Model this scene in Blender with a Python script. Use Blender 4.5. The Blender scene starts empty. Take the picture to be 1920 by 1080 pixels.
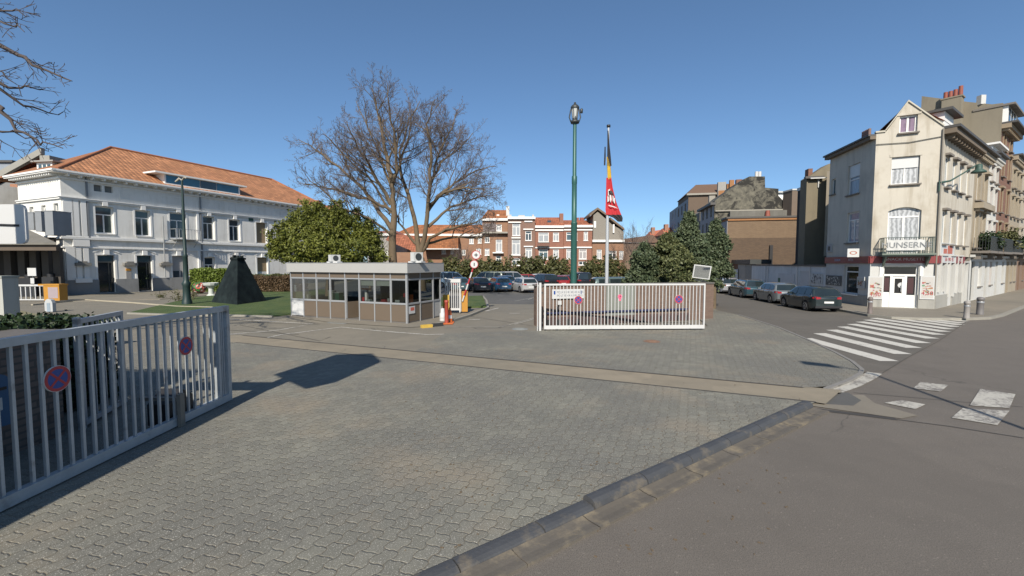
import bpy, math, random
from mathutils import Vector, Matrix
R=math.radians
sc=bpy.context.scene
COL=sc.collection
# ---------------- camera ----------------
F=815.0; H=2.85; TH=math.atan(46/815)
cam=bpy.data.cameras.new('camera'); cam.sensor_width=36; cam.lens=36*F/1920; cam.clip_end=3000; cam.clip_start=0.05
co=bpy.data.objects.new('camera',cam); COL.objects.link(co)
co.location=(0,0,H); co.rotation_euler=(math.pi/2-TH,0,0); sc.camera=co
# ---------------- light ----------------
SEL=R(36); SAZ=R(7)      # elevation; shadows run towards azimuth 8 deg right of +Y
w=bpy.data.worlds.new('World'); sc.world=w; w.use_nodes=True
nt=w.node_tree; bg=nt.nodes['Background']
sky=nt.nodes.new('ShaderNodeTexSky'); sky.sky_type='NISHITA'; sky.sun_disc=False
sky.sun_elevation=SEL; sky.sun_rotation=math.pi+SAZ; sky.air_density=.7; sky.dust_density=.5; sky.ozone_density=4
gm=nt.nodes.new('ShaderNodeGamma'); gm.inputs[1].default_value=.84; nt.links.new(sky.outputs[0],gm.inputs[0])
tn=nt.nodes.new('ShaderNodeMix'); tn.data_type='RGBA'; tn.blend_type='MULTIPLY'; tn.inputs[0].default_value=1; tn.inputs[7].default_value=(.91,1.09,1.17,1)
nt.links.new(gm.outputs[0],tn.inputs[6]); nt.links.new(tn.outputs[2],bg.inputs[0]); bg.inputs[1].default_value=0.114
sl=bpy.data.lights.new('sun','SUN'); sl.energy=4.9; sl.angle=R(0.55); sl.color=(1,.925,.81)
so=bpy.data.objects.new('sun',sl); COL.objects.link(so)
sd=Vector((math.sin(SAZ)*math.cos(SEL),math.cos(SAZ)*math.cos(SEL),-math.sin(SEL)))
so.rotation_euler=sd.to_track_quat('-Z','Y').to_euler()
sc.view_settings.view_transform='Standard'; sc.view_settings.look='None'; sc.view_settings.exposure=0.42; sc.view_settings.gamma=1
sc.render.engine='CYCLES'
# ---------------- geometry helpers ----------------
def ray(px,py):
    a=(px-960)/F; b=(540-py)/F
    return Vector((a,math.cos(TH)+b*math.sin(TH),-math.sin(TH)+b*math.cos(TH)))
def G(px,py,z=0.0):
    r=ray(px,py); t=(z-H)/r.z; return Vector((r.x*t,r.y*t,z))
def at(px,py,Y):
    r=ray(px,py); t=Y/r.y; return Vector((r.x*t,Y,H+r.z*t))
def hz(py,Y): return H+Y*ray(960,py).z/ray(960,py).y
ORG=Vector((0,0,0))
class MB:
    def __init__(s): s.v=[]; s.f=[]; s.m=[]; s.sm=[]
    def add(s,vs,fs,m=0,smooth=False):
        b=len(s.v); s.v+= [tuple(p) for p in vs]
        for f in fs: s.f.append(tuple(b+i for i in f)); s.m.append(m); s.sm.append(smooth)
    def box(s,x0,x1,y0,y1,z0,z1,m=0):
        s.add([(x,y,z) for z in (z0,z1) for y in (y0,y1) for x in (x0,x1)],[(0,2,3,1),(4,5,7,6),(0,1,5,4),(2,6,7,3),(0,4,6,2),(1,3,7,5)],m)
    def rbox(s,c,sx,sy,sz,rz=0,m=0):   # c = centre of base
        cz,sn=math.cos(rz),math.sin(rz); vs=[]
        for z in (0,sz):
            for y in (-sy/2,sy/2):
                for x in (-sx/2,sx/2): vs.append((c[0]+x*cz-y*sn,c[1]+x*sn+y*cz,c[2]+z))
        s.add(vs,[(0,2,3,1),(4,5,7,6),(0,1,5,4),(2,6,7,3),(0,4,6,2),(1,3,7,5)],m)
    def cyl(s,p0,p1,r0,r1=None,n=12,m=0,cap=True,smooth=True):
        if r1 is None: r1=r0
        p0=Vector(p0);p1=Vector(p1); d=(p1-p0).normalized()
        a=d.orthogonal().normalized(); b=d.cross(a)
        vs=[]
        for p,r in ((p0,r0),(p1,r1)):
            for i in range(n):
                t=2*math.pi*i/n; vs.append(p+a*(r*math.cos(t))+b*(r*math.sin(t)))
        s.add(vs,[(i,(i+1)%n,n+(i+1)%n,n+i) for i in range(n)],m,smooth)
        if cap: s.add(vs,[tuple(range(n))[::-1],tuple(range(n,2*n))],m)
    def tube(s,pts,rs,n=5,m=0):
        pts=[Vector(p) for p in pts]; vs=[]; fs=[]
        d=(pts[1]-pts[0]).normalized(); a=d.orthogonal().normalized()
        for i,p in enumerate(pts):
            if i<len(pts)-1: d=(pts[i+1]-pts[i]).normalized()
            a=(a-d*a.dot(d)).normalized(); b=d.cross(a); r=rs[i]
            for k in range(n):
                t=2*math.pi*k/n; vs.append(p+a*(r*math.cos(t))+b*(r*math.sin(t)))
        for i in range(len(pts)-1):
            for k in range(n): fs.append((i*n+k,i*n+(k+1)%n,(i+1)*n+(k+1)%n,(i+1)*n+k))
        s.add(vs,fs,m,True)
    def prism(s,poly,z0,z1,m=0):
        n=len(poly); vs=[(p[0],p[1],z0) for p in poly]+[(p[0],p[1],z1) for p in poly]
        s.add(vs,[tuple(range(n))[::-1],tuple(range(n,2*n))]+[(i,(i+1)%n,n+(i+1)%n,n+i) for i in range(n)],m)
    def lathe(s,c,prof,n=16,m=0,axis='z',smooth=True):
        vs=[];k=len(prof)
        for i in range(n):
            t=2*math.pi*i/n
            for r,z in prof: vs.append((c[0]+r*math.cos(t),c[1]+r*math.sin(t),c[2]+z))
        fs=[(i*k+j,((i+1)%n)*k+j,((i+1)%n)*k+j+1,i*k+j+1) for i in range(n) for j in range(k-1)]
        s.add(vs,fs,m,smooth)
    def poly(s,pts,m=0): s.add(pts,[tuple(range(len(pts)))],m)
    def build(s,name,mats,parent=None,origin=None):
        o=ORG if origin is None else Vector(origin)
        me=bpy.data.meshes.new(name)
        me.from_pydata([(a[0]-o.x,a[1]-o.y,a[2]-o.z) for a in s.v],[],s.f)
        if not isinstance(mats,(list,tuple)): mats=[mats]
        for m in mats: me.materials.append(m)
        me.polygons.foreach_set('material_index',s.m); me.polygons.foreach_set('use_smooth',s.sm)
        me.update()
        ob=bpy.data.objects.new(name,me); COL.objects.link(ob)
        if parent is not None: ob.parent=parent
        elif o.length>0: ob.location=o
        return ob
def tag(o,label=None,cat=None,group=None,kind=None):
    if label: o['label']=label
    if cat: o['category']=cat
    if group: o['group']=group
    if kind: o['kind']=kind
    return o
def thing(name,label,cat,loc,group=None,rz=0):
    global ORG
    o=bpy.data.objects.new(name,None); COL.objects.link(o); o.location=loc; o.rotation_euler=(0,0,rz); o.empty_display_size=.3
    ORG=Vector(loc); return tag(o,label,cat,group)
def done():
    global ORG
    ORG=Vector((0,0,0))
def single(mb,name,mats,label,cat,origin,group=None):
    return tag(mb.build(name,mats,None,origin),label,cat,group)
def struct(mb,name,mats): 
    return tag(mb.build(name,mats),kind='structure')
def copy_tree(o,parent=None):
    c=o.copy(); COL.objects.link(c); c.parent=parent
    for ch in list(o.children): copy_tree(ch,c)
    return c
# vertical plane frame: origin A, direction d, outward normal n
class Fr:
    def __init__(s,A,d,flip=False,z0=0):
        s.A=Vector((A[0],A[1],0)); s.d=Vector((d[0],d[1],0)).normalized()
        s.n=Vector((s.d.y,-s.d.x,0)); 
        if flip: s.n=-s.n
    def p(s,u,z,o=0): q=s.A+s.d*u+s.n*o; return Vector((q.x,q.y,z))
    def uz(s,px,py):
        r=ray(px,py); # solve t*r.xy = A + d*u
        t=s.A.dot(s.n)/(Vector((r.x,r.y,0)).dot(s.n)); q=Vector((r.x*t,r.y*t,0))
        return (q-s.A).dot(s.d), H+r.z*t
    def u(s,px): return s.uz(px,494)[0]
    def box(s,mb,u0,u1,z0,z1,o0,o1,m=0):
        vs=[s.p(u,z,o) for z in (z0,z1) for o in (o0,o1) for u in (u0,u1)]
        mb.add(vs,[(0,2,3,1),(4,5,7,6),(0,1,5,4),(2,6,7,3),(0,4,6,2),(1,3,7,5)],m)
    def rect(s,px0,py0,px1,py1):
        u0,za=s.uz(px0,py0); u1,zb=s.uz(px1,py1); um=(px0+px1)/2
        z1=s.uz(um,py0)[1]; z0=s.uz(um,py1)[1]
        return (min(u0,u1),max(u0,u1),z0,z1)
    def quad(s,mb,u0,u1,z0,z1,o,m=0): mb.add([s.p(u0,z0,o),s.p(u1,z0,o),s.p(u1,z1,o),s.p(u0,z1,o)],[(0,1,2,3)],m)
def wall(mb,fr,u0,u1,z0,z1,ops,rev=.18,m=0,mr=None,o=0):
    us=sorted({u0,u1}|{q[0] for q in ops}|{q[1] for q in ops}); zs=sorted({z0,z1}|{q[2] for q in ops}|{q[3] for q in ops})
    us=[u for u in us if u0-1e-6<=u<=u1+1e-6]; zs=[z for z in zs if z0-1e-6<=z<=z1+1e-6]
    for i in range(len(us)-1):
        for j in range(len(zs)-1):
            uc=(us[i]+us[i+1])/2; zc=(zs[j]+zs[j+1])/2
            if any(q[0]<uc<q[1] and q[2]<zc<q[3] for q in ops): continue
            fr.quad(mb,us[i],us[i+1],zs[j],zs[j+1],o,m)
    mr=m if mr is None else mr
    for a,b,c,d in [q[:4] for q in ops]:
        P=lambda u,z,oo: fr.p(u,z,o+oo)
        mb.add([P(a,c,0),P(a,d,0),P(a,d,-rev),P(a,c,-rev)],[(0,1,2,3)],mr)
        mb.add([P(b,c,0),P(b,d,0),P(b,d,-rev),P(b,c,-rev)],[(0,1,2,3)],mr)
        mb.add([P(a,d,0),P(b,d,0),P(b,d,-rev),P(a,d,-rev)],[(0,1,2,3)],mr)
        mb.add([P(a,c,0),P(b,c,0),P(b,c,-rev),P(a,c,-rev)],[(0,1,2,3)],mr)
def shell(mb,fr,u0,u1,z0,z1,dep,m=0,sides=(1,1),top=True,o=0):
    # back, ends and top of a building behind the facade
    P=fr.p
    if sides[0]: mb.add([P(u0,z0,o),P(u0,z1,o),P(u0,z1,-dep),P(u0,z0,-dep)],[(0,1,2,3)],m)
    if sides[1]: mb.add([P(u1,z0,o),P(u1,z1,o),P(u1,z1,-dep),P(u1,z0,-dep)],[(0,1,2,3)],m)
    mb.add([P(u0,z0,-dep),P(u1,z0,-dep),P(u1,z1,-dep),P(u0,z1,-dep)],[(0,1,2,3)],m)
    if top: mb.add([P(u0,z1,o),P(u1,z1,o),P(u1,z1,-dep),P(u0,z1,-dep)],[(0,1,2,3)],m)
def window(parent,fr,op,frm,pane,rev=.16,fw=.06,vb=1,hb=(0.72,),sill=None,name='window',label=None,blind=None,bh=.3,o=0,sd=.12):
    a,b,c,d=op[:4]; mb=MB(); q=o-rev
    B=lambda x0,x1,z0,z1,t0=0,t1=.05: fr.box(mb,x0,x1,z0,z1,q+t0,q+t1)
    B(a,a+fw,c,d); B(b-fw,b,c,d); B(a+fw,b-fw,c,c+fw); B(a+fw,b-fw,d-fw,d)
    zt=d-fw
    if hb:
        for h in hb:
            zz=c+(d-c)*h; B(a+fw,b-fw,zz-fw*.5,zz+fw*.5,0,.045); zt=min(zt,zz-fw*.5)
    for k in range(vb):
        u=a+(b-a)*(k+1)/(vb+1); B(u-fw*.55,u+fw*.55,c+fw,zt,0,.043)
    w=mb.build(name,frm,parent)
    if label: w['label']=label
    g=MB(); fr.quad(g,a+.01,b-.01,c+.01,d-.01,q+.015); g.build('pane',pane,w)
    if blind:
        g=MB(); fr.box(g,a+.02,b-.02,d-(d-c)*bh,d-.01,q+.055,q+.08); g.build('roller_blind',blind,w)
    if sill:
        g=MB(); fr.box(g,a-.08,b+.08,c-.09,c-.002,q+.02,o+sd); g.build('sill',sill,w)
    return w
# ---------------- material helpers ----------------
class NT:
    def __init__(s,name):
        s.m=bpy.data.materials.new(name); s.m.use_nodes=True; s.t=s.m.node_tree; s.b=s.t.nodes['Principled BSDF']; s.x=-200
    def n(s,ty,**k):
        q=s.t.nodes.new(ty); s.x-=30; q.location=(s.x,0)
        for a,b in k.items(): setattr(q,a,b)
        return q
    def L(s,a,b): s.t.links.new(a,b)
    def M(s,op,a,b=None,c=None,clamp=False):
        q=s.n('ShaderNodeMath',operation=op); q.use_clamp=clamp
        for i,v in enumerate((a,b,c)):
            if v is None: continue
            if isinstance(v,(int,float)): q.inputs[i].default_value=v
            else: s.L(v,q.inputs[i])
        return q.outputs[0]
    def noise(s,scale,detail=3,vec=None,rough=.55,dist=0):
        q=s.n('ShaderNodeTexNoise'); q.inputs['Scale'].default_value=scale; q.inputs['Detail'].default_value=detail; q.inputs['Roughness'].default_value=rough; q.inputs['Distortion'].default_value=dist
        s.L(vec if vec is not None else s.pos(),q.inputs['Vector']); return q.outputs['Fac']
    def pos(s):
        if not hasattr(s,'_p'): s._p=s.n('ShaderNodeTexCoord').outputs['Object']
        return s._p
    def wpos(s):
        if not hasattr(s,'_w'): s._w=s.n('ShaderNodeNewGeometry').outputs['Position']
        return s._w
    def dot(s,v,vec=None):
        q=s.n('ShaderNodeVectorMath',operation='DOT_PRODUCT'); s.L(vec or s.wpos(),q.inputs[0]); q.inputs[1].default_value=v; return q.outputs['Value']
    def ramp(s,fac,a,b):   # linear map a..b -> 0..1 clamp
        q=s.n('ShaderNodeMapRange'); q.clamp=True; s.L(fac,q.inputs[0]); q.inputs[1].default_value=a; q.inputs[2].default_value=b; return q.outputs[0]
    def mix(s,fac,a,b,mode='MIX'):
        q=s.n('ShaderNodeMix',data_type='RGBA',blend_type=mode)
        for k,v in ((0,fac),(6,a),(7,b)):
            if isinstance(v,(int,float)): q.inputs[k].default_value=v
            elif isinstance(v,(tuple,list)): q.inputs[k].default_value=(v[0],v[1],v[2],1)
            else: s.L(v,q.inputs[k])
        return q.outputs[2]
    def comb(s,x,y,z=0):
        q=s.n('ShaderNodeCombineXYZ')
        for i,v in enumerate((x,y,z)):
            if isinstance(v,(int,float)): q.inputs[i].default_value=v
            else: s.L(v,q.inputs[i])
        return q.outputs[0]
    def bump(s,h,st=.3,d=.01):
        q=s.n('ShaderNodeBump'); q.inputs['Strength'].default_value=st; q.inputs['Distance'].default_value=d; s.L(h,q.inputs['Height']); s.L(q.outputs[0],s.b.inputs['Normal'])
    def out(s,col,rough=.7,metal=0,spec=None):
        if isinstance(col,(tuple,list)): s.b.inputs['Base Color'].default_value=(col[0],col[1],col[2],1)
        else: s.L(col,s.b.inputs['Base Color'])
        if isinstance(rough,(int,float)): s.b.inputs['Roughness'].default_value=rough
        else: s.L(rough,s.b.inputs['Roughness'])
        s.b.inputs['Metallic'].default_value=metal
        if spec is not None: s.b.inputs['Specular IOR Level'].default_value=spec
        return s.m
def scl(c,k): return tuple(min(1,x*k) for x in c)
_mc={}
def mat(name,c,rough=.7,var=.18,sc_=1.5,metal=0,bump=0,fine=25,spec=None,dirt=None,dsc=.5,dth=(.5,.75)):
    if name in _mc: return _mc[name]
    t=NT(name); n1=t.noise(sc_,4); n2=t.noise(fine,3)
    col=t.mix(n1,scl(c,1-var),scl(c,1+var)); col=t.mix(t.M('MULTIPLY',n2,.5),col,scl(c,1-var*1.3))
    if dirt: 
        dn=t.ramp(t.noise(dsc,6,rough=.65),*dth); col=t.mix(dn,col,dirt)
    if bump: t.bump(n2,bump,.01)
    _mc[name]=t.out(col,rough,metal,spec); return _mc[name]
def streaky(name,c,dirt,amt=.6,rough=.8,sc_=1.2,bump=.15):
    if name in _mc: return _mc[name]
    t=NT(name)
    q=t.n('ShaderNodeMapping'); q.inputs['Scale'].default_value=(1,1,.12); t.L(t.wpos(),q.inputs[0])
    s1=t.ramp(t.noise(2.2,5,q.outputs[0],.65),.5,.8); n1=t.noise(sc_,5,t.wpos(),.6); n3=t.ramp(t.noise(.45,5,t.wpos(),.65),.5,.72); n2=t.noise(30,3,t.wpos())
    col=t.mix(n1,scl(c,.9),scl(c,1.08)); col=t.mix(t.M('MULTIPLY',s1,amt),col,dirt); col=t.mix(t.M('MULTIPLY',n3,amt*.7),col,dirt)
    t.bump(n2,bump,.01); _mc[name]=t.out(col,rough); return _mc[name]
def brick(name,c1,c2,mortar,d=(1,0),rough=.85,bs=1.0,dirt=None,ms=.012):
    if name in _mc: return _mc[name]
    t=NT(name); u=t.dot((d[0],d[1],0)); z=t.dot((0,0,1))
    q=t.n('ShaderNodeTexBrick'); t.L(t.comb(u,z),q.inputs['Vector']); q.inputs['Scale'].default_value=1
    q.inputs['Brick Width'].default_value=.22*bs; q.inputs['Row Height'].default_value=.075*bs; q.inputs['Mortar Size'].default_value=ms*bs; q.inputs['Bias'].default_value=0
    for i,cc in ((1,c1),(2,c2),(3,mortar)): q.inputs[i].default_value=(*cc,1)
    n=t.noise(.8,5,t.wpos(),.6); col=t.mix(n,scl(c1,.55),q.outputs[0]) if dirt is None else t.mix(t.ramp(n,.45,.7),q.outputs[0],dirt)
    col=t.mix(.65,col,q.outputs[0]) if dirt is None else col
    t.bump(t.M('SUBTRACT',1,q.outputs['Fac']),.35,.01)
    _mc[name]=t.out(col,rough); return _mc[name]
def tiles(name,c,d,pitch=.24,rough=.75,rowh=.18):
    t=NT(name); u=t.dot((d[0],d[1],0)); z=t.dot((0,0,1))
    wv=t.M('ABSOLUTE',t.M('SINE',t.M('MULTIPLY',u,math.pi/pitch)))
    rf=t.M('FRACT',t.M('DIVIDE',z,rowh)); ci=t.n('ShaderNodeTexWhiteNoise',noise_dimensions='2D')
    t.L(t.comb(t.M('FLOOR',t.M('DIVIDE',u,pitch)),t.M('FLOOR',t.M('DIVIDE',z,rowh))),ci.inputs[0])
    col=t.mix(ci.outputs[0],scl(c,.72),scl(c,1.2)); n=t.noise(.6,5,t.wpos(),.6); col=t.mix(t.ramp(n,.45,.8),col,scl(c,.62))
    col=t.mix(t.ramp(rf,.18,0),col,scl(c,.3)); col=t.mix(t.ramp(wv,.22,0),col,scl(c,.35))
    t.bump(t.M('ADD',wv,rf),.7,.05); return t.out(col,rough)
def glassy(name,c=(.02,.025,.03),rough=.06,var=0.5,spec=.8):
    t=NT(name); n=t.noise(.9,2,t.wpos()); col=t.mix(n,scl(c,1-var),scl(c,1+var)); return t.out(col,rough,0,spec)
def clear(name,tint=(.8,.85,.83),refl=.14):
    t=NT(name); t.t.nodes.remove(t.b); o=t.t.nodes['Material Output']
    tr=t.n('ShaderNodeBsdfTransparent'); tr.inputs[0].default_value=(*tint,1); gl=t.n('ShaderNodeBsdfGlossy'); gl.inputs['Roughness'].default_value=.03
    lw=t.n('ShaderNodeLayerWeight'); lw.inputs[0].default_value=.25
    f=t.M('ADD',t.M('MULTIPLY',lw.outputs['Fresnel'],.4),refl*.4,clamp=True); mx=t.n('ShaderNodeMixShader'); t.L(f,mx.inputs[0]); t.L(tr.outputs[0],mx.inputs[1]); t.L(gl.outputs[0],mx.inputs[2]); t.L(mx.outputs[0],o.inputs[0]); return t.m
def curtain(name,c=(.62,.62,.6),d=(1,0),fold=.09):
    t=NT(name); u=t.dot((d[0],d[1],0)); n=t.noise(3,2,t.wpos())
    wv=t.M('SINE',t.M('ADD',t.M('MULTIPLY',u,2*math.pi/fold),t.M('MULTIPLY',n,9))); col=t.mix(t.ramp(wv,-1,1),scl(c,.5),c); t.b.inputs['Coat Weight'].default_value=.6; t.b.inputs['Coat Roughness'].default_value=.04
    return t.out(col,.6)
def paint(name,c,metal=.3,rough=.3):
    if name in _mc: return _mc[name]
    t=NT(name); t.b.inputs['Coat Weight'].default_value=1; t.b.inputs['Coat Roughness'].default_value=.05
    n=t.noise(3,4); n2=t.noise(.8,3)
    _mc[name]=t.out(t.mix(n2,scl(c,.9),scl(c,1.08)),t.M('ADD',t.M('MULTIPLY',n,.15),rough-.07),metal); return _mc[name]
def leaf(name,c1,c2,rough=.55):
    t=NT(name); g=t.n('ShaderNodeNewGeometry'); n=t.noise(.9,3,t.wpos())
    col=t.mix(g.outputs['Random Per Island'],c1,c2); col=t.mix(t.M('MULTIPLY',t.ramp(n,.4,.7),.5),col,scl(c2,1.25))
    t.b.inputs['Transmission Weight'].default_value=0; return t.out(col,rough,0,.3)
E1=Vector((.385,.923,0)).normalized(); E2=Vector((.923,-.385,0)).normalized()   # site axes: away-right and right-near
SR=Vector((.2,.98,0)).normalized()          # side street, going away
SM=Vector((.82,.574,0)).normalized()        # main street, to the right
# ----- ground materials -----
def paver_mat():
    t=NT('interlocking pavers'); u=t.dot(tuple(E1)); v=t.dot(tuple(E2)); Hh=.17; Lw=.21
    wob=t.noise(1.1,2,t.wpos()); v=t.M('ADD',v,t.M('MULTIPLY',wob,.09)); u=t.M('ADD',u,t.M('MULTIPLY',wob,.07))
    def zig(x,per,amp):      # rounded trapezoid zig-zag like an interlocking stone
        s=t.M('SINE',t.M('MULTIPLY',x,2*math.pi/per)); s=t.M('MULTIPLY',s,1.5); q=t.M('MINIMUM',t.M('MAXIMUM',s,-1),1); return t.M('MULTIPLY',q,amp)
    v1=t.M('ADD',v,zig(u,Lw,.016)); row=t.M('FLOOR',t.M('DIVIDE',v1,Hh)); fv=t.M('FRACT',t.M('DIVIDE',v1,Hh))
    u1=t.M('ADD',t.M('ADD',u,t.M('MULTIPLY',t.M('MODULO',t.M('ADD',row,400),2),Lw*.5)),zig(v1,Hh,.007))
    cl=t.M('FLOOR',t.M('DIVIDE',u1,Lw)); fu=t.M('FRACT',t.M('DIVIDE',u1,Lw))
    dv=t.M('MULTIPLY',t.M('SUBTRACT',.5,t.M('ABSOLUTE',t.M('SUBTRACT',fv,.5))),Hh); du=t.M('MULTIPLY',t.M('SUBTRACT',.5,t.M('ABSOLUTE',t.M('SUBTRACT',fu,.5))),Lw)
    dd=t.M('MINIMUM',dv,du); wn=t.n('ShaderNodeTexWhiteNoise',noise_dimensions='2D'); t.L(t.comb(cl,row),wn.inputs[0])
    big=t.noise(.33,6,t.wpos(),.62); fine=t.noise(75,4,t.wpos(),.7); mid=t.noise(2.4,5,t.wpos(),.6); sand=t.ramp(t.noise(.42,5,t.dotvec((3.1,7.7,0)),.6),.52,.70)
    c=t.mix(wn.outputs[0],(.172,.168,.136),(.248,.240,.194)); c=t.mix(t.M('MULTIPLY',t.ramp(big,.60,.42),.75),c,(.135,.132,.118))
    c=t.mix(t.M('MULTIPLY',sand,.75),c,(.29,.235,.165)); c=t.mix(t.M('MULTIPLY',t.ramp(mid,.5,.8),.5),c,(.14,.135,.125))
    c=t.mix(t.M('MULTIPLY',t.ramp(fine,.40,.58),.62),c,(.08,.077,.066)); c=t.mix(t.M('MULTIPLY',t.ramp(fine,.55,.68),.85),c,(.55,.53,.47))
    jn=t.noise(5,3,t.wpos()); jm=t.ramp(t.M('ADD',dd,t.M('MULTIPLY',t.M('SUBTRACT',fine,.5),.006)),.0065,.002)
    c=t.mix(t.M('MULTIPLY',jm,t.ramp(jn,.25,.6)),c,t.mix(jn,(.095,.085,.066),(.18,.15,.108)))
    oil=t.ramp(t.noise(.9,4,t.dotvec((9.,2.,0)),.6),.69,.78); c=t.mix(t.M('MULTIPLY',oil,.45),c,(.07,.065,.055))
    dk=t.ramp(t.noise(.22,5,t.dotvec((1.,5.,0)),.7),.56,.68); c=t.mix(t.M('MULTIPLY',dk,.35),c,(.11,.115,.105))
    t.bump(t.M('ADD',t.M('MULTIPLY',t.ramp(dd,0,.014),1.2),t.M('ADD',t.M('MULTIPLY',fine,.22),t.M('MULTIPLY',wn.outputs[0],.25))),0.6,.010)
    return t.out(c,.85,0,.3)
def _dv(s,off):
    q=s.n('ShaderNodeVectorMath',operation='ADD'); s.L(s.wpos(),q.inputs[0]); q.inputs[1].default_value=off; return q.outputs[0]
NT.dotvec=_dv
def asphalt_mat(name,c,warm,crack=.5,seed=0.,spk=.4):
    t=NT(name); P=t.dotvec((seed,seed*1.7,0)); big=t.noise(.16,6,P,.6); mid=t.noise(1.3,6,P,.65); fine=t.noise(85,4,t.wpos(),.7); sp=t.noise(26,4,t.wpos(),.75)
    col=t.mix(t.ramp(big,.35,.68),c,warm); col=t.mix(t.M('MULTIPLY',t.ramp(mid,.42,.75),.45),col,scl(c,.72))
    col=t.mix(t.M('MULTIPLY',t.ramp(fine,.45,.65),spk),col,scl(c,.5)); col=t.mix(t.M('MULTIPLY',t.ramp(sp,.6,.75),spk*.9),col,scl(warm,1.8))
    vo=t.n('ShaderNodeTexVoronoi',feature='DISTANCE_TO_EDGE'); vo.inputs['Scale'].default_value=.17
    q=t.n('ShaderNodeMapping'); q.inputs['Location'].default_value=(seed,2,0); vm=t.n('ShaderNodeVectorMath',operation='ADD'); nn=t.n('ShaderNodeTexNoise'); nn.inputs['Scale'].default_value=.9; nn.inputs['Detail'].default_value=5; t.L(t.wpos(),nn.inputs[0])
    t.L(t.wpos(),q.inputs[0]); t.L(q.outputs[0],vm.inputs[0]); t.L(nn.outputs['Color'],vm.inputs[1]); t.L(vm.outputs[0],vo.inputs['Vector'])
    pt=t.ramp(t.noise(.4,3,P,.45),.58,.59); col=t.mix(t.M('MULTIPLY',pt,.22),col,scl(c,.7))
    ck=t.M('MULTIPLY',t.ramp(vo.outputs[0],.004,.001),t.ramp(t.noise(.35,3,P),.5,.65)); col=t.mix(t.M('MULTIPLY',ck,crack),col,(.03,.028,.026))
    t.bump(t.M('ADD',fine,t.M('MULTIPLY',sp,.8)),.45,.008); return t.out(col,.8,0,.35)
PAV=paver_mat()
ASR=asphalt_mat('road asphalt',(.148,.131,.112),(.172,.150,.126),.45,3.,.95)
ASC=asphalt_mat('worn compound asphalt',(.185,.170,.138),(.225,.200,.155),1,11.)
ASP=asphalt_mat('car park asphalt',(.10,.098,.092),(.135,.13,.12),.6,7.)
ASW=asphalt_mat('side street asphalt',(.115,.105,.09),(.14,.125,.105),.5,21.,.5)
SIDE=asphalt_mat('pavement slabs',(.20,.18,.145),(.24,.21,.165),.4,31.)
TAN=asphalt_mat('sandy concrete strip',(.205,.182,.138),(.29,.245,.178),.4,5.,.25)
def paintmark(name,wear,c=(.50,.48,.43)):
    t=NT(name); n=t.noise(14,5,t.wpos(),.7); n2=t.noise(1.6,4,t.wpos()); k=t.ramp(t.M('ADD',t.M('MULTIPLY',n,.6),t.M('MULTIPLY',n2,.4)),wear-.05,wear+.06)
    return t.out(t.mix(k,c,(.17,.155,.14)),.7)
WHT=paintmark('white road paint',.60); WHW=paintmark('worn white road paint',.515,(.42,.40,.35))
KRB=mat('blue stone kerb',(.062,.064,.068),.6,.3,3,dirt=(.15,.125,.09),dsc=3.5,dth=(.52,.75),bump=.4)
KRC=mat('concrete kerb',(.25,.235,.20),.8,.2,3,bump=.2)
GUT=mat('gutter concrete',(.12,.105,.085),.75,.3,2,dirt=(.22,.18,.12),dsc=3,dth=(.5,.7),bump=.3)
GRS=None
def grass_mat():
    t=NT('mown lawn'); a=t.noise(.8,6,t.wpos(),.65); b=t.noise(60,3,t.wpos()); c=t.mix(t.ramp(a,.35,.7),(.045,.085,.018),(.10,.13,.035)); c=t.mix(t.M('MULTIPLY',t.ramp(b,.4,.65),.6),c,(.02,.035,.008)); t.bump(b,.8,.03); return t.out(c,.9)
GRS=grass_mat()
# ---------------- ground ----------------
def sheet(name,pts,z,m,th=None):
    mb=MB()
    if th: mb.prism([(p[0],p[1]) for p in pts],z-th,z)
    else: mb.poly([(p[0],p[1],z) for p in pts])
    return struct(mb,name,m)
mb=MB(); mb.poly([(-900,-300,-.03),(900,-300,-.03),(900,1600,-.03),(-900,1600,-.03)]); struct(mb,'ground',mat('distant ground',(.17,.17,.15),.9))
K0=G(830,1080); K1=G(1515,764); KD=(K1-K0).normalized(); KN=Vector((KD.y,-KD.x,0))   # KN points to the road
Kb=K0-KD*14
TB0=Vector((6.15,8.65,0)); TBd=-E2                       # lower edge of the sandy strip runs along -E2
TBl=TB0+TBd*19; TW=1.12
P1=TB0+E1*TW; P1l=TBl+E1*TW
sheet('road',[(-60,-60),(80,-60),(80,62),(11,14),(7,9.6),(K1.x,K1.y),(Kb.x,Kb.y)],0,ASR)
sheet('side_street',[(9.1,11.2),G(1665,695)[:2],G(1720,660)[:2],G(1770,630)[:2],G(1812,603)[:2],(19.6,22.2),(19.3,27),(40,130),(32,131),(12.1,24.5),(11.9,19.2),(10.7,15.3),(9.8,12.4)],.006,ASW)
sheet('courtyard',[(K1.x-.2,K1.y+.2),(12,23.6),(33,131),(-70,131),(-90,20),(-30,4),(-12,-8),(Kb.x,Kb.y)],.010,ASC)
sheet('car_park',[(-9,29.5),(-2.2,30.5),(10.8,29),(25,95),(-30,95),(-22,48),(-12,38)],.014,ASP)
sheet('paved_forecourt',[(Kb.x,Kb.y),(K1.x,K1.y),(TB0.x,TB0.y),(TBl.x,TBl.y),(-13,8),(-13,-8)],.05,PAV)
sheet('sandy_strip',[tuple(TB0),tuple(G(1548,757,.046)),tuple(G(1578,731,.046)),tuple(P1l),tuple(TBl)],.046,TAN)
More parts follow.
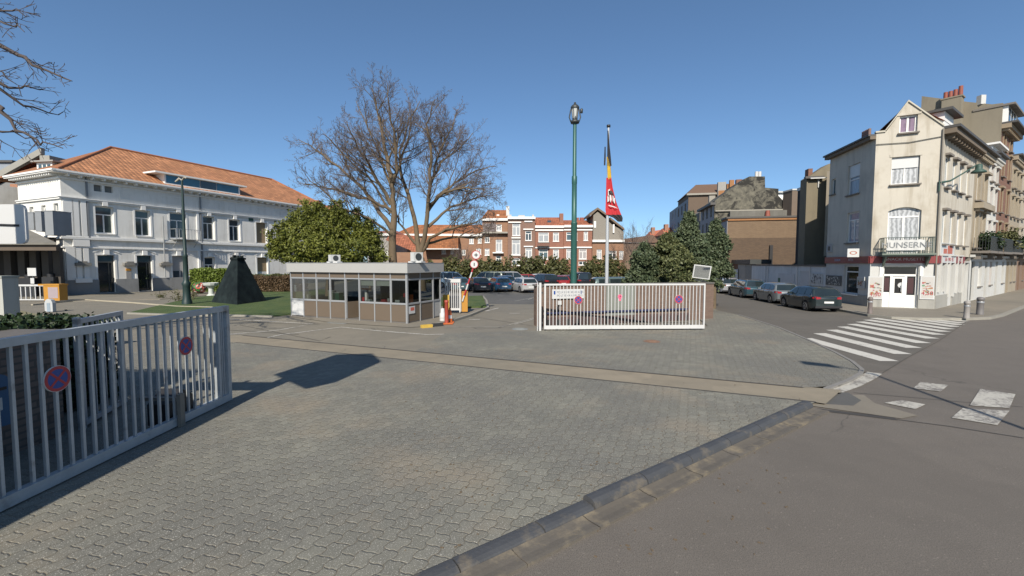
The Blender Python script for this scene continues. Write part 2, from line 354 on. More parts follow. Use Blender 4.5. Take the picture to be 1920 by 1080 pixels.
rp=[tuple(P1)[:2],G(1575,727)[:2],G(1612,706)[:2],G(1618,696)[:2],G(1600,681)[:2],G(1565,662)[:2],G(1530,646)[:2],G(1460,616)[:2],G(1385,592)[:2],(12.3,26),(10.6,26),(8.8,19.4),(1.0,18.0),tuple(P1-E2*11.5+E1*3.5)[:2],tuple(P1-E2*10.5)[:2]]
sheet('paved_corner',rp,.05,PAV)
# dark seams along the strip
mb=MB(); fr=Fr(TB0,TBd); 
for o_,w_,L_ in ((0,.03,17.3),(TW,.035,18.5)):
    a=TB0+E1*(o_-w_); b=TB0+E1*(o_+w_); mb.poly([(a.x,a.y,.055),(b.x,b.y,.055),tuple((b+TBd*L_)[:2])+(.055,),tuple((a+TBd*L_)[:2])+(.055,)])
struct(mb,'joint_line',mat('dark joint',(.06,.055,.05),.8))
# kerbs of the forecourt : rounded blue stones + gutter
mb=MB(); rnd=random.Random(4)
def kerbpiece(mb,a,b,wd,h,off,base=0):
    prof=[(-wd/2,0),(-wd/2,h*.75),(-wd*.36,h*.95),(-wd*.12,h),(wd*.2,h*.93),(wd*.42,h*.7),(wd/2,h*.3),(wd/2,0)]
    n=len(prof); vs=[]
    for q in (a,b):
        for o,z in prof: r_=q+KN*(o+off); vs.append((r_.x,r_.y,base+z))
    mb.add(vs,[(i,i+1,n+i+1,n+i) for i in range(n-1)]+[tuple(range(n)),tuple(range(n,2*n))])
tot=(K1-Kb).length; s0=0
raised=(G(1092,948)-Kb).dot(KD)
while s0<tot-.1:
    L_=1.0+rnd.uniform(-.04,.04)
    if s0<raised<s0+L_: L_=raised-s0+.02
    if s0+L_>tot-.25: L_=tot-s0
    hgt=.07 if s0<raised-.05 else .13
    kerbpiece(mb,Kb+KD*(s0+.008),Kb+KD*(s0+L_-.008),.2,hgt+rnd.uniform(-.004,.004),.0+rnd.uniform(-.006,.006)); s0+=L_
struct(mb,'kerb',KRB)
mb=MB()
s0=0
while s0<tot:
    L_=min(.98,tot-s0); a=Kb+KD*(s0+.006); b=Kb+KD*(s0+L_-.004)
    pr=[(.10,.035),(.16,.026),(.24,.022),(.32,.03),(.36,.03)]
    vs=[]
    for q in (a,b):
        for o,z in pr: r_=q+KN*o; vs.append((r_.x,r_.y,z))
    n=len(pr); mb.add(vs,[(i,i+1,n+i+1,n+i) for i in range(n-1)],smooth=False); mb.add([(*(a+KN*.36)[:2],.0),(*(b+KN*.36)[:2],0),(*(b+KN*.36)[:2],.03),(*(a+KN*.36)[:2],.03)],[(0,1,2,3)]); s0+=L_
struct(mb,'gutter',GUT)
def strip(name,pts,wd,z,m,h=None):     # ribbon or low kerb along a polyline
    mb=MB(); P=[Vector((p[0],p[1],0)) for p in pts]; Ls=[];Rs=[]
    for i,p in enumerate(P):
        d=(P[min(i+1,len(P)-1)]-P[max(i-1,0)]).normalized(); n=Vector((-d.y,d.x,0)); Ls.append(p+n*wd/2); Rs.append(p-n*wd/2)
    for i in range(len(P)-1):
        if h: mb.prism([tuple(Rs[i])[:2],tuple(Rs[i+1])[:2],tuple(Ls[i+1])[:2],tuple(Ls[i])[:2]],z,z+h)
        else: mb.poly([(*Rs[i][:2],z),(*Rs[i+1][:2],z),(*Ls[i+1][:2],z),(*Ls[i][:2],z)])
    return struct(mb,name,m)
strip('paving_kerb',[G(1548,733),G(1590,717),G(1613,704),G(1616,696),G(1598,681),G(1565,663),G(1530,646),G(1460,616),G(1385,592)],.10,.01,mat('grey kerb stone',(.2,.19,.175),.8,.2,4),.055)
strip('dropped_kerb',[G(1557,737),G(1600,722),G(1628,708),G(1640,700)],.30,.016,WHW)
strip('tar_line',[G(1515,766),G(1580,774),G(1680,786)],.16,.008,mat('fresh tar',(.055,.05,.045),.75,.3,4))
strip('tar_line',[G(1680,787),G(1780,800),G(1920,822)],.025,.009,mat('fresh tar',(.055,.05,.045)))
strip('tar_line',[G(1600,737),G(1700,745),G(1800,754),G(1920,764)],.018,.012,mat('fresh tar',(.055,.05,.045)))
strip('tar_line',[G(1650,703),G(1700,672),G(1760,640),G(1812,604)],.02,.012,mat('fresh tar',(.055,.05,.045)))
mb=MB(); mb.poly([(*G(1530,738)[:2],.016),(*G(1590,737)[:2],.016),(*G(1615,752)[:2],.016),(*G(1600,762)[:2],.016),(*G(1520,757)[:2],.016)]); struct(mb,'asphalt_patch',ASP)
mb=MB(); mb.poly([(*G(1520,762)[:2],.014),(*G(1545,740)[:2],.014),(*G(1620,742)[:2],.014),(*G(1640,757)[:2],.014),(*G(1720,780)[:2],.014),(*G(1690,786)[:2],.014)]); struct(mb,'concrete_patch',SIDE)
# zebra crossing
Zx=lambda q:(1480+q[0]/4.1545,560+q[1]/4.1545)
le=[(75,310),(185,270),(285,243),(370,218),(445,198),(512,180),(570,165),(620,151),(670,138),(745,133),(945,150),(1080,152)]
ri=[(705,485),(815,430),(905,382),(985,345),(1060,310),(1118,280),(1165,257),(1205,237),(1255,219),(1290,204),(1320,191),(1358,178)]
mb=MB()
for i in range(12):
    a=G(*Zx(le[i]),.012); b=G(*Zx(ri[i]),.012); d=(b-a).normalized(); n=Vector((-d.y,d.x,0)); 
    w_=.54; a2=a+n*w_+d*-.1; b2=b+n*w_
    k=4; A=[a.lerp(b,j/k) for j in range(k+1)]; B=[a2.lerp(b2,j/k) for j in range(k+1)]
    for j in range(k): mb.poly([A[j],A[j+1],B[j+1],B[j]])
struct(mb,'zebra_crossing',WHT)
mb=MB()
for q in ([(1726,716),(1778,722),(1764,734),(1712,728)],[(1690,750),(1735,758),(1716,767),(1658,755)],[(1838,729),(1904,739),(1893,765),(1818,760)],[(1805,765),(1893,770),(1870,797),(1784,783)]):
    mb.poly([G(x,y,.014) for x,y in q])
struct(mb,'crossing_remains',WHW)
# white lines in the courtyard
for q,wd in (([(400,597),(586,608),(520,620),(430,628)],.1),([(440,646),(530,628),(640,614),(720,622),(800,628),(900,626),(1018,621)],.1),([(240,575),(330,583),(400,590),(470,593),(512,594)],.0),
             ([(250,640),(330,632),(480,624)],.08),([(255,665),(350,652),(430,644)],.08),([(835,614),(940,614),(1004,596)],.07),([(965,609),(1004,598)],.08),([(910,584),(935,578)],.12),([(880,600),(900,600)],.14),([(955,588),(975,588)],.12),([(965,565),(1003,558)],.09),([(1003,558),(990,562)],.09)):
    if wd: strip('white_line',[G(*p) for p in q],wd,.02 if wd==.1 else .023,WHW if wd<.1 else paintmark('line paint',.53,(.55,.53,.48)))
for q in ([(420,600),(520,607),(600,609)],[(400,618),(470,622),(560,628)],[(700,570),(860,590),(1000,612)],[(450,610),(600,640),(620,632)],[(900,640),(960,628),(1010,630)]):
    strip('asphalt_seam',[G(*p) for p in q],.03,.018,mat('fresh tar',(.055,.05,.045)))
# covers
def manhole(px,py,rx,ry,m,label):
    c=G(px,py,.055 if px>1100 else .012); mb=MB(); mb.lathe((c.x,c.y,c.z),[(0,.012),(rx*.8,.012),(rx*.82,.004),(rx*.9,.004),(rx*.92,.012),(rx,.012),(rx+.03,0)],24)
    for k in range(-3,4):
        mb.box(c.x-rx*.6,c.x+rx*.6,c.y+k*rx*.18-.01,c.y+k*rx*.18+.01,c.z+.0125,c.z+.017)
    single(mb,'manhole_cover',m,label,'manhole cover',c)
manhole(1222,640,.27,.2,mat('rusty iron',(.2,.12,.08),.7,.3,6),'round rusty brown manhole cover in the block paving before the white gate')
manhole(975,617,.32,.2,mat('worn iron',(.22,.23,.22),.5,.3,6),'pale grey oval manhole cover in the driveway beside the gate post')
c=G(638,605,.014); mb=MB(); mb.rbox((c.x,c.y,c.z),1.1,.6,.012,-.39)
for k in range(6): 
    q=c+E2*(-.45+.18*k); mb.rbox((q.x,q.y,c.z+.012),.03,.5,.006,-.39)
single(mb,'drain_grate',mat('worn iron',(.22,.23,.22)),'rectangular iron grate in the ground before the kiosk door','drain grate',c)
# lawns
lawn=[G(345,592),G(430,592),G(511,594.5),G(546,590.5),(-14,34),(-20,47),(-25,45),(-26.5,36),G(240,588)]
sheet('lawn',lawn,.06,GRS,.05)
strip('lawn_kerb',[G(240,589),G(345,593),G(430,593),G(511,595.5)],.12,.01,KRC,.09)
sheet('grass_island',[G(868,579),G(912,577.5),G(905,557),(-5.2,36),(-7.5,31)],.13,GRS,.12)
strip('island_kerb',[G(806,614),G(845,605),G(880,594),G(915,579.5),G(912,566),G(905,557)],.15,.01,KRC,.12)
sheet('kiosk_apron',[G(540,594),G(625,606),G(765,615),G(806,613),G(845,603.5),G(880,592),G(914,579),(-7.5,30),(-13,27)],.03,SIDE)
mb=MB(); a=G(800,615);
for i,c_ in enumerate((0,1)):
    p=G((800,820)[i],(614.5,612)[i]); mb.rbox((p.x,p.y,.0),.5,.2,.14,.6,m=i)
struct(mb,'kerb_end',[mat('yellow paint',(.55,.36,.06),.6,.25,5),mat('black paint',(.03,.03,.03),.6)])
sheet('left_path',[G(130,566),G(300,562),G(420,552),(-24,46),(-30,60),(-36,60)],.05,SIDE,.04)
strip('left_path_kerb',[G(60,573),G(160,563.5),G(250,569),G(330,576),G(400,578)],.12,.02,mat('painted kerb',(.36,.32,.24),.8,.2,3),.08)
sheet('dry_grass_bank',[(-30,26),(-20,20),(-13.5,14),(-12,9),(-18,8),(-32,16)],.12,mat('dry grass',(.2,.18,.10),.95,.3,2,fine=60,bump=.6),.1)
# far pavement of corner building
sw=[(14,80),(30.5,92),(19.65,40),(19.2,27),(18.9,23.6),(19.4,22.2),(20.4,21.75),(22.6,21.75),(24,22.0),(26,23.2)]
kb=[Vector((36.5,131,0)),Vector((19.6,25.6,0)),Vector((19.15,23.2,0)),Vector((19.5,22.2,0)),Vector((20.6,21.75,0)),Vector((22.6,21.7,0)),Vector((24.4,22.1,0)),Vector((26.4,23.3,0)),Vector((26.4,23.3,0))+SM*60]
C0=G(1628,578.5); B0=G(1751,583)
mb=MB(); mb.prism([tuple(k[:2]) for k in kb]+[(90,75),(60,140)],-.02,.12); struct(mb,'pavement',SIDE)
strip('pavement_kerb',kb,.14,-.01,KRC,.138)
mb=MB(); p=G(1878,589); mb.rbox((p.x,p.y,.002),.35,.14,.08,.6); struct(mb,'kerb_fragment',WHW)
# ---------------- common object materials ----------------
GRY_=mat('roof edge grey',(.3,.3,.29),.6)
GALV=mat('galvanised steel',(.40,.43,.45),.42,.22,6,.3,dirt=(.16,.15,.14),dsc=2.5,dth=(.58,.75))
WSTL=mat('white painted steel',(.50,.50,.49),.45,.10,3,dirt=(.26,.23,.18),dsc=3,dth=(.62,.8))
ALU=mat('aluminium',(.36,.365,.37),.4,.08,4,.4)
DKM=mat('dark metal',(.05,.055,.055),.5,.2,4,.3)
BLK=mat('black plastic',(.02,.02,.022),.5)
RED=mat('sign red',(.36,.03,.04),.4,.08); BLU=mat('sign blue',(.02,.06,.24),.4,.08); PWH=mat('sign white',(.5,.5,.49),.4,.05)
def text(s,size,fr_p,xdir,m,name,parent,ext=.002,align='CENTER',zdir=Vector((0,0,1)),shear=0):
    cu=bpy.data.curves.new(name,'FONT'); cu.body=s; cu.size=size; cu.extrude=ext; cu.align_x=align; cu.align_y='CENTER'; cu.shear=shear
    o=bpy.data.objects.new(name+'_c',cu); me=bpy.data.meshes.new_from_object(o); bpy.data.objects.remove(o)
    me.name=name; me.materials.clear(); me.materials.append(m)
    xd=Vector(xdir).normalized(); zd=Vector(zdir).normalized(); nd=xd.cross(zd)
    for v in me.vertices: q=v.co; v.co=Vector(fr_p)-ORG+xd*q.x+zd*q.y+nd*q.z
    o=bpy.data.objects.new(name,me); COL.objects.link(o); o.parent=parent; return o
def disc_sign(fr,u,z,r,o,parent,name='no_stopping_sign',k=1):
    # round blue sign with red rim and red cross
    def ring(mb,r0,r1,oo,m,n=32,a0=0,a1=2*math.pi):
        vs=[]
        for i in range(n+1):
            t=a0+(a1-a0)*i/n
            for q in (r0,r1): vs.append(fr.p(u+q*math.cos(t),z+q*math.sin(t),oo))
        mb.add(vs,[(2*i,2*i+1,2*i+3,2*i+2) for i in range(n)],m)
    mb=MB(); ring(mb,0,r,o,0); ring(mb,r*.97,r,o+.001,3); ring(mb,r*.74,r*.97,o+.002,1); ring(mb,0,r*.74,o+.0015,2)
    for a in (math.pi/4,3*math.pi/4):
        c,s=math.cos(a),math.sin(a); h=r*.085; L=r*.76
        mb.add([fr.p(u+x*c-y*s,z+x*s+y*c,o+.003+(a>1)*.0005) for x,y in ((-L,-h),(L,-h),(L,h),(-L,h))],[(0,1,2,3)],1)
    vs=[]; n=32
    for i in range(n):
        t=2*math.pi*i/n
        for oo in (o-.02,o): vs.append(fr.p(u+r*math.cos(t),z+r*math.sin(t),oo))
    mb.add(vs,[(2*i,2*i+1,(2*i+3)%(2*n),(2*i+2)%(2*n)) for i in range(n)],3)
    return mb.build(name,[DKM,RED,BLU,PWH],parent)
# ---------------- right sliding gate ----------------
g0=G(1020,622,.0); g1=G(1320,620.5,.0); gf=Fr(g0,(g1-g0))
GZ=.05; L=(g1-g0).length
T=thing('sliding_gate','white barred sliding gate standing open in front of the brown brick wall','gate',g0)
fm=MB(); 
for a,b,c,d in ((0,L,GZ+.06,GZ+.21),(0,L,1.94,2.01),(0,.07,GZ+.21,1.94),(L-.055,L,GZ+.21,1.94)): gf.box(fm,a,b,c,d,-.04,.04)
fm.build('frame',WSTL,T)
bm=MB(); n=46
for i in range(1,n): 
    u=.09+(L-.16)*i/n; gf.box(bm,u-.013,u+.013,GZ+.21,1.94,-.018,.018)
bm.build('bars',WSTL,T)
wh=MB()
for u in (L*.33,L*.92,L*.08): p=gf.p(u,.07,0); wh.cyl(p-gf.n*.03,p+gf.n*.03,.06,n=14)
wh.build('roller',DKM,T)
for px,py,r in ((1084,562.5,.175),(1272,561,.18)):
    u,z=gf.uz(px,py); s=disc_sign(gf,u,z,r,.05,T)
u,z=gf.uz(1162,556); mb=MB()
for i in range(20):
    t=2*math.pi*i/20; t2=2*math.pi*(i+1)/20
    mb.add([gf.p(u,z,.03),gf.p(u+.09*math.cos(t),z+.09*math.sin(t),.03),gf.p(u+.09*math.cos(t2),z+.09*math.sin(t2),.03)],[(0,1,2)],0)
gf.box(mb,u-.015,u+.03,z-.03,z+.05,.031,.034,1); gf.box(mb,u-.04,u+.04,z-.18,z-.06,.02,.03,0); mb.build('sticker',[mat('pink sticker',(.7,.12,.22),.5),BLK],T)
done()
T=thing('gate_post','white steel double post with rollers at the left end of the open white gate','post',G(1012,622))
mb=MB(); 
for px,w_ in ((1013,.09),(1008,.03)):
    u=gf.u(px); gf.box(mb,u-w_/2,u+w_/2,.05,2.05,-.06-.02*(px>1015),.06)
u=gf.u(1010); gf.box(mb,u-.02,u+.02,.05,1.95,-.3,-.24)
mb.build('post',WSTL,T); mb=MB(); u=gf.u(1018)
for z in (1.85,1.6,.35): gf.box(mb,u-.10,u+.0,z,z+.06,-.05,.03)
mb.build('guide_roller',DKM,T); done()
# ---------------- brown brick wall behind the gate ----------------
w0=G(1005,612); w1=G(1337,599); wf=Fr(w0,(w1-w0)); WL=(w1-w0).length
WBR=brick('brown wall tiles',(.135,.088,.066),(.17,.112,.083),(.115,.09,.072),wf.d,.75,1.3,ms=.006)
T=thing('brick_wall','low brown brick wall with grey coping behind the white gate','wall',w0)
mb=MB(); wf.box(mb,0,WL,0,1.83,-.32,0); mb.build('wall_body',WBR,T)
mb=MB(); k=6
for i in range(k): wf.box(mb,WL*i/k+.004-(.06 if i==0 else 0),WL*(i+1)/k-.004,1.832,1.90,-.38,.05)
mb.build('coping',mat('grey coping stone',(.12,.11,.10),.8,.25,2),T)
mb=MB(); uA=wf.u(1137); wf.box(mb,uA,uA+1.5,.35,1.81,.004,.03); mb.build('render_panel',mat('grey render',(.19,.20,.175),.85,.2,2),T)
mb=MB(); wf.box(mb,.5,WL-1.5,.0,.38,.004,.10); mb.build('plinth',mat('dark plinth tiles',(.09,.055,.05),.7,.3,6),T)
mb=MB(); wf.box(mb,.4,WL-1.6,.56,.63,.012,.12); mb.build('guide_rail',mat('dark blue steel',(.03,.035,.09),.4),T)
mb=MB()
for i in range(16): 
    u=.5+(WL-2.2)*i/15; wf.box(mb,u,u+.07,.0,.30,.102,.16)
mb.build('rail_bracket',DKM,T); done()
bd=thing('information_board','white information board with small lettering on the wall behind the gate bars','sign',wf.p(1,1.5,0))
mb=MB(); a,b,c,d=wf.rect(1034,542,1093,559.5); wf.box(mb,a,b,c,d,.06,.085); mb.build('panel',PWH,bd)
text('POLICE DE BRUXELLES',.13,wf.p((a+b)/2+.1,c+(d-c)*.68,.088),wf.d,mat('sign grey',(.12,.14,.18),.6),'lettering',bd)
text('POLITIE VAN BRUSSEL',.13,wf.p((a+b)/2+.1,c+(d-c)*.32,.088),wf.d,mat('sign grey',(.12,.14,.18),.6),'lettering',bd)
mb=MB(); wf.box(mb,a+.08,a+.16,c+.2,c+.36,.086,.09); wf.box(mb,b-.18,b-.1,c+.2,c+.36,.086,.09); mb.build('emblem',BLU,bd); done()
T=thing('intercom','small white intercom box on the wall left end behind the gate','intercom',wf.p(.9,1.2,.05))
mb=MB(); u,z=wf.uz(1048,567); wf.box(mb,u-.08,u+.08,z-.1,z+.08,.01,.12); mb.build('housing',PWH,T); mb=MB(); wf.box(mb,u-.1,u-.02,z-.5,z-.18,.01,.06); mb.build('cable_box',BLK,T); done()
# mirror on the wall end
T=thing('traffic_mirror','rectangular white framed traffic mirror above the right end of the brown wall','mirror',wf.p(WL-.5,1.9,-.2))
cx=wf.p(WL-.62,0,-.15); mfr=Fr(cx,(Vector((.96,-.28,0))))
tl=R(-7)
def mp(u,v,o): return Vector((*(mfr.A+mfr.d*u+mfr.n*o)[:2],2.42))+Vector((0,0,1))*v*1.0
def slab(mb,u0,u1,v0,v1,o0,o1,m=0):
    c_,s_=math.cos(tl),math.sin(tl); vs=[]
    for v in (v0,v1):
        for o in (o0,o1):
            for u in (u0,u1): uu=u*c_-v*s_; vv=u*s_+v*c_; vs.append(mp(uu,vv,o+vv*.12))
    mb.add(vs,[(0,2,3,1),(4,5,7,6),(0,1,5,4),(2,6,7,3),(0,4,6,2),(1,3,7,5)],m)
mb=MB(); slab(mb,-.41,.41,-.34,.34,-.05,0); mb.build('frame',PWH,T)
mb=MB(); slab(mb,-.36,.36,-.29,.29,.001,.008); t_=NT('mirror glass'); mb.build('mirror_face',t_.out((.75,.78,.8),.04,1),T)
mb=MB(); mb.cyl(mp(0,-.55,-.1),mp(0,.1,-.1),.035); slab(mb,-.3,.3,-.47,-.41,-.1,-.04); mb.build('bracket',DKM,T); done()
# ---------------- left gate ----------------
LX=-5.78; y1=G(433,755).y
lf=Fr((LX,-1.5),(0,1)); LL=y1+1.5     # normal = +x
T=thing('sliding_gate','grey barred sliding gate in the left foreground with round no stopping signs','gate',(LX,-1.5,0))
fm=MB()
for a,b,c,d in ((0,LL,.07,.21),(0,LL,1.90,2.0),(LL-.09,LL,.21,1.90),(LL-.36,LL-.30,.21,1.90),(0,.09,.21,1.9)): lf.box(fm,a,b,c,d,-.05,.05)
fm.build('frame',GALV,T)
bm=MB(); u=LL-.5
while u>.2: lf.box(bm,u-.018,u+.018,.21,1.90,-.018,.018); u-=.158
for u in (LL-.21,LL-.15): lf.box(bm,u-.012,u+.012,.21,1.90,-.012,.012)
bm.build('bars',GALV,T)
for px,py in ((104,710),(345.5,648.5)):
    u,z=lf.uz(px,py); disc_sign(lf,u,z,.165,.03,T)
done()
T=thing('gate_motor','black motor housing with a steel post behind the grey gate bottom rail','gate motor',(LX-.3,6.6,0))
mb=MB(); y_=G(300,800).y
vs=[(LX-.5,y_-.1),(LX-.12,y_-.1),(LX-.12,y_+.5),(LX-.5,y_+.5)]
mb.prism(vs,.05,.42); mb.add([(LX-.5,y_-.1,.422),(LX-.12,y_-.1,.422),(LX-.12,y_+.2,.62),(LX-.5,y_+.2,.62),(LX-.12,y_+.5,.422),(LX-.5,y_+.5,.422)],[(0,1,2,3),(3,2,4,5),(1,4,2),(0,3,5)])
mb.build('housing',BLK,T); mb=MB(); mb.box(LX+.06,LX+.12,y_-.16,y_-.06,.05,.62); mb.box(LX-.6,LX+.06,y_-.14,y_-.08,.5,.56); mb.build('bracket',mat('worn steel',(.16,.15,.13),.6,.3,5),T); done()
a=G(152,812); b=G(228,767); sf=Fr(a,(b-a)); SL=(b-a).length+.15
T=thing('pedestrian_gate','short grey barred gate leaf standing behind the long grey gate','gate',a)
fm=MB()
for q in ((0,SL,.1,.18),(0,SL,1.84,1.92),(0,.1,.0,1.95),(SL-.08,SL,.18,1.84)): sf.box(fm,*q,-.035,.035)
fm.build('frame',GALV,T); bm=MB()
for i in range(1,9): u=SL*i/9; sf.box(bm,u-.014,u+.014,.18,1.84,-.014,.014)
bm.build('bars',GALV,T); done()
# left wall, hedge, mailbox
T=thing('brick_wall','dark brown brick wall in shade behind the grey gate at the far left','wall',(-7.9,7.0,0))
mb=MB(); mb.box(-8.15,-7.35,3.7,7.0,0,1.72); mb.build('wall_body',brick('dark tile bricks',(.14,.10,.08),(.2,.15,.12),(.09,.08,.07),(0,1),.8,1.4),T)
mb=MB(); mb.box(-8.2,-7.3,3.7,7.05,1.722,1.78); mb.build('coping',mat('grey coping stone',(.2,.19,.17)),T); done()
T=thing('mailbox','blue rounded mailbox mounted on the shaded wall behind the grey gate','mailbox',(-7.2,6.3,1))
mb=MB(); y_=5.55; 
prof=[(y_,.62),(y_+.42,.62),(y_+.42,1.2)]+[(y_+.21+.21*math.cos(t),1.2+.16*math.sin(t)) for t in [math.pi*i/8 for i in range(1,8)]]+[(y_,1.2)]
n=len(prof); vs=[(-7.345,p[0],p[1]) for p in prof]+[(-6.98,p[0],p[1]) for p in prof]; mb.add(vs,[tuple(range(n))[::-1],tuple(range(n,2*n))]+[(i,(i+1)%n,n+(i+1)%n,n+i) for i in range(n)]); mb.build('body',mat('faded blue paint',(.03,.10,.20),.5,.2,4),T)
mb=MB(); mb.box(-6.979,-6.97,y_+.06,y_+.36,1.12,1.16); mb.build('slot',BLK,T); mb=MB(); mb.box(-6.979,-6.973,y_+.1,y_+.3,.85,1.02); mb.build('label_plate',PWH,T); done()
# added unseen block outside the frame on the left, shaped to shade the gate
T=thing('added_shade_block','low flat roofed brown building beside the long grey gate outside the left edge','building',(-7.8,2,0))
mb=MB(); mb.box(-9.6,-6.02,-2.6,3.55,0,3.15); mb.build('wall',brick('shade block bricks',(.14,.10,.08),(.2,.15,.12),(.09,.08,.07),(1,0),.85,1.4),T)
mb=MB(); mb.box(-9.75,-5.95,-2.75,3.65,3.155,3.4); mb.build('roof',GRY_,T); mb=MB(); mb.box(-8.2,-7.2,3.56,3.6,.05,2.1); mb.build('door',DKM,T); done()
# concrete post
p=G(6,494+1e-3+60); p=at(8,560,12.2)
T=thing('concrete_post','grey weathered concrete pillar with moss at the left picture edge','pillar',(p.x,p.y,0))
mb=MB(); mb.box(p.x-.35,p.x+.2,p.y-.2,p.y+.2,0,hz(521,12.2)); mb.build('shaft',streaky('mossy concrete',(.36,.36,.33),(.14,.15,.09),.6),T)
mb=MB(); mb.box(p.x-.37,p.x+.22,p.y-.22,p.y+.22,hz(521,12.2)+.002,hz(521,12.2)+.06); mb.build('cap',streaky('mossy concrete cap',(.26,.27,.24),(.12,.13,.08),.6),T); done()
# road sign off to the left (its lower panel enters the picture); upper panel is an added shadow caster
T=thing('direction_sign','white rounded sign panel hanging in from the left picture edge','sign',(-6.3,5.3,0))
mb=MB(); x0,x1,z0,z1=-8.2,at(48,420,5.3).x,hz(457,5.3),hz(383,5.3); r=.06
pts=[(x0,z0),(x1-r,z0),(x1-.3*r,z0+.3*r),(x1,z0+r),(x1,z1-r),(x1-.3*r,z1-.3*r),(x1-r,z1),(x0,z1)]
n=len(pts); vs=[(a,5.3,b) for a,b in pts]+[(a,5.33,b) for a,b in pts]; mb.add(vs,[tuple(range(n)),tuple(range(n,2*n))[::-1]]+[(i,(i+1)%n,n+(i+1)%n,n+i) for i in range(n)]); mb.build('panel',PWH,T)
mb=MB(); pts=[(sx-(sy-3.7)*math.tan(SAZ),(sy-3.7)/math.cos(SAZ)*math.tan(SEL)) for sx,sy in ((-6.0,10.9),(-5.4,13.3),(-4.36,13.5),(-3.72,12.35),(-4.15,10.2),(-4.6,9.65))]
n=len(pts); vs=[(a,3.68,b) for a,b in pts]+[(a,3.71,b) for a,b in pts]; mb.add(vs,[tuple(range(n)),tuple(range(n,2*n))[::-1]]+[(i,(i+1)%n,n+(i+1)%n,n+i) for i in range(n)]); mb.build('upper_panel',PWH,T)  # added unseen panel, outline traced back from the ground shadow it casts
mb=MB(); mb.cyl((-6.9,5.38,0),(-6.9,5.38,3.6),.05); mb.cyl((-6.15,3.75,0),(-6.15,3.75,4.9),.06); mb.build('post',GALV,T)
mb=MB(); mb.cyl((x1-.38,5.295,z0+.23),(x1-.08,5.295,z0+.22),.014,n=8); mb.build('arrow_bar',BLK,T); done()
# street lamp behind the viewer on the right, throwing the long thin shadow
_t=math.tan(SEL); bx_,by_=9.3-math.sin(SAZ)*8/_t,11.1-math.cos(SAZ)*8/_t; hx_,hy_=8.52-math.sin(SAZ)*8.5/_t,11.9-math.cos(SAZ)*8.5/_t
T=thing('street_lamp','tall thin street lamp whose shadow crosses the faded crossing stripes','street lamp',(bx_,by_,0))
mb=MB(); mb.tube([(bx_,by_,0),(bx_,by_,4),(bx_,by_,8)],[.075,.06,.045],10); mb.tube([(bx_,by_,7.9),((bx_+hx_)/2,(by_+hy_)/2,8.4),(hx_,hy_,8.5)],[.04,.035,.03],8); mb.build('pole',DKM,T)
mb=MB(); mb.add([(hx_+p_[0],hy_+p_[1],p_[2]) for p_ in ((.35,-.3,8.44),(.35,.1,8.44),(-.3,.45,8.5),(-.4,.1,8.5),(.3,-.25,8.6),(.3,.05,8.6),(-.25,.35,8.66),(-.3,.1,8.66))],[(0,1,2,3),(4,7,6,5),(0,4,5,1),(1,5,6,2),(2,6,7,3),(3,7,4,0)]); mb.build('lamp_head',DKM,T); done()
# ---------------- green lamp post ----------------
GRN=mat('green painted iron',(.025,.095,.08),.45,.15,3,.1)
p=at(1075.5,530,21.3); x,y=p.x,p.y; zt=hz(232,y)
T=thing('street_lamp','tall green iron lamp post with an old style lantern','street lamp',(x,y,0))
mb=MB(); z1=hz(345,y); z2=hz(420,y)
mb.lathe((x,y,0),[(.2,0),(.2,.5),(.17,.6),(.155,.7),(.15,z2),(.16,z2+.02),(.16,z2+.06),(.125,z2+.08),(.12,z1),(.13,z1+.03),(.13,z1+.35),(.095,z1+.4),(.085,zt)],20); mb.build('pole',GRN,T)
mb=MB()
for s_ in (-1,1):
    mb.tube([(x,y,zt),(x+s_*.2,y,zt+.1),(x+s_*.27,y,zt+.3),(x+s_*.2,y,zt+.66),(x+s_*.12,y,zt+.78)],[.03]*5,6)
    mb.tube([(x,y,zt),(x,y+s_*.2,zt+.1),(x,y+s_*.2,zt+.3)],[.025]*3,6)
mb.lathe((x,y,zt),[(0,-.02),(.2,.02),(.23,.12),(.12,.16),(0,.16)],12); mb.build('bracket',DKM,T)
mb=MB(); mb.lathe((x,y,zt),[(.10,.25),(.17,.74)],6,smooth=False); mb.build('lantern_glass',mat('frosted lamp glass',(.42,.43,.42),.3,.1),T)
mb=MB(); mb.lathe((x,y,zt),[(.2,.72),(.21,.78),(.15,.86),(.06,.92),(.05,1.0),(0,1.02)],10); mb.lathe((x,y,zt),[(.12,.17),(.13,.25),(.0,.25)],10)
for i in range(6):
    t=2*math.pi*i/6; mb.cyl((x+.112*math.cos(t),y+.112*math.sin(t),zt+.24),(x+.175*math.cos(t),y+.175*math.sin(t),zt+.74),.014,n=6)
mb.lathe((x+.3,y-.1,zt+.45),[(0,0),(.06,.02),(.07,.2),(0,.25)],8)
mb.build('lantern_frame',DKM,T); done()
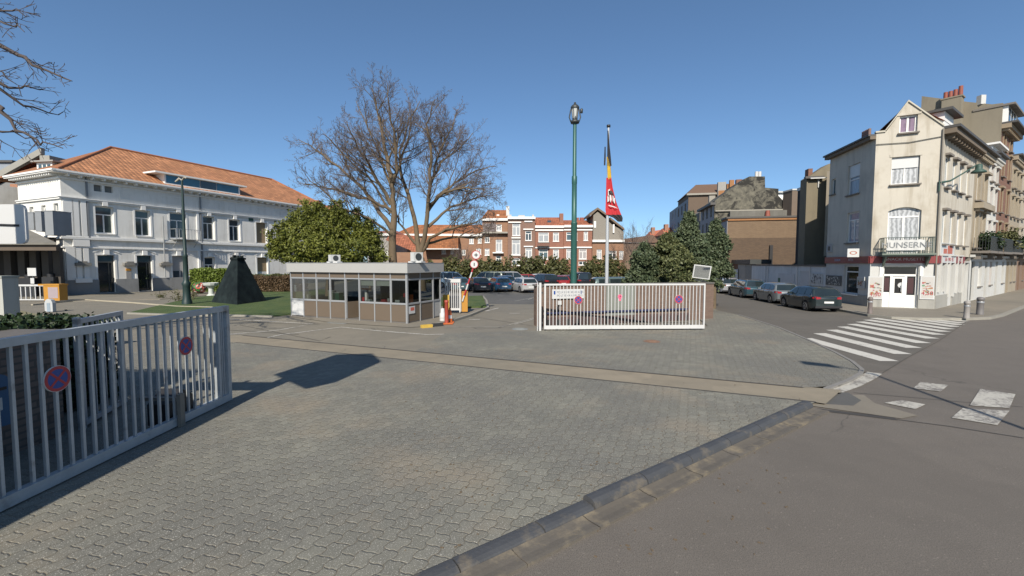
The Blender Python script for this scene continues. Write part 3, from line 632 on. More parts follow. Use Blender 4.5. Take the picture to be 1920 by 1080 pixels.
# ---------------- flag pole ----------------
p=at(1137.5,530,20.9); x,y=p.x,p.y; zt=hz(236,y)
T=thing('flagpole','white tapered flagpole behind the wall carrying the hanging flags','flagpole',(x,y,0))
mb=MB(); mb.lathe((x,y,0),[(.09,0),(.085,3),(.06,6.5),(.045,zt-.05)],14); mb.build('pole',mat('white pole paint',(.42,.43,.44),.35,.08,2,.2),T)
mb=MB(); mb.lathe((x,y,zt-.06),[(0,0),(.09,0),(.09,.1),(0,.12)],12); mb.build('cap',BLK,T); done()
def flagmesh(name,rows,mats_,label,origin,amp=.05,seed=0,folds=3.2,sgn=1):
    # rows: (y_px, x_left_px, x_right_px, material index below this row)
    T=thing(name,label,'flag',origin); mb=MB(); ns=14; V=[]; F_=[]; 
    rn=random.Random(seed)
    fine=[]
    for i in range(len(rows)-1):
        a,b=rows[i],rows[i+1]; k=5
        for j in range(k): fine.append((a[0]+(b[0]-a[0])*j/k,a[1]+(b[1]-a[1])*j/k,a[2]+(b[2]-a[2])*j/k,a[3]))
    fine.append(rows[-1])
    for r in fine:
        for s in range(ns+1):
            t=s/ns; px=r[1]+(r[2]-r[1])*t; q=at(px,r[0],y)
            wv=amp*math.sin(t*folds*2*math.pi+r[0]*.05)*(0.3+t); V.append((q.x,y-.09+wv,q.z+ (r[4]*t if len(r)>4 else 0)))
    for i in range(len(fine)-1):
        for s in range(ns): F_.append(((i*(ns+1)+s),(i*(ns+1)+s+1),((i+1)*(ns+1)+s+1),((i+1)*(ns+1)+s)))
    b=0
    for i in range(len(fine)-1): mb.add([],[],0)
    mb.v=V
    for k_,f in enumerate(F_): mb.f.append(f); mb.m.append(fine[k_//ns][3]); mb.sm.append(True)
    o=mb.build('cloth',mats_,T); return T
FBK=mat('black flag cloth',(.018,.018,.022),.8,.3,6); FYE=mat('yellow flag cloth',(.5,.33,.03),.8,.15,5); FRE=mat('red flag cloth',(.42,.02,.028),.8,.2,5)
flagmesh('flag',[(246,1138,1140,0),(290,1138,1144,0),(312,1137,1145.5,0)],[FBK,FYE,FRE],'narrow black part of the tricolour flag drooping from the top of the pole',(x,y,zt-.3),.03,1)
flagmesh('flag',[(276,1132.8,1135,0),(295,1132,1135,0),(311,1131.5,1134,0)],[FBK,FYE,FRE],'thin black flag fold hanging left of the pole',(x,y,zt-1),.02,5)
flagmesh('flag',[(295,1136.5,1138.5,1),(313,1138,1143.6,1),(337,1139,1145.5,1)],[FBK,FYE,FRE],'yellow flag section hanging between the black and the red cloth',(x,y,zt-2),.035,2)
Tf=flagmesh('flag',[(334,1136,1145,2),(352,1135.5,1148,2),(378,1135,1155,2),(394,1134.5,1161,2),(403,1136,1164.5,0),(409,1150,1167,0),(416,1158,1166,0)],[FBK,FYE,FRE],'large red flag with a white emblem and black lower edge hanging at the pole',(x,y,zt-3),.05,3)
mb=MB()
def fp(px,py): q=at(px,py,y-.2); return q
for q in ([(1140,356),(1144,354),(1143,364),(1140,368)],[(1139,368),(1141,368),(1142,377),(1139,379)],[(1143,365),(1146,366),(1147,374),(1145,380),(1143,374)],[(1148,362),(1150,366),(1151,377),(1149,378)],[(1150,371),(1153,371),(1153,382),(1151,380)],[(1141,384),(1152,387),(1159,391),(1152,389),(1141,386)]): mb.poly([fp(*k_) for k_ in q])
vs_=mb.build('emblem',PWH,Tf)
mb=MB(); mb.poly([fp(*k_) for k_ in [(1141,358),(1147,357),(1151,366),(1150,368),(1145,362),(1142,366)]]); mb.build('emblem_head',BLK,Tf); done()
# ---------------- bollards of the corner ----------------
def bollard(px,py,h,r,m,label,rz=0):
    c=G(px,py,.12); T=thing('bollard',label,'bollard',c,'bollards at the corner pavement'); mb=MB()
    mb.lathe(c,[(r,0),(r*1.02,.08),(r*.96,.1),(r*.93,h*.82),(r*1.05,h*.84),(r*1.05,h*.9),(r*.9,h*.97),(r*.4,h),(0,h)],14); mb.build('post',m,T)
    mb=MB(); mb.lathe(c,[(r*1.0,h*.66),(r*1.03,h*.67),(r*1.03,h*.74),(r*1.0,h*.75)],14); mb.build('reflective_band',ALU,T); done()
bollard(1631,588,.92,.11,mat('brown grey iron',(.16,.13,.12),.6,.2,4),'dark bollard on the pavement left of the shop door')
bollard(1812,597,.88,.12,mat('bollard grey',(.27,.25,.23),.6,.2,4),'pale grey bollard at the kerb by the end of the zebra crossing')
bollard(1837,590,.95,.15,mat('brown grey iron2',(.15,.14,.135),.6,.2,4),'thick dark litter bin shaped bollard on the pavement of the main street')
# ---------------- pyramid ----------------
a=G(445,573); b=G(395.5,568); c=G(500.5,565.5); d=b+c-a; ce=(a+d)/2; 
t_=NT('patinated copper sheets'); u=t_.dot((1,.3,0)); z=t_.dot((0,0,1)); n1=t_.noise(1.5,5,t_.wpos(),.65); ss=t_.M('ADD',t_.M('MULTIPLY',t_.M('LESS_THAN',t_.M('FRACT',t_.M('MULTIPLY',z,1.6)),.03),.6),0)
col=t_.mix(t_.ramp(n1,.35,.7),(.004,.007,.008),(.016,.024,.024)); col=t_.mix(ss,col,(.006,.008,.008)); t_.bump(n1,.4,.05); PYM=t_.out(col,.75,0,.2)
T=thing('pyramid_monument','dark green truncated pyramid on the lawn by the white building','monument',ce)
zt=hz(487,ce.y); mb=MB(); k=.24; q=[a,b,d,c]; top=[ce+(p_-ce)*k for p_ in q]
lv=[0,.3,.6,.9,1]; 
for i in range(len(lv)-1):
    lo=[p_.lerp(t2,lv[i]) for p_,t2 in zip(q,top)]; hi=[p_.lerp(t2,lv[i+1]) for p_,t2 in zip(q,top)]
    e=.02
    mb.add([(*l[:2],zt*lv[i]) for l in lo]+[(*(ce+(h_-ce)*(1+0))[:2],zt*lv[i+1]) for h_ in hi],[(0,1,5,4),(1,2,6,5),(2,3,7,6),(3,0,4,7)])
mb.build('sloping_sides',PYM,T); mb=MB(); cq=[ce+(p_-ce)*.29 for p_ in q]; mb.prism([p_[:2] for p_ in cq],zt+.002,zt+.14); mb.build('cap',PYM,T)
mb=MB(); rn=random.Random(3)
for i in range(12): mb.rbox((ce.x+rn.uniform(-.3,.35),ce.y+rn.uniform(-.3,.3),zt+.142),.15,.12,rn.uniform(.05,.2),rn.random()*3)
mb.build('ornament',PYM,T); done()
# ---------------- left lamp ----------------
p=G(351,571.5); x,y=p.x,p.y; zt=hz(338,y)
LGN=mat('dark green lamp paint',(.012,.03,.027),.5,.2,3)
T=thing('street_lamp','dark slender lamp post with a curved bare head before the white building','street lamp',(x,y,0))
mb=MB(); mb.lathe((x,y,0),[(.32,0),(.3,.25),(.24,.4),(.22,1.3),(.28,1.45),(.2,1.6),(.16,1.7),(.15,3.3),(.18,3.35),(.11,3.5),(.10,5.5),(.06,zt)],14); mb.build('pole',LGN,T)
mb=MB(); mb.tube([(x,y,zt),(x-.15,y,zt+.12),(x-.45,y,zt-.1)],[.06,.09,.05],8); mb.tube([(x,y,zt),(x+.2,y,zt+.2),(x+.35,y-.05,zt+.12)],[.06,.08,.03],8); mb.build('lamp_arm',mat('grey lamp head',(.3,.27,.22),.6),T); done()
# ---------------- planters, bollards, fence at the left ----------------
def lathe_thing(name,label,cat,c,parts):
    T=thing(name,label,cat,c)
    for pn,prof,m in parts: mb=MB(); mb.lathe(c,prof,20); mb.build(pn,m,T)
    return T
c=G(83,563); c=Vector((c.x,c.y,.04))
mb=MB()
def hoop(px,py,s,label):
    c=G(px,py,.05); T=thing('stone_marker',label,'bollard',c); pr=[(-.32,0),(-.32,.7),(-.22,.95),(0,1.05),(.22,.95),(.32,.7),(.32,0)]
    mb=MB(); n=len(pr); pr=[(a_*s,b_*s) for a_,b_ in pr]; vs=[(c.x+a_,c.y-.1,c.z+b_) for a_,b_ in pr]+[(c.x+a_,c.y+.1,c.z+b_) for a_,b_ in pr]
    mb.add(vs,[tuple(range(n))[::-1],tuple(range(n,2*n))]+[(i,(i+1)%n,n+(i+1)%n,n+i) for i in range(n)]); mb.build('stone',mat('white stone',(.42,.43,.43),.6,.15,3),T)
    mb=MB(); mb.box(c.x-.13*s,c.x+.13*s,c.y-.112,c.y-.102,c.z,c.z+.7*s); mb.build('plate',mat('grey blue plate',(.25,.31,.36),.5),T); done()
hoop(95,584,.72,'small white arched stone marker on the path near the orange box')
c=G(262,546); T=thing('planter','white bowl planter with a round green shrub by the second door','planter',(c.x,c.y,0))
mb=MB(); mb.lathe((c.x,c.y,.05),[(.35,0),(.4,.1),(.55,.4),(.68,.45),(.68,.6),(.6,.6),(.55,.5),(0,.5)],20); mb.build('bowl',mat('white stone',(.42,.43,.43)),T); PLT=T; PLc=c; done()
c=G(396,555); T=thing('planter','white stone urn planter left of the pyramid','planter',(c.x,c.y,0))
mb=MB(); mb.lathe((c.x,c.y,.05),[(.35,0),(.2,.15),(.18,.6),(.3,.75),(.55,.9),(.62,1.1),(.56,1.12),(.45,1.0),(0,1.0)],12,smooth=False); mb.build('bowl',mat('pale stone',(.5,.52,.48),.8,.3,3),T); done()
c=G(374,551.5); T=thing('painted_ball','dark round ornament painted red, green and white beside the hedge','ornament',(c.x,c.y,0))
mb=MB(); mb.lathe((c.x,c.y,.05),[(.1,0)]+[(.6*math.sin(t),.55-.55*math.cos(t)) for t in [.2+i*.29 for i in range(11)]],20)
t_=NT('painted ball'); n_=t_.noise(1.6,2,t_.wpos(),.5,1.5); cc=t_.mix(t_.ramp(n_,.50,.52),(.02,.02,.02),(.5,.09,.05)); cc=t_.mix(t_.ramp(n_,.57,.58),cc,(.5,.5,.45)); cc=t_.mix(t_.ramp(n_,.42,.40),cc,(.05,.15,.03)); mb.build('ball',t_.out(cc,.5),T); done()
c=G(110,566); ex=E1
ORB=mat('orange yellow paint',(.42,.20,.025),.5,.15,4)
T=thing('barrier_box','orange yellow cabinet with a grey panel at the end of the white railing','cabinet',c)
mb=MB(); mb.box(c.x-.75,c.x+.4,c.y-.3,c.y+.3,.12,1.22); mb.box(c.x-1.1,c.x+.45,c.y-.34,c.y+.34,1.222,1.34); mb.build('body',ORB,T); mb=MB(); mb.box(c.x-.42,c.x+.3,c.y-.312,c.y-.302,.3,1.1); mb.build('panel',mat('mauve grey panel',(.33,.27,.28),.5),T); done()
a=at(20,566,32.5); b=at(90,566,32.5)
T=thing('railing','low white railing with balusters before the dark covered passage','railing',(a.x,a.y,0))
mb=MB(); mb.box(a.x-3,b.x+.4,32.45,32.6,1.15,1.28); mb.box(a.x-3,b.x+.4,32.48,32.56,.1,.18); mb.build('rail',WSTL,T); mb=MB()
k=0; xx=a.x-2.8
while xx<b.x: mb.box(xx-.03,xx+.03,32.5,32.55,.18,1.15); xx+=.36
mb.build('balusters',WSTL,T); done()
# ---------------- kiosk ----------------
BRN=mat('brown infill panel',(.125,.095,.068),.45,.08,1.5); GLS=clear('kiosk glass',(.38,.42,.41),.12); FAS=mat('pale grey fascia',(.335,.33,.315),.5,.05,1.5)
k0=G(764,608,.0); kl=G(547,593.5); kr=G(827.5,595)
kf=Fr(k0,(kl-k0),flip=False); 
if kf.n.y>0: kf=Fr(k0,(kl-k0),flip=True)
KL=(kl-k0).length; kd=-kf.n; KR=(kr-k0).length; ks=Fr(k0,kd); 
if ks.n.x<0: ks=Fr(k0,kd,flip=True)
T=thing('security_kiosk','flat roofed guard kiosk with brown panels and large windows','kiosk',k0)
zs,zt_,zp,zf=.93,2.10,2.40,2.86
U=[kf.u(px) for px in (764,731.5,701,672.3,646,617.5,592,567.5,546)]; U[0]=0; U[-1]=KL
V=[ks.u(px) for px in (764,787.5,812,827)]; V[0]=0; V[-1]=KR
def bay(fr,a,b,lower=BRN,glass=True,name='window',upper=True,zt2=None):
    if lower: mb=MB(); fr.box(mb,a+.03,b-.03,.1,zs-.03,-.05,-.02); mb.build('lower_panel',lower,T)
    mb=MB(); fr.box(mb,a+.03,b-.03,zt_+.035,zp,-.05,-.02); mb.build('upper_panel',BRN,T)
    if glass:
        mb=MB(); q=.028; 
        for r_ in ((a+.03,a+.03+q,zs+.03,zt_-.03),(b-.03-q,b-.03,zs+.03,zt_-.03),(a+.03+q,b-.03-q,zs+.03,zs+.03+q),(a+.03+q,b-.03-q,zt_-.03-q,zt_-.03)): fr.box(mb,*r_,-.05,-.015)
        w_=mb.build('window',ALU,T); mb=MB(); fr.quad(mb,a+.05,b-.05,zs+.05,zt_-.05,-.035); mb.build('pane',GLS,w_)
        return w_
for i in range(8):
    if i==3: mb=MB(); kf.box(mb,U[i]+.03,U[i+1]-.03,zt_+.035,zp,-.05,-.02); mb.build('upper_panel',BRN,T); continue
    w_=bay(kf,U[i],U[i+1],PWH if i==7 else BRN)
    if i in (1,2): mb=MB(); kf.box(mb,U[i]+.07,U[i+1]-.07,zt_-.33,zt_-.06,-.09,-.07); mb.build('roller_blind',mat('grey blind',(.55,.53,.48),.7),w_)
for i in range(3): bay(ks,V[i],V[i+1],BRN if i<2 else FAS)
mb=MB()
for i,u in enumerate(U): kf.box(mb,u-(.03 if i not in (0,) else .0),u+.03+(.05 if i==0 else 0),.02,zp,-.06,.012)
for u in V: ks.box(mb,u-.03 if u else -.0,u+.03+(.05 if u==0 else 0),.02,zp,-.06,.013)
for i in range(8):
    for z in (zs,zt_):
        if i==3 and z==zs: continue
        kf.box(mb,U[i]+.03,U[i+1]-.03,z-.03,z+.03,-.055,.006)
for i in range(3):
    for z in (zs,zt_): ks.box(mb,V[i]+.03,V[i+1]-.03,z-.03,z+.03,-.055,.007)
mb.build('frame',ALU,T)
mb=MB(); # roof with fascia
def kp(u,v): q=k0+kf.d*u+ks.d*v; return (q.x,q.y)
ov=.13; mb.prism([kp(-ov,-ov),kp(KL+ov,-ov),kp(KL+ov,KR+ov),kp(-ov,KR+ov)],zp+.004,zf); mb.build('roof',FAS,T)
mb=MB(); mb.prism([kp(-ov-.01,-ov-.01),kp(KL+ov+.01,-ov-.01),kp(KL+ov+.01,KR+ov+.01),kp(-ov-.01,KR+ov+.01)],zf+.001,zf+.03); mb.build('roof_edge',ALU,T)
mb=MB(); mb.prism([kp(.02,.02),kp(KL-.02,.02),kp(KL-.02,KR-.02),kp(.02,KR-.02)],.0,.09); mb.build('floor',mat('kiosk floor',(.12,.11,.10),.7),T)
# back walls with windows: left end and rear
bk=Fr(k0+kd*KR,kf.d,flip=(kf.n.y<0)); 
mb=MB(); bops=[(KL*.52,KL*.98,zs,zt_),(KL*.05,KL*.18,zs,zt_)]
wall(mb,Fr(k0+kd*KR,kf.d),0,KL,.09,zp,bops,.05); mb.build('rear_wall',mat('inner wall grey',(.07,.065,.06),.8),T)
mb=MB(); le_=Fr(k0+kf.d*KL,kd); wall(mb,le_,0,KR,.09,zp,[(KR*.1,KR*.9,zs,zt_)],.04); mb.build('end_wall',BRN,T)
# door leaf open + posters
mb=MB(); dfr=Fr(k0+kf.d*(U[4]-.05),kf.d*-.25-kf.n*1.0); dfr.box(mb,0,.06,.1,zt_,-.02,.02); dfr.box(mb,.79,.85,.1,zt_,-.02,.02); dfr.box(mb,.06,.79,zt_-.06,zt_,-.02,.02); dr=mb.build('door',ALU,T)
mb=MB(); dfr.quad(mb,.06,.79,zs,zt_-.06,0); mb.build('pane',GLS,dr); mb=MB(); dfr.box(mb,.06,.79,.1,zs,-.015,.015); mb.build('lower_panel',BRN,dr)
# desk and equipment inside
def inside(u,v,su,sv,z0,h,m,name,par=T):
    q=kp(u,v); mb=MB(); mb.rbox((q[0],q[1],z0),su,sv,h,math.atan2(kf.d.y,kf.d.x)); return mb.build(name,m,par)
inside(1.5,.55,2.7,.7,.1,.75,mat('desk brown',(.12,.09,.07),.6),'desk'); inside(5.9,.5,2.8,.55,.1,.75,mat('desk brown',(.12,.09,.07)),'desk')
inside(2.6,2.0,.1,1.4,.1,2.2,mat('partition dark',(.05,.045,.04),.7),'partition')
done()
def kthing(name,label,cat,u,v,z,parts):
    q=kp(u,v); Tt=thing(name,label,cat,(q[0],q[1],z)); rz=math.atan2(kf.d.y,kf.d.x)
    for pn,du,dv,dz,su,sv,sz,m in parts:
        c_=kp(u+du,v+dv); mb=MB(); mb.rbox((c_[0],c_[1],z+dz),su,sv,sz,rz); 
        mb.build(pn,m,Tt)
    done(); return Tt
OR_=mat('orange plastic',(.45,.11,.025),.5); GRY=mat('light grey plastic',(.5,.5,.48),.5)
kthing('orange_locker','narrow orange cabinet in the kiosk window beside the corner','cabinet',.12,.4,.86,[('body',0,0,0,.12,.3,.5,OR_),('drawer',.0,-.16,.1,.1,.01,.16,mat('dark orange',(.4,.1,.02),.5))])
kthing('jacket_pile','red jackets heaped on the desk behind the kiosk window','clothes',1.55,.35,.86,[('jacket',0,0,0,.5,.3,.13,RED),('jacket',.1,.05,.131,.25,.2,.1,RED),('collar',-.2,0,.131,.08,.1,.16,PWH)])
kthing('coat_stack','black coats with a white scarf on the kiosk desk near the corner','clothes',.65,.4,.86,[('coat',0,0,0,.55,.3,.22,BLK),('coat',-.15,0,.221,.3,.25,.17,BLK),('scarf',.1,-.16,.12,.25,.02,.12,PWH)])
kthing('red_bag','small red bag on a stand beside the orange kiosk cabinet','bag',.33,.3,1.25,[('bag',0,0,0,.14,.12,.18,RED),('stand',0,0,-.38,.04,.04,.38,DKM)])
kthing('monitor','dark monitor on the kiosk desk below the grey blind','monitor',2.2,.55,.86,[('screen',0,0,.12,.5,.05,.33,BLK),('stand',0,.02,0,.12,.12,.12,BLK)])
kthing('printer','pale printer on the desk in the middle kiosk window','printer',2.5,.3,.86,[('body',0,0,0,.3,.25,.16,GRY),('tray',0,.0,.161,.2,.18,.05,PWH)])
kthing('green_crate','green crate behind the fourth kiosk window from the left','crate',4.75,.5,.9,[('body',0,0,0,.42,.3,.42,mat('bottle green',(.02,.12,.07),.5)),('rim',0,0,.421,.46,.34,.03,GRY)])
kthing('grey_binder_stack','tall pale box standing left of the green crate in the kiosk','box',5.15,.5,.86,[('box',0,0,0,.3,.25,.55,mat('pale beige',(.45,.43,.36),.6)),('lid',0,0,.551,.32,.27,.03,GRY)])
kthing('warning_lamp','red and white stand with an orange bar in the kiosk doorway','stand',3.3,1.0,.5,[('stand',0,0,0,.12,.12,1.0,PWH),('bar',0,0,1.001,.6,.06,.06,OR_),('canister',.2,0,.3,.18,.15,.3,RED)])
kthing('notice_paper','small white paper stuck in the left kiosk window','notice',7.3,.06,1.35,[('paper',0,0,0,.14,.01,.36,PWH),('tape',0,-.008,.33,.05,.004,.04,GRY)])
kthing('document_tray','grey tray stack on the sill behind the second kiosk window','tray',6.75,.25,.92,[('tray',0,0,0,.2,.2,.55,GRY),('tray',-.2,0,0,.12,.15,.3,GRY)])
q=ks.p(.24,.72,.02)
Tn=thing('warning_notice','white notice with a red symbol on the kiosk side panel','notice',q); mb=MB(); a_,b_,c_,d_=ks.rect(766,574,778,588); ks.box(mb,a_+.02,b_,c_,d_,.003,.012); mb.build('paper',PWH,Tn); mb=MB(); ks.box(mb,a_+.14,b_-.06,c_+.14,d_-.06,.0125,.015); mb.build('symbol',mat('faded red',(.5,.12,.08),.6),Tn); done()
def acunit(u,v,label,hh=.62):
    q=kp(u,v); z=zf+.03; T=thing('air_conditioner',label,'air conditioner',(q[0],q[1],z),'air conditioners on the kiosk roof'); rz=math.atan2(kf.d.y,kf.d.x)
    mb=MB(); mb.rbox((q[0],q[1],z+.06),.52,.30,hh,rz+math.pi/2.6); mb.build('casing',GRY,T)
    mb=MB(); mb.rbox((q[0],q[1],z),.75,.35,.06,rz); mb.build('base',PWH,T)
    mb=MB(); c=Vector((q[0],q[1],z+.06+hh/2)); a=rz+math.pi/2.6; nn=Vector((math.sin(a),-math.cos(a),0)); 
    if nn.y>0: nn=-nn
    c2=c+nn*.153; mb.cyl(c2,c2+nn*.012,hh*.40,n=20); mb.build('fan_grille',DKM,T); done()
q0=kf.u(602); acunit(q0,.9,'white air conditioner box at the left of the kiosk roof',.36); acunit(kf.u(760),.9,'white air conditioner box above the front corner of the kiosk roof',.44)
# ---------------- barrier, cage, cones ----------------
c=G(871,587); T=thing('boom_barrier','orange barrier cabinet with a raised red and white boom','barrier',c)
mb=MB(); mb.rbox((c.x,c.y,.1),.36,.4,1.1,.1); mb.rbox((c.x,c.y,1.202),.4,.44,.06,.1); mb.build('cabinet',ORB,T)
mb=MB(); mb.rbox((c.x+.2,c.y+.02,.6),.06,.3,.5,.1); mb.build('side_plate',DKM,T)
b0=at(867,565,c.y-.26); b1=at(899,466,c.y-.3); mb=MB(); k=9
for i in range(k): mb.cyl(b0.lerp(b1,i/k),b0.lerp(b1,(i+1)/k),.045,n=8,m=i%2)
mb.build('boom',[PWH,RED],T)
def rsign(px,py,Y,r,par,sym=0,nm='round_sign'):
    q=at(px,py,Y); f=Fr((q.x,q.y),(1,0)); mb=MB()
    for r_,o_,m_ in ((r,0,0),(r*.85,.004,1)):
        vs=[f.p(r_*math.cos(t),q.z+r_*math.sin(t),o_) for t in [2*math.pi*i/24 for i in range(24)]]; mb.add(vs,[tuple(range(24))],m_)
    vs=[]
    for i in range(24):
        t=2*math.pi*i/24; vs+= [f.p(r*math.cos(t),q.z+r*math.sin(t),0),f.p(r*math.cos(t),q.z+r*math.sin(t),-.02)]
    mb.add(vs,[(2*i,2*i+1,(2*i+3)%48,(2*i+2)%48) for i in range(24)],0)
    f.box(mb,-r*.1,r*.15,q.z-r*.4,q.z+r*.35,.005,.008,2); 
    if sym: f.box(mb,-r*.4,r*.4,q.z-r*.12,q.z+r*.1,.0085,.010,2)
    mb.build(nm,[RED,PWH,DKM],par)
rsign(892.5,478,c.y-.36,.25,T,1); rsign(889,495.5,c.y-.36,.235,T,0)
done()
c=G(851,589); T=thing('grille_cabinet','white steel cage cabinet standing between the kiosk and the barrier','cabinet',c)
mb=MB(); hw=.34
for sx in (-hw,hw):
    for sy in (0,.5): mb.box(c.x+sx-.03,c.x+sx+.03,c.y+sy-.03,c.y+sy+.03,.1,1.78)
mb.box(c.x-hw-.05,c.x+hw+.05,c.y-.06,c.y+.56,1.782,1.98); mb.box(c.x-hw+.03,c.x+hw-.03,c.y-.02,c.y+.02,.22,.34); mb.build('frame',WSTL,T)
mb=MB()
for i in range(1,6): xx=c.x-hw+2*hw*i/6; mb.box(xx-.02,xx+.02,c.y-.015,c.y+.015,.34,1.78)
mb.build('bars',WSTL,T); mb=MB(); mb.box(c.x-hw+.05,c.x+hw-.05,c.y+.2,c.y+.45,.3,1.0); mb.build('machine',mat('dark navy box',(.02,.03,.06),.5),T); done()
c=G(836,590); T=thing('ticket_machine','yellow cabinet behind the red bollard next to the kiosk','cabinet',c)
mb=MB(); mb.box(c.x-.18,c.x+.18,c.y+.1,c.y+.5,.03,1.1); mb.build('body',mat('yellow cabinet paint',(.45,.28,.04),.5,.1),T); mb=MB(); mb.cyl((c.x-.05,c.y+.3,1.1),(c.x-.05,c.y+.3,1.95),.03); mb.lathe((c.x-.05,c.y+.3,1.95),[(0,-.08),(.08,-.05),(.09,.06),(0,.1)],10); mb.build('pole',PWH,T); done()
c=G(837.5,607,.03); T=thing('traffic_bollard','red post bollard on an orange foot at the kiosk corner','bollard',c)
mb=MB(); mb.lathe(c,[(.11,0),(.10,.1),(.085,.98),(.1,1.0),(.1,1.1),(.0,1.12)],14); mb.build('post',mat('faded red plastic',(.30,.05,.03),.5,.15,4),T); mb=MB(); mb.rbox(c,.55,.45,.05,.2); mb.build('foot',OR_,T); done()
c=G(843.5,604.5,.03); T=thing('traffic_cone','orange and white striped traffic cone beside the red bollard','cone',c)
mb=MB(); mb.rbox(c,.4,.4,.04,.1); mb.lathe(c,[(.14,.04),(.12,.2)],14); mb.lathe(c,[(.12,.2),(.095,.36)],14,1); mb.lathe(c,[(.095,.36),(.06,.6),(.035,.72),(0,.72)],14); mb.build('cone',[OR_,PWH],T); done()
c=G(830,601,.03); T=thing('chain_post','low white striped post behind the red bollard','post',c)
mb=MB(); mb.lathe(c,[(.15,0),(.15,.35),(.1,.4),(.09,.6),(0,.62)],12); mb.build('post',PWH,T); mb=MB(); mb.lathe(c,[(.157,.12),(.157,.2)],12); mb.build('band',GRY,T); done()
# ---------------- building materials ----------------
WPL=streaky('white render',(.68,.665,.625),(.40,.38,.33),.5,.75,.8); PLN=streaky('grey plinth',(.22,.22,.215),(.12,.12,.12),.5)
WTR=mat('white trim',(.70,.69,.66),.6,.08,2); G1=glassy('dark window glass',(.025,.04,.05)); G2=glassy('blue grey window glass',(.05,.085,.10),.05)
G3=glassy('green grey window glass',(.05,.07,.07),.05); BRD=mat('brown board',(.26,.19,.11),.8,.25,1.5); DRK=mat('dark interior',(.008,.009,.01),.9)
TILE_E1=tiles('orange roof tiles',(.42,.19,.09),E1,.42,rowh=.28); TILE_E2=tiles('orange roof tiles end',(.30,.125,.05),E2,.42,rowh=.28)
ZNC=mat('zinc',(.22,.23,.24),.5,.15,2,.3); DGR=mat('dark gutter',(.07,.065,.06),.6,.2,3)
CUR=curtain('curtained window',(.36,.38,.40)); 
# ---------------- white building ----------------
W0=G(125,554); mf=Fr(W0,E1); ML=30.2; swf=Fr(W0,-E2); SWL=7.7
if swf.n.y>0: swf=Fr(W0,-E2,flip=True)
EZ=10.75
T=thing('white_building','long two storey white building with an orange tiled hip roof and a flat dormer','building',W0)
up=[(178,387.5,214.7,437.8,G3),(252.6,394.9,283.2,442.3,G3),(317.8,399.3,349.8,446.7,G1),(380,405.8,402.9,449.1,G1),(429,412,450.6,452,G1),(480,417.7,501.6,455.6,BRD),(527,423,547,459,G1),(570,430,588,462,G1)]
lo=[(182,478.4,217.7,548.5,'door'),(256,479.3,287.3,545.5,'door'),(322.3,480,346.6,525,'grey'),(383,482.3,403.8,520,'win'),(432,481.7,453.6,518,'win'),(481.7,482.9,502.5,516.4,'board')]
att=mf.rect(175.6,348,211.7,360.2)
ops=[mf.rect(*q[:4]) for q in up]+[mf.rect(*q[:4]) for q in lo]+[att]
mb=MB(); wall(mb,mf,0,ML,0.0,EZ,ops,.32); wall(mb,swf,0,SWL,0,EZ,[swf.rect(100,381,112,437),swf.rect(77,385,86,400),swf.rect(55,388,63,401)],.3)
shell(mb,mf,0,ML,0,EZ,13.5,top=False,sides=(0,1)); mb.build('wall',WPL,T)
mb=MB()
prev=.35
doors=[mf.rect(*q[:4]) for q in lo[:2]]
segs=[(-.1,doors[0][0]),(doors[0][1],doors[1][0]),(doors[1][1],ML)]
for a,b in segs: mf.box(mb,a,b,0,1.35,.004,.14)
swf.box(mb,-.0,SWL,0,.9,.004,.12); mb.build('plinth',PLN,T)
mb=MB()
def band(z0,z1,o,): mf.box(mb,-.02-o,ML,z0,z1,.005,o); swf.box(mb,.0,SWL,z0,z1,.005,o)
band(5.05,5.2,.22); band(5.22,5.36,.12); band(4.25,4.37,.14); band(8.55,8.68,.16); band(8.7,8.78,.24); band(EZ-.42,EZ-.28,.15)
mb.build('string_course',WTR,T)
mb=MB(); mf.box(mb,-.75,ML+.6,EZ,EZ+.1,-.2,.75); swf.box(mb,-.74,SWL+.4,EZ+.003,EZ+.103,-.2,.75); mf.box(mb,-.8,ML+.65,EZ+.105,EZ+.26,.55,.82); swf.box(mb,-.82,SWL+.4,EZ+.108,EZ+.263,.55,.82)
u=.3
while u<ML: mf.box(mb,u,u+.13,EZ-.2,EZ-.003,.005,.62); u+=.85
u=.2
while u<SWL: swf.box(mb,u,u+.12,EZ-.2,EZ-.003,.005,.62); u+=.4
mb.build('cornice',WTR,T)
mb=MB()
for a,b in ((.05,.75),(mf.u(140),mf.u(152)),(mf.u(156),mf.u(166)),(mf.u(371),mf.u(375))):
    for q_ in ((a,b,1.36,4.24,.006,.15),(a,b,5.37,8.54,.006,.12)): mb=MB(); mf.box(mb,*q_); mb.build('pilaster',WTR,T)
a=mf.u(140)-.1; mb=MB(); mf.box(mb,a,mf.u(166)+.1,1.1,1.5,.141,.3); mb.build('pilaster_base',WTR,T); mb=MB(); mf.box(mb,a,mf.u(166)+.1,4.4,5.04,.006,.2); mb.build('pilaster_base',WTR,T)
fl=glassy('door glass',(.012,.015,.018),.08)
for i,q in enumerate(up):
    r_=mf.rect(*q[:4])
    if q[4] is BRD: mb=MB(); mf.box(mb,*r_,-.30,-.22); b_=mb.build('window_board',BRD,T); mb=MB(); mf.box(mb,r_[1]-.12,r_[1],r_[2],r_[3],-.219,-.17); mb.build('frame',WTR,b_); continue
    window(T,mf,r_,WTR,q[4],.28,.10,1,(.70,),sill=WTR,sd=.1)
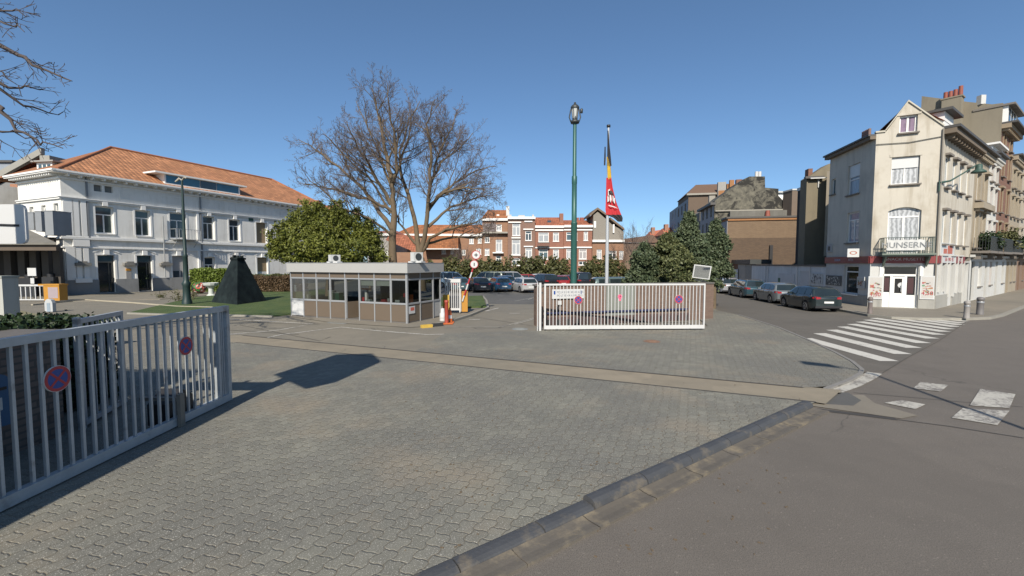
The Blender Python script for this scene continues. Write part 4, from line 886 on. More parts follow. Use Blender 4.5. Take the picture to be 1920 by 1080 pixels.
for q in lo:
    r_=mf.rect(*q[:4])
    if q[4]=='door':
        mb=MB(); a,b,c,d=r_; mf.box(mb,a,a+.08,c,d,-.3,-.22); mf.box(mb,b-.08,b,c,d,-.3,-.22); mf.box(mb,a+.08,b-.08,d-.75,d-.65,-.3,-.22); mf.box(mb,a+(b-a)*.68,a+(b-a)*.73,c,d-.75,-.3,-.22); mf.box(mb,a+.08,b-.08,c,c+.12,-.3,-.22)
        dd=mb.build('door',DKM,T); mb=MB(); mf.quad(mb,a,b,c,d-.7,-.27); mb.build('pane',fl,dd); mb=MB(); mf.box(mb,a+.08,b-.08,d-.64,d-.02,-.28,-.24); mb.build('transom',G2,dd)
        mb=MB(); mf.box(mb,a-.1,b+.1,c-.3,c-.005,-.3,.35); mb.build('step',PLN,dd)
    elif q[4]=='grey': mb=MB(); mf.box(mb,*r_,-.3,-.2); b_=mb.build('shutter_door',mat('grey shutter',(.3,.3,.3),.6),T); a,b,c,d=r_; mb=MB(); mf.quad(mb,a+.15,a+.75,c+.1,c+1.0,-.19); mf.quad(mb,a+.95,b-.15,c+.1,c+1.0,-.19); mb.build('pane',G1,b_)
    elif q[4]=='win': window(T,mf,r_,WTR,G1,.28,.10,1,(.62,))
    else: mb=MB(); a,b,c,d=r_; mf.box(mb,a,b,c+.5,d,-.3,-.22); mf.box(mb,a,b,c,c+.495,-.3,-.18,1); mb.build('window_board',[BRD,PWH],T)
a,b,c,d=att; mb=MB(); mf.box(mb,a,b,c,d,-.3,-.28); mf.box(mb,(a+b)/2-.1,(a+b)/2+.1,c,d,-.279,-.02,1); mb.build('attic_vent',[mat('vent grey',(.2,.2,.19),.8),WTR],T)
for px in ((100,381,112,437),(77,385,86,400),(55,388,63,401)): window(T,swf,swf.rect(*px),WTR,G2,.25,.07,0,(.75,))
# surrounds, keystones
for q in up+lo:
    mb=MB(); a,b,c,d=mf.rect(*q[:4])
    mf.box(mb,a-.16,a-.003,c,d+.0,.004,.035); mf.box(mb,b+.003,b+.16,c,d,.004,.035); mf.box(mb,a-.16,b+.16,d+.003,d+.17,.004,.05); mf.box(mb,(a+b)/2-.2,(a+b)/2+.2,d+.05,d+.5,.051,.22)
    mb.build('window_surround',WTR,T)
for q in lo: mb=MB(); a,b,c,d=mf.rect(*q[:4]); m_=(a+b)/2; mb.add([mf.p(a-.4,d+.18,.06),mf.p(m_-.2,d+.55,.06),mf.p(m_-.2,d+.7,.06),mf.p(a-.4,d+.3,.06)],[(0,1,2,3)]); mb.add([mf.p(b+.4,d+.18,.06),mf.p(m_+.2,d+.55,.06),mf.p(m_+.2,d+.7,.06),mf.p(b+.4,d+.3,.06)],[(0,1,2,3)]); mb.build('pediment',WTR,T)
mb=MB()
for i in range(7):
    a=mf.u(230)+i*3.6; 
    if a+2.6<ML: 
        for r_ in ((a,a+2.6,9.1,9.16),(a,a+2.6,9.95,10.01),(a,a+.06,9.16,9.95),(a+2.54,a+2.6,9.16,9.95)): mf.box(mb,*r_,.004,.03)
mb.build('frieze_panel',WTR,T)
# roof
D=12.6; zE=EZ+.27; hp=6.3; zR=15.25
def wp(u,v,z): q=W0+E1*u-E2*v; return (q.x,q.y,z)
a,b,c,d=wp(-.4,-.6,zE),wp(ML+.5,-.6,zE),wp(ML+.5,D,zE),wp(-.4,D,zE); r1=wp(6.7,hp,zR); r2=wp(ML-4.2,hp,zR)
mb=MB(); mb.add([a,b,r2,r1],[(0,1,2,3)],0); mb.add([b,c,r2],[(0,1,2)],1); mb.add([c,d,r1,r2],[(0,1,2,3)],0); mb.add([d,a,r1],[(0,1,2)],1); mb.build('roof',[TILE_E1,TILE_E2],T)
mb=MB(); RT=mat('ridge tile',(.33,.12,.05),.75,.3,3)
for p_,q_ in ((r1,r2),(a,r1),(b,r2)): mb.cyl(Vector(p_)+Vector((0,0,.02)),Vector(q_)+Vector((0,0,.02)),.13,n=8)
mb.build('ridge_tiles',RT,T)
mb=MB(); 
# dormer: flat slab with windows
u0,u1=mf.u(305),mf.u(447); zb=11.3; dzt=12.75; vo=.55; sl_=(zR-zE)/(hp+.6)
us=[mf.u(x) for x in (312,314,371.5,373,403,404.5,448,451)]
f2=Fr(W0+E2*.3,E1); zb=11.08; dzt=mf.uz(330,331)[1]; 
f2.box(mb,us[0]-1.0,us[-1]+.7,dzt,dzt+.16,-4.0,.35); m1=mb.build('dormer',WTR,T)
mb=MB(); f2.box(mb,us[0],us[-1],zb-.05,dzt-.003,-3.8,-.05); f2.box(mb,us[0],us[-1],zb+.1,zb+.22,-.049,.03); f2.box(mb,us[0],us[0]+.14,zb+.22,dzt-.003,-.049,.03); f2.box(mb,us[-1]-.14,us[-1],zb+.22,dzt-.003,-.049,.03); mb.build('dormer_wall',WTR,m1)
DG=glassy('dormer glass',(.02,.10,.16),.04)
L3=(us[-1]-us[0]-.3); x_=us[0]+.15
for k,(fa,fb,mm) in enumerate(((0,.43,DG),(.44,.66,G1),(.67,1,DG))):
    mb=MB(); f2.quad(mb,x_+L3*fa,x_+L3*fb,zb+.24,dzt-.05,.0); mb.build('dormer_pane',mm,m1)
for u,za_ in ((mf.u(165)+.1,4.5),(mf.u(555),9),(mf.u(373)+.3,1.4)): mb=MB(); mf.box(mb,u,u+.13,za_,EZ-.02,.006,.13); mb.build('downpipe',ZNC,T)
mb=MB(); a,b,c,d=mf.rect(466,407,474.5,414.5); mf.box(mb,a,b,c,d,.01,.06); mb.build('green_plate',mat('dark green plate',(.01,.06,.04),.5),T)
# balcony platform with ladder by third window
mb=MB(); a,b=mf.u(322),mf.u(368); mf.box(mb,a,b,5.4,5.46,.02,1.0)
for i in range(9): u=a+(b-a)*i/8; mf.box(mb,u-.02,u+.02,5.46,6.5,.95,.99)
mf.box(mb,a,b,6.5,6.54,.93,1.0); mf.box(mb,a,a+.04,6.5,6.54,.02,.93); mf.box(mb,b-.04,b,6.5,6.54,.02,.93)
for u in (a+.2,b-.2): mb.cyl(mf.p(u,4.6,.02),mf.p(u,5.4,.8),.03,n=6)
mf.box(mb,mf.u(306),mf.u(306)+.08,1.4,7.8,.15,.25); mb.build('fire_escape',mat('grey escape metal',(.3,.31,.31),.6),T)
mb=MB()
for px in (153,242,309): 
    u,z=mf.uz(px,496); mf.box(mb,u-.55,u+.55,z-.1,z+.16,.02,.4); mf.box(mb,u-.3,u+.3,z+.161,z+.3,.02,.3)
mb.build('wall_lamp',mat('weathered lamp',(.2,.19,.17),.7,.3,5),T)
a,b,c,d=mf.rect(235.5,508,246,526); mb=MB(); mf.box(mb,a,b,c,d,.02,.09); mf.box(mb,a,b,d+.02,d+.25,.02,.12,1); mb.build('notice_case',[mat('case grey',(.28,.27,.26),.5),ORB],T)
done()
# low set-back roof wing left of the hip roof with small dormer
T=thing('rooftop_pavilion','small white rooftop dormer with three panes above the side facade of the white building','dormer',at(82,320,42))
Yp=42.5; q0_=at(70,329,Yp); q1_=at(105,329,Yp); zt_2=hz(305,Yp); pf=Fr((q0_.x,q0_.y),(1,-.15)); Lp=q1_.x-q0_.x
mb=MB(); z0_=EZ+.2; pf.box(mb,0,Lp,z0_,zt_2,-2.5,0); mb.build('body',WTR,T); mb=MB(); pf.box(mb,-.3,Lp+.5,zt_2+.002,zt_2+.14,-2.6,.3); mb.build('roof_slab',mat('pale slab',(.28,.27,.25),.8),T)
for i in range(3): mb=MB(); a=Lp*(.12+.28*i); pf.box(mb,a,a+Lp*.2,z0_+.25,zt_2-.2,.003,.02); mb.build('pane',G2,T)
done()
T=thing('flat_roof_addition','dark flat roofed addition between the gable house and the orange hip roof','building',at(130,325,46))
q=at(104,330,45); fA=Fr((q.x,q.y),(1,.05)); La=at(160,320,45).x-q.x; mb=MB(); fA.box(mb,0,La,8,hz(309,45),-3,0); mb.build('wall',mat('dark brown cladding',(.12,.10,.085),.8,.2,1),T); mb=MB(); fA.box(mb,-.4,La+.4,hz(309,45)+.002,hz(304,45),-3.2,.5); mb.build('roof',mat('grey roofing',(.2,.2,.19),.7),T); done()
# gable house at far left
Yg=50; T=thing('gable_house','house with a steep red roof and pale gable edge behind the covered passage','house',at(30,400,Yg))
A_=at(-60,340,Yg); pk=at(88,291,Yg); rt=at(95,300,Yg); bl=at(-140,395,Yg)
mb=MB(); zb_=2; pts=[(at(-150,400,Yg).x,zb_),(at(60,400,Yg).x,zb_),(at(60,400,Yg).x,hz(320,Yg)),(pk.x-.6,pk.z-1.2),(at(-150,400,Yg).x,hz(410,Yg))]
n=len(pts); vs=[(a,Yg,b) for a,b in pts]+[(a,Yg+8,b) for a,b in pts]; mb.add(vs,[tuple(range(n)),tuple(range(n,2*n))[::-1]]+[(i,(i+1)%n,n+(i+1)%n,n+i) for i in range(n)]); mb.build('wall',[mat('grey gable wall',(.18,.18,.18),.8,.2,1)],T)
def slopebox(name,p,q,th,y0,y1,m,par):
    mb=MB(); vs=[(p[0],y,p[1]+k) for y in (y0,y1) for k in (0,th)]+[(q[0],y,q[1]+k) for y in (y0,y1) for k in (0,th)]
    mb.add(vs,[(0,1,3,2),(4,6,7,5),(0,4,5,1),(2,3,7,6),(1,5,7,3),(0,2,6,4)]); return mb.build(name,m,par)
lo_=at(-130,412,Yg)
slopebox('gable_edge',(lo_.x,lo_.z),(pk.x,pk.z),.7,Yg-.6,Yg-.2,mat('pale gable edge',(.27,.26,.23),.8,.2,1),T)
lo2=at(-130,392,Yg); pk2=at(64,292,Yg); slopebox('roof',(lo2.x,lo2.z-.2),(pk2.x+.3,pk2.z-.3),.35,Yg-.1,Yg+8,tiles('red roof tiles',(.30,.07,.03),(0,1,0),.3),T)
mb=MB(); a=at(88,292,Yg); mb.box(a.x-.2,a.x+.9,Yg-.6,Yg+3,hz(318,Yg),a.z-.1); mb.build('parapet_end',mat('pale gable edge',(.27,.26,.23)),T)
done()
T=thing('brick_house','orange red brick wall seen between the grey gable and the white side facade','house',at(35,370,48))
a=at(20,370,47); b=at(49,370,47); mb=MB(); mb.box(a.x,b.x,47,49,3,hz(345,47)); mb.build('wall',brick('orange bricks',(.33,.13,.07),(.4,.17,.08),(.3,.2,.14)),T); mb=MB(); mb.box(a.x+.4,a.x+1.0,46.93,46.99,hz(380,47),hz(352,47)); mb.build('window',WTR,T); done()
T=thing('annex_building','plain grey building at the far left behind the gable house','building',at(5,330,60))
mb=MB(); a=at(-120,330,60); b=at(25,330,60); mb.box(a.x,b.x,60,66,0,hz(305,60)); mb.build('wall',mat('blue grey render',(.23,.26,.3),.8,.15,1),T); mb=MB(); mb.box(a.x,b.x+.3,59.7,66,hz(305,60)+.01,hz(301,60)); mb.build('roof',DGR,T); done()
# ducts on the side facade
T=thing('ventilation_ducts','row of tall grey ventilation casings on the covered passage roof','ventilation ducts',at(75,420,37))
DU=mat('duct grey',(.24,.25,.26),.5,.15,2,.2)
for x0,x1,y0,y1,Yd in ((50,64,399,431,38.5),(65,79,397,434,37.2),(83,101,396,441,35.8),(102,113,397,440,36.5)):
    a=at(x0,y0,Yd); b=at(x1,y1,Yd); mb=MB(); mb.box(a.x,b.x,Yd,Yd+1.0,b.z,a.z); mb.box(a.x-.03,b.x+.03,Yd-.03,Yd+1.03,a.z+.002,a.z+.06); mb.build('casing',DU,T)
done()
# covered passage
T=thing('covered_passage','dark open shelter with a grey lean-to roof left of the white building','shelter',at(40,555,36))
Yc=34.5; zr0=hz(459,Yc); 
a=at(-180,455,Yc); b=at(113,459,Yc)
mb=MB(); kk=at(48,428,38.3); kl_=at(-180,428,38.3); mb.add([(a.x,Yc-.3,zr0),(b.x,Yc-.3,zr0),(b.x,Yc-.3,zr0+.16),(a.x,Yc-.3,zr0+.16),(kl_.x,38.3,kk.z-.2),(kk.x,38.3,kk.z-.2),(kk.x,38.3,kk.z),(kl_.x,38.3,kk.z)],[(0,1,2,3),(3,2,6,7),(0,4,5,1),(1,5,6,2)]); mb.build('roof',streaky('mossy lean-to roof',(.15,.14,.12),(.07,.07,.055),.5),T)
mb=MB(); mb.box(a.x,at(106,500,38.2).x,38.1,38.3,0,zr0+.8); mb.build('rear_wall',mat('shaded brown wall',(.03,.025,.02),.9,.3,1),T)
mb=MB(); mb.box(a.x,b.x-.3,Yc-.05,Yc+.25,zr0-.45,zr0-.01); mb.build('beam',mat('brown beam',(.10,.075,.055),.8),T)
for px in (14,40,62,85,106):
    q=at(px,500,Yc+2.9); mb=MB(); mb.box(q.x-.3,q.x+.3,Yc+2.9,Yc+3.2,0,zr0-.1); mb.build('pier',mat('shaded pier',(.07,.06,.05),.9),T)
q=at(61,516,Yc+1); mb=MB(); mb.box(q.x-.05,q.x+.05,Yc+1,Yc+1.1,0,hz(505,Yc)); mb.box(q.x-.35,q.x+.35,Yc+.95,Yc+.99,hz(518,Yc),hz(505,Yc)+.1,1); mb.box(q.x-.15,q.x+.15,Yc+.95,Yc+.99,hz(533,Yc),hz(522,Yc),1); mb.build('notice_board',[DKM,PWH],T)
mb=MB(); 
for px,w_,h_ in ((48,1.3,1.6),(90,1.0,1.7)): q=at(px,540,Yc+2.5); mb.box(q.x-w_/2,q.x+w_/2,Yc+2.5,Yc+3.2,0,h_); mb.cyl((q.x,Yc+2.8,h_),(q.x,Yc+2.8,h_+.3),.25)
mb.build('stored_bins',BLK,T)
done()
# ---------------- corner building ----------------
CRM=streaky('cream render',(.45,.415,.35),(.25,.21,.15),.9,.85,.7,.25); CRS=streaky('cream render lightened for shade',(.50,.46,.39),(.24,.22,.19),.6,.85,.7,.25)  # CRS: front cream lightened in colour, standing in for fill light on the shaded side
BAND=mat('dark red shop band',(.19,.028,.028),.45,.12,2); SILL=mat('weathered stone sill',(.17,.15,.13),.85,.2,4); WOOD=mat('worn brown eaves',(.16,.125,.09),.8,.3,3)
WH2=streaky('white shop render',(.48,.475,.45),(.3,.28,.25),.35)
ff=Fr(C0,B0-C0); FL=(B0-C0).length; sfr=Fr(C0,SR,flip=True); SL_=sfr.u(1549); mfr2=Fr(B0,SM); M1=mfr2.u(1817)
def zf_(px,py,f=ff): return f.uz(px,py)[1]
zB0=zf_(1690,493.6); zB1=zf_(1690,480); ZE=10.75
T=thing('corner_building','cream corner house with a ground floor shop, a front balcony and a pointed gable','building',C0)
fo=[ff.rect(1672.5,293.7,1723,345),ff.rect(1666,388.4,1723.8,477)]
shop=ff.rect(1657,498,1719,576)
so_=[sfr.rect(1591,308.7,1610.5,363.7),sfr.rect(1589,398,1609,454.6),sfr.rect(1559.5,336,1566,364)]; ss_=sfr.rect(1583,498,1608,551)
cols=[(mfr2.u(a)+.15,mfr2.u(b)+.25) for a,b in ((1766,1772),(1781,1787),(1794,1800.5))]
cols=[(.75,1.65),(2.65,3.55),(4.55,5.45),(6.6,7.3)]
zM=[(4.05,6.05),(7.45,9.3)]
mo=[(a,b,c,d) for a,b in cols for c,d in zM]
ms=[(.7,1.9,1.1,3.3),(2.9,4.0,.7,3.3),(5.0,5.9,.9,3.3),(6.9,7.9,.12,2.9)]
mb=MB()
wall(mb,ff,0,FL,zB1,ZE,fo,.22); wall(mb,mfr2,0,M1,zB1,ZE,mo,.14)
za=ff.rect(1687.5,216,1719.5,253); ua,zap=ff.uz(1703,191); zsl=zf_(1640,250); zsr=zf_(1764,238); a,b,c,d=za; c=max(c,ZE)
P=ff.p
mb.add([P(0,ZE),P(a,ZE),P(a,d),P(ua,zap),P(.45,zsl),P(0,zsl)],[(0,1,2,3,4,5)]); mb.add([P(b,ZE),P(FL,ZE),P(FL,zsr),P(ua,zap),P(b,d)],[(0,1,2,3,4)]); mb.add([P(a,d),P(b,d),P(ua,zap)],[(0,1,2)])
for (p1,p2) in (((a,ZE),(a,d)),((b,ZE),(b,d)),((a,d),(b,d)),((a,ZE),(b,ZE))): mb.add([P(*p1),P(*p2),P(*p2,-.22),P(*p1,-.22)],[(0,1,2,3)])
mb.build('wall',CRM,T)
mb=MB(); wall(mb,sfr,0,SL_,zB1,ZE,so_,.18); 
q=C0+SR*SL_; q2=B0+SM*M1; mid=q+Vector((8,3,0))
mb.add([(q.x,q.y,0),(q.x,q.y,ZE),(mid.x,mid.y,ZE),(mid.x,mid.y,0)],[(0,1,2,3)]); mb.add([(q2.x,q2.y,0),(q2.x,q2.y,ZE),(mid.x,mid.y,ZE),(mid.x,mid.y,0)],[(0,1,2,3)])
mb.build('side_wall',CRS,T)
mb=MB(); wall(mb,ff,0,FL,.1,zB0,[shop],.25); wall(mb,sfr,0,SL_,.1,zB0,[ss_],.2); wall(mb,mfr2,0,M1,.1,zB0,ms,.3); mb.build('shopfront_wall',WH2,T)
mb=MB(); 
ff.box(mb,.0,shop[0]-.02,.05,.95,.004,.06); ff.box(mb,shop[1]+.02,FL,.05,.95,.004,.06); mfr2.box(mb,0,ms[1][0]-.05,.05,.92,.004,.06); mfr2.box(mb,ms[1][1]+.05,ms[3][0]-.05,.05,.85,.004,.06); sfr.box(mb,.01,SL_,.05,.8,.004,.05)
mb.build('plinth',streaky('stone plinth',(.30,.29,.26),(.15,.15,.14),.6),T)
mb=MB(); ff.box(mb,-.05,FL+.05,zB0,zB1,.0,.1); sfr.box(mb,0,SL_,zB0-.003,zB1+.003,-.05,.1); mfr2.box(mb,.0,M1*.78,zB0-.003,zB1+.003,-.05,.1); mb.build('shop_band',BAND,T)
GD=mat('gold lettering',(.5,.4,.22),.5); PK=mat('pale lettering',(.55,.5,.52),.6)
zc=(zB0+zB1)/2
text('SNACK MUSETTE',.24,ff.p(FL*.52,zc+.02,.104),ff.d,PK,'lettering',T)
text('DURUM',.22,sfr.p(3.7,zc,.104),-sfr.d,mat('blue pale lettering',(.35,.45,.6),.6),'lettering',T); text('PITTA',.22,sfr.p(2.0,zc,.104),-sfr.d,PK,'lettering',T)
mb=MB(); mfr2.box(mb,.7,4.1,zc-.2,zc+.22,.101,.12); mb.build('band_panel',PWH,T)
text('SANDWICHES',.34,mfr2.p(2.4,zc,.125),mfr2.d,RED,'lettering',T); text('PIZZA',.3,mfr2.p(5.6,zc,.105),mfr2.d,PWH,'lettering',T)
# upper windows
CF=curtain('lace curtain',(.42,.43,.44),tuple(ff.d),.22); CF2=curtain('side curtain',(.30,.35,.42),tuple(SR),.14)
window(T,ff,fo[0],WTR,CF,.2,.07,1,(),sill=SILL,blind=PWH,bh=.40,sd=.16)
w_=window(T,ff,fo[1],WTR,CF,.2,.09,1,(.80,),sill=None)
mb=MB(); a,b,c,d=fo[1]; hh=.22
for s_ in (0,1):
    us_=[(a,a),(a,a+(b-a)*.5)] 
pts=[(a,d-hh),(a,d+.0)]+[(a+(b-a)*t,d-hh*(2*t-1)**2-.002) for t in [i/12 for i in range(12,-1,-1)]]
for i in range(12):
    t0,t1=i/12,(i+1)/12; y0_=d-hh*(2*t0-1)**2; y1_=d-hh*(2*t1-1)**2
    mb.add([ff.p(a+(b-a)*t0,y0_,.0),ff.p(a+(b-a)*t1,y1_,.0),ff.p(a+(b-a)*t1,d,.0),ff.p(a+(b-a)*t0,d,.0)],[(0,1,2,3)]); mb.add([ff.p(a+(b-a)*t0,y0_,.0),ff.p(a+(b-a)*t1,y1_,.0),ff.p(a+(b-a)*t1,y1_,-.2),ff.p(a+(b-a)*t0,y0_,-.2)],[(0,1,2,3)])
mb.build('window_arch',CRM,T)
window(T,ff,(za[0],za[1],max(za[2],ZE),za[3]),WTR,curtain('purple curtain',(.16,.10,.16),tuple(ff.d),.5),.2,.09,1,(),sill=SILL,sd=.16)
mb=MB(); ff.box(mb,za[0]-.15,za[1]+.15,za[3]+.01,za[3]+.13,.004,.05); mb.build('lintel',CRM,T); mb=MB(); ff.box(mb,fo[0][0]-.1,fo[0][1]+.1,fo[0][3]+.02,fo[0][3]+.2,.003,.03); mb.build('lintel',CRM,T)
window(T,sfr,so_[0],WTR,CF2,.16,.07,0,(.5,),sill=SILL,blind=PWH,bh=.42); window(T,sfr,so_[1],WTR,CF2,.16,.08,1,(.74,),sill=SILL); window(T,sfr,so_[2],WTR,G2,.16,.05,0,(),sill=SILL)
for r_ in mo: window(T,mfr2,r_,WTR,(G2,G1,CUR)[int(r_[0]*3+r_[2])%3],.12,.06,1,(),sill=SILL,sd=.2)
for a,b in cols:
    for c,d in zM: mb=MB(); mfr2.box(mb,a-.1,b+.1,d+.02,d+.14,.003,.22); mb.build('lintel_drip',SILL,T)
window(T,sfr,ss_,WTR,glassy('shop glass',(.015,.018,.02)),.18,.08,0,(.78,),sill=WTR)
for r_ in ms[:3]: window(T,mfr2,r_,WTR,G1,.28,.07,0,(.8,))
mb=MB(); mfr2.box(mb,*ms[3],-.28,-.22); mb.build('side_door',PWH,T)
mb=MB()
for a,b,c,d in ms: mfr2.box(mb,a-.12,b+.12,d+.01,d+.09,.003,.2); mfr2.box(mb,a-.12,a-.003,c,d,.003,.14); mfr2.box(mb,b+.003,b+.12,c,d,.003,.14)
mb.build('shop_surround',WH2,T)
# shop entrance
a,b,c,d=shop; mb=MB(); w3=(b-a); o0=-.24; F3=lambda x0,x1,z0,z1,oo=.08: ff.box(mb,x0,x1,z0,z1,o0,o0+oo)
zl=c+(d-c)*.745; F3(a,b,zl,zl+.12); F3(a,a+.08,c,d); F3(b-.08,b,c,d); F3(a+.08,b-.08,d-.07,d); x1,x2=a+w3*.26,a+w3*.68; F3(x1-.05,x1+.05,c,zl,.1); F3(x2-.05,x2+.05,c,zl,.1); F3(a+.08,x1-.05,c,c+.9,.06); F3(x2+.05,b-.08,c,c+.75,.06)
sf_=mb.build('shop_window',WTR,T); mb=MB(); ff.quad(mb,a,b,c,d,o0+.02); mb.build('pane',glassy('shop front glass',(.012,.012,.014),.05,.6),sf_)
mb=MB(); F3(x1+.05,x1+.17,c,zl-.03,.09); F3(x2-.17,x2-.05,c,zl-.03,.09); F3(x1+.17,x2-.17,c,c+.85,.07); F3(x1+.17,x2-.17,zl-.15,zl-.03,.09); dr=mb.build('shop_door',WTR,T)
mb=MB(); ff.box(mb,x2-.23,x2-.2,c+.95,c+1.35,o0+.1,o0+.13); mb.build('door_handle',ALU,dr)
for q_,m_ in (((x1+.75,x2-.2,c+.9,zl-.2,o0+.03),mat('brown door curtain',(.10,.045,.015),.5)),((x2+.1,b-.15,c+.85,zl-.1,o0+.032),mat('maroon curtain',(.045,.012,.014),.5)),((a+.12,a+.4,c+1.0,zl-.1,o0+.033),mat('maroon curtain',(.045,.012,.014),.5))): mb=MB(); ff.quad(mb,*q_); mb.build('door_curtain',m_,sf_)
mb=MB()
for i in range(16):
    t=2*math.pi*i/16; t2=2*math.pi*(i+1)/16; m_=(x1+.55,c+1.35); mb.add([ff.p(m_[0],m_[1],o0+.05),ff.p(m_[0]+.22*math.cos(t),m_[1]+.18*math.sin(t),o0+.05),ff.p(m_[0]+.22*math.cos(t2),m_[1]+.18*math.sin(t2),o0+.05)],[(0,1,2)])
mb.build('door_sticker',PWH,sf_)
# shop arch trim
mb=MB()
for i in range(14):
    t0,t1=i/14,(i+1)/14; A0=lambda t:d+.02+.16*(1-(2*t-1)**2); 
    mb.add([ff.p(a-.15+(w3+.3)*t0,A0(t0),.05),ff.p(a-.15+(w3+.3)*t1,A0(t1),.05),ff.p(a-.15+(w3+.3)*t1,A0(t1)+.12,.05),ff.p(a-.15+(w3+.3)*t0,A0(t0)+.12,.05),ff.p(a-.15+(w3+.3)*t0,A0(t0),-.0),ff.p(a-.15+(w3+.3)*t1,A0(t1),-.0),ff.p(a-.15+(w3+.3)*t0,A0(t0)+.12,.0),ff.p(a-.15+(w3+.3)*t1,A0(t1)+.12,.0)],[(0,1,2,3),(0,4,5,1),(3,2,7,6)])
ff.box(mb,a-.2,a-.05,c,d+.05,.004,.05); ff.box(mb,b+.05,b+.2,c,d+.05,.004,.05); mb.build('entrance_arch',WTR,T)
# roof
rdir=(SR+SM).normalized(); ap=ff.p(ua,zap,-.0); rb=Vector((ap.x,ap.y,0))+rdir*7.5; 
c0=Vector((*C0[:2],0))-ff.n*.05; s1=C0+SR*SL_; b1=B0+SM*M1
TL=tiles('corner roof tiles',(.34,.10,.045),tuple(SR),.3)
mb=MB(); mb.add([(*C0[:2],ZE+.15),(*s1[:2],ZE+.15),(rb.x,rb.y,zap-.25),(ap.x,ap.y,zap-.1)],[(0,1,2,3)]); mb.add([(*B0[:2],ZE+.5),(ap.x,ap.y,zap-.1),(rb.x,rb.y,zap-.25),(*b1[:2],ZE+.5)],[(0,1,2,3)]); mb.add([(*s1[:2],ZE+.15),(*b1[:2],ZE+.5),(rb.x,rb.y,zap-.25)],[(0,1,2)]); mb.build('roof',TL,T)
mb=MB()
def coping(p,q,w_=.14,h_=.1):
    p=Vector(p);q=Vector(q); n=ff.n*.08; vs=[]
    for s in (p,q):
        for o in (n,-n*2.5):
            for h in (0,h_): vs.append(s+o+Vector((0,0,h)))
    mb.add(vs,[(0,1,3,2),(4,6,7,5),(0,4,5,1),(2,3,7,6),(1,5,7,3),(0,2,6,4)])
coping(ff.p(.4,zsl+.003),ff.p(ua,zap+.003)); coping(ff.p(ua,zap+.003),ff.p(FL,zsr+.003)); coping(ff.p(-.05,zsl+.005),ff.p(.44,zsl+.005)); mb.build('gable_coping',mat('cream coping',(.44,.41,.34),.85,.15,2),T)
mb=MB(); sfr.box(mb,-.0,SL_+.15,ZE-.2,ZE-.002,.005,.32); sfr.box(mb,-.0,SL_+.2,ZE+.001,ZE+.11,-.1,.42,1); mfr2.box(mb,.02,M1,ZE-.3,ZE-.002,.005,.55); mfr2.box(mb,.0,M1,ZE+.001,ZE+.15,-.1,.7,1)
u=.4
while u<M1: mfr2.box(mb,u,u+.12,ZE-.55,ZE-.302,.005,.4); u+=.7
mb.build('eaves',[WOOD,DGR],T)
# white dormer over the main street facade
mb=MB(); mfr2.box(mb,.15,2.3,ZE+.2,ZE+1.05,-1.5,-.02); mfr2.box(mb,-.1,2.7,ZE+1.052,ZE+1.2,-1.6,.35,1); mb.build('dormer',[WTR,DGR],T)
mb=MB(); a_=ff.p(.0,zf_(1636,272),.06); b_=ff.p(FL,zf_(1764,256),.06); mb.tube([a_,(a_+b_)/2-Vector((0,0,.12)),b_],[.022]*3,5); mb.build('facade_cable',DKM,T)
mb=MB(); mb.cyl(ff.p(FL-.04,.95,.08),ff.p(FL-.04,ZE,.08),.045,n=8); mb.build('downpipe',mat('stained downpipe',(.2,.18,.15),.7),T)
mb=MB(); a_,b_=4.2,5.15; sfr.box(mb,a_,b_,ZE+.2,ZE+.75,-2.2,-1.5); sfr.box(mb,a_-.1,b_+.1,ZE+.752,ZE+.85,-2.3,-1.4)
st=mb.build('chimney_stack',WOOD,T)
for i in range(5): mb=MB(); p=sfr.p(a_+(b_-a_)*(i+.5)/5,ZE+.852,-1.85); mb.cyl(p,p+Vector((0,0,.75)),.10,.09,n=8); mb.build('chimney_pot',mat('grey red pot',(.2,.13,.11),.7,.3,5),st)
# balcony
mb=MB(); b0_,b1_=ff.u(1647),ff.u(1741); zb_=zf_(1690,478.5); zt3=zf_(1690,446)+.0; dp=.85
ff.box(mb,b0_-.05,b1_+.05,zb_,zb_+.1,.11,dp+.05); ff.box(mb,b0_,b1_,zb_-.09,zb_-.002,.11,dp-.1); GB=mat('green grey balcony',(.13,.16,.13),.6,.2,4)
for u in (b0_+.15,b1_-.2): mb.add([ff.p(u,zb_-.1,.11),ff.p(u+.1,zb_-.1,.11),ff.p(u+.1,zb_-.1,.7),ff.p(u,zb_-.1,.7),ff.p(u,zb_-.7,.11),ff.p(u+.1,zb_-.7,.11)],[(0,3,4),(1,2,5),(0,1,2,3),(3,2,5,4)])
bal=mb.build('balcony',GB,T)
mb=MB(); RI=mat('dark green railing',(.045,.07,.06),.5,.2,4); zr=zb_+1.02
ff.box(mb,b0_,b1_,zr,zr+.04,dp-.03,dp+.02); ff.box(mb,b0_,b0_+.04,zr,zr+.04,.02,dp-.03); ff.box(mb,b1_-.04,b1_,zr,zr+.04,.02,dp-.03); ff.box(mb,b0_+.06,b1_-.06,zb_+.16,zb_+.19,dp-.03,dp)
k=22
for i in range(k+1): u=b0_+.02+(b1_-b0_-.04)*i/k; ff.box(mb,u-.011,u+.011,zb_+.1,zr,dp-.018,dp+.004)
for i in range(1,6):
    for u in (b0_+.02,b1_-.02): ff.box(mb,u-.011,u+.011,zb_+.1,zr,dp*i/6-.01,dp*i/6+.01)
for i in range(8):
    u=b0_+.2+(b1_-b0_-.4)*i/7
    for j in range(8):
        t=2*math.pi*j/8; t2=2*math.pi*(j+1)/8; mb.cyl(ff.p(u+.1*math.cos(t),zb_+.6+.1*math.sin(t),dp-.01),ff.p(u+.1*math.cos(t2),zb_+.6+.1*math.sin(t2),dp-.01),.012,n=4,cap=False)
mb.build('railing',RI,bal)
done()
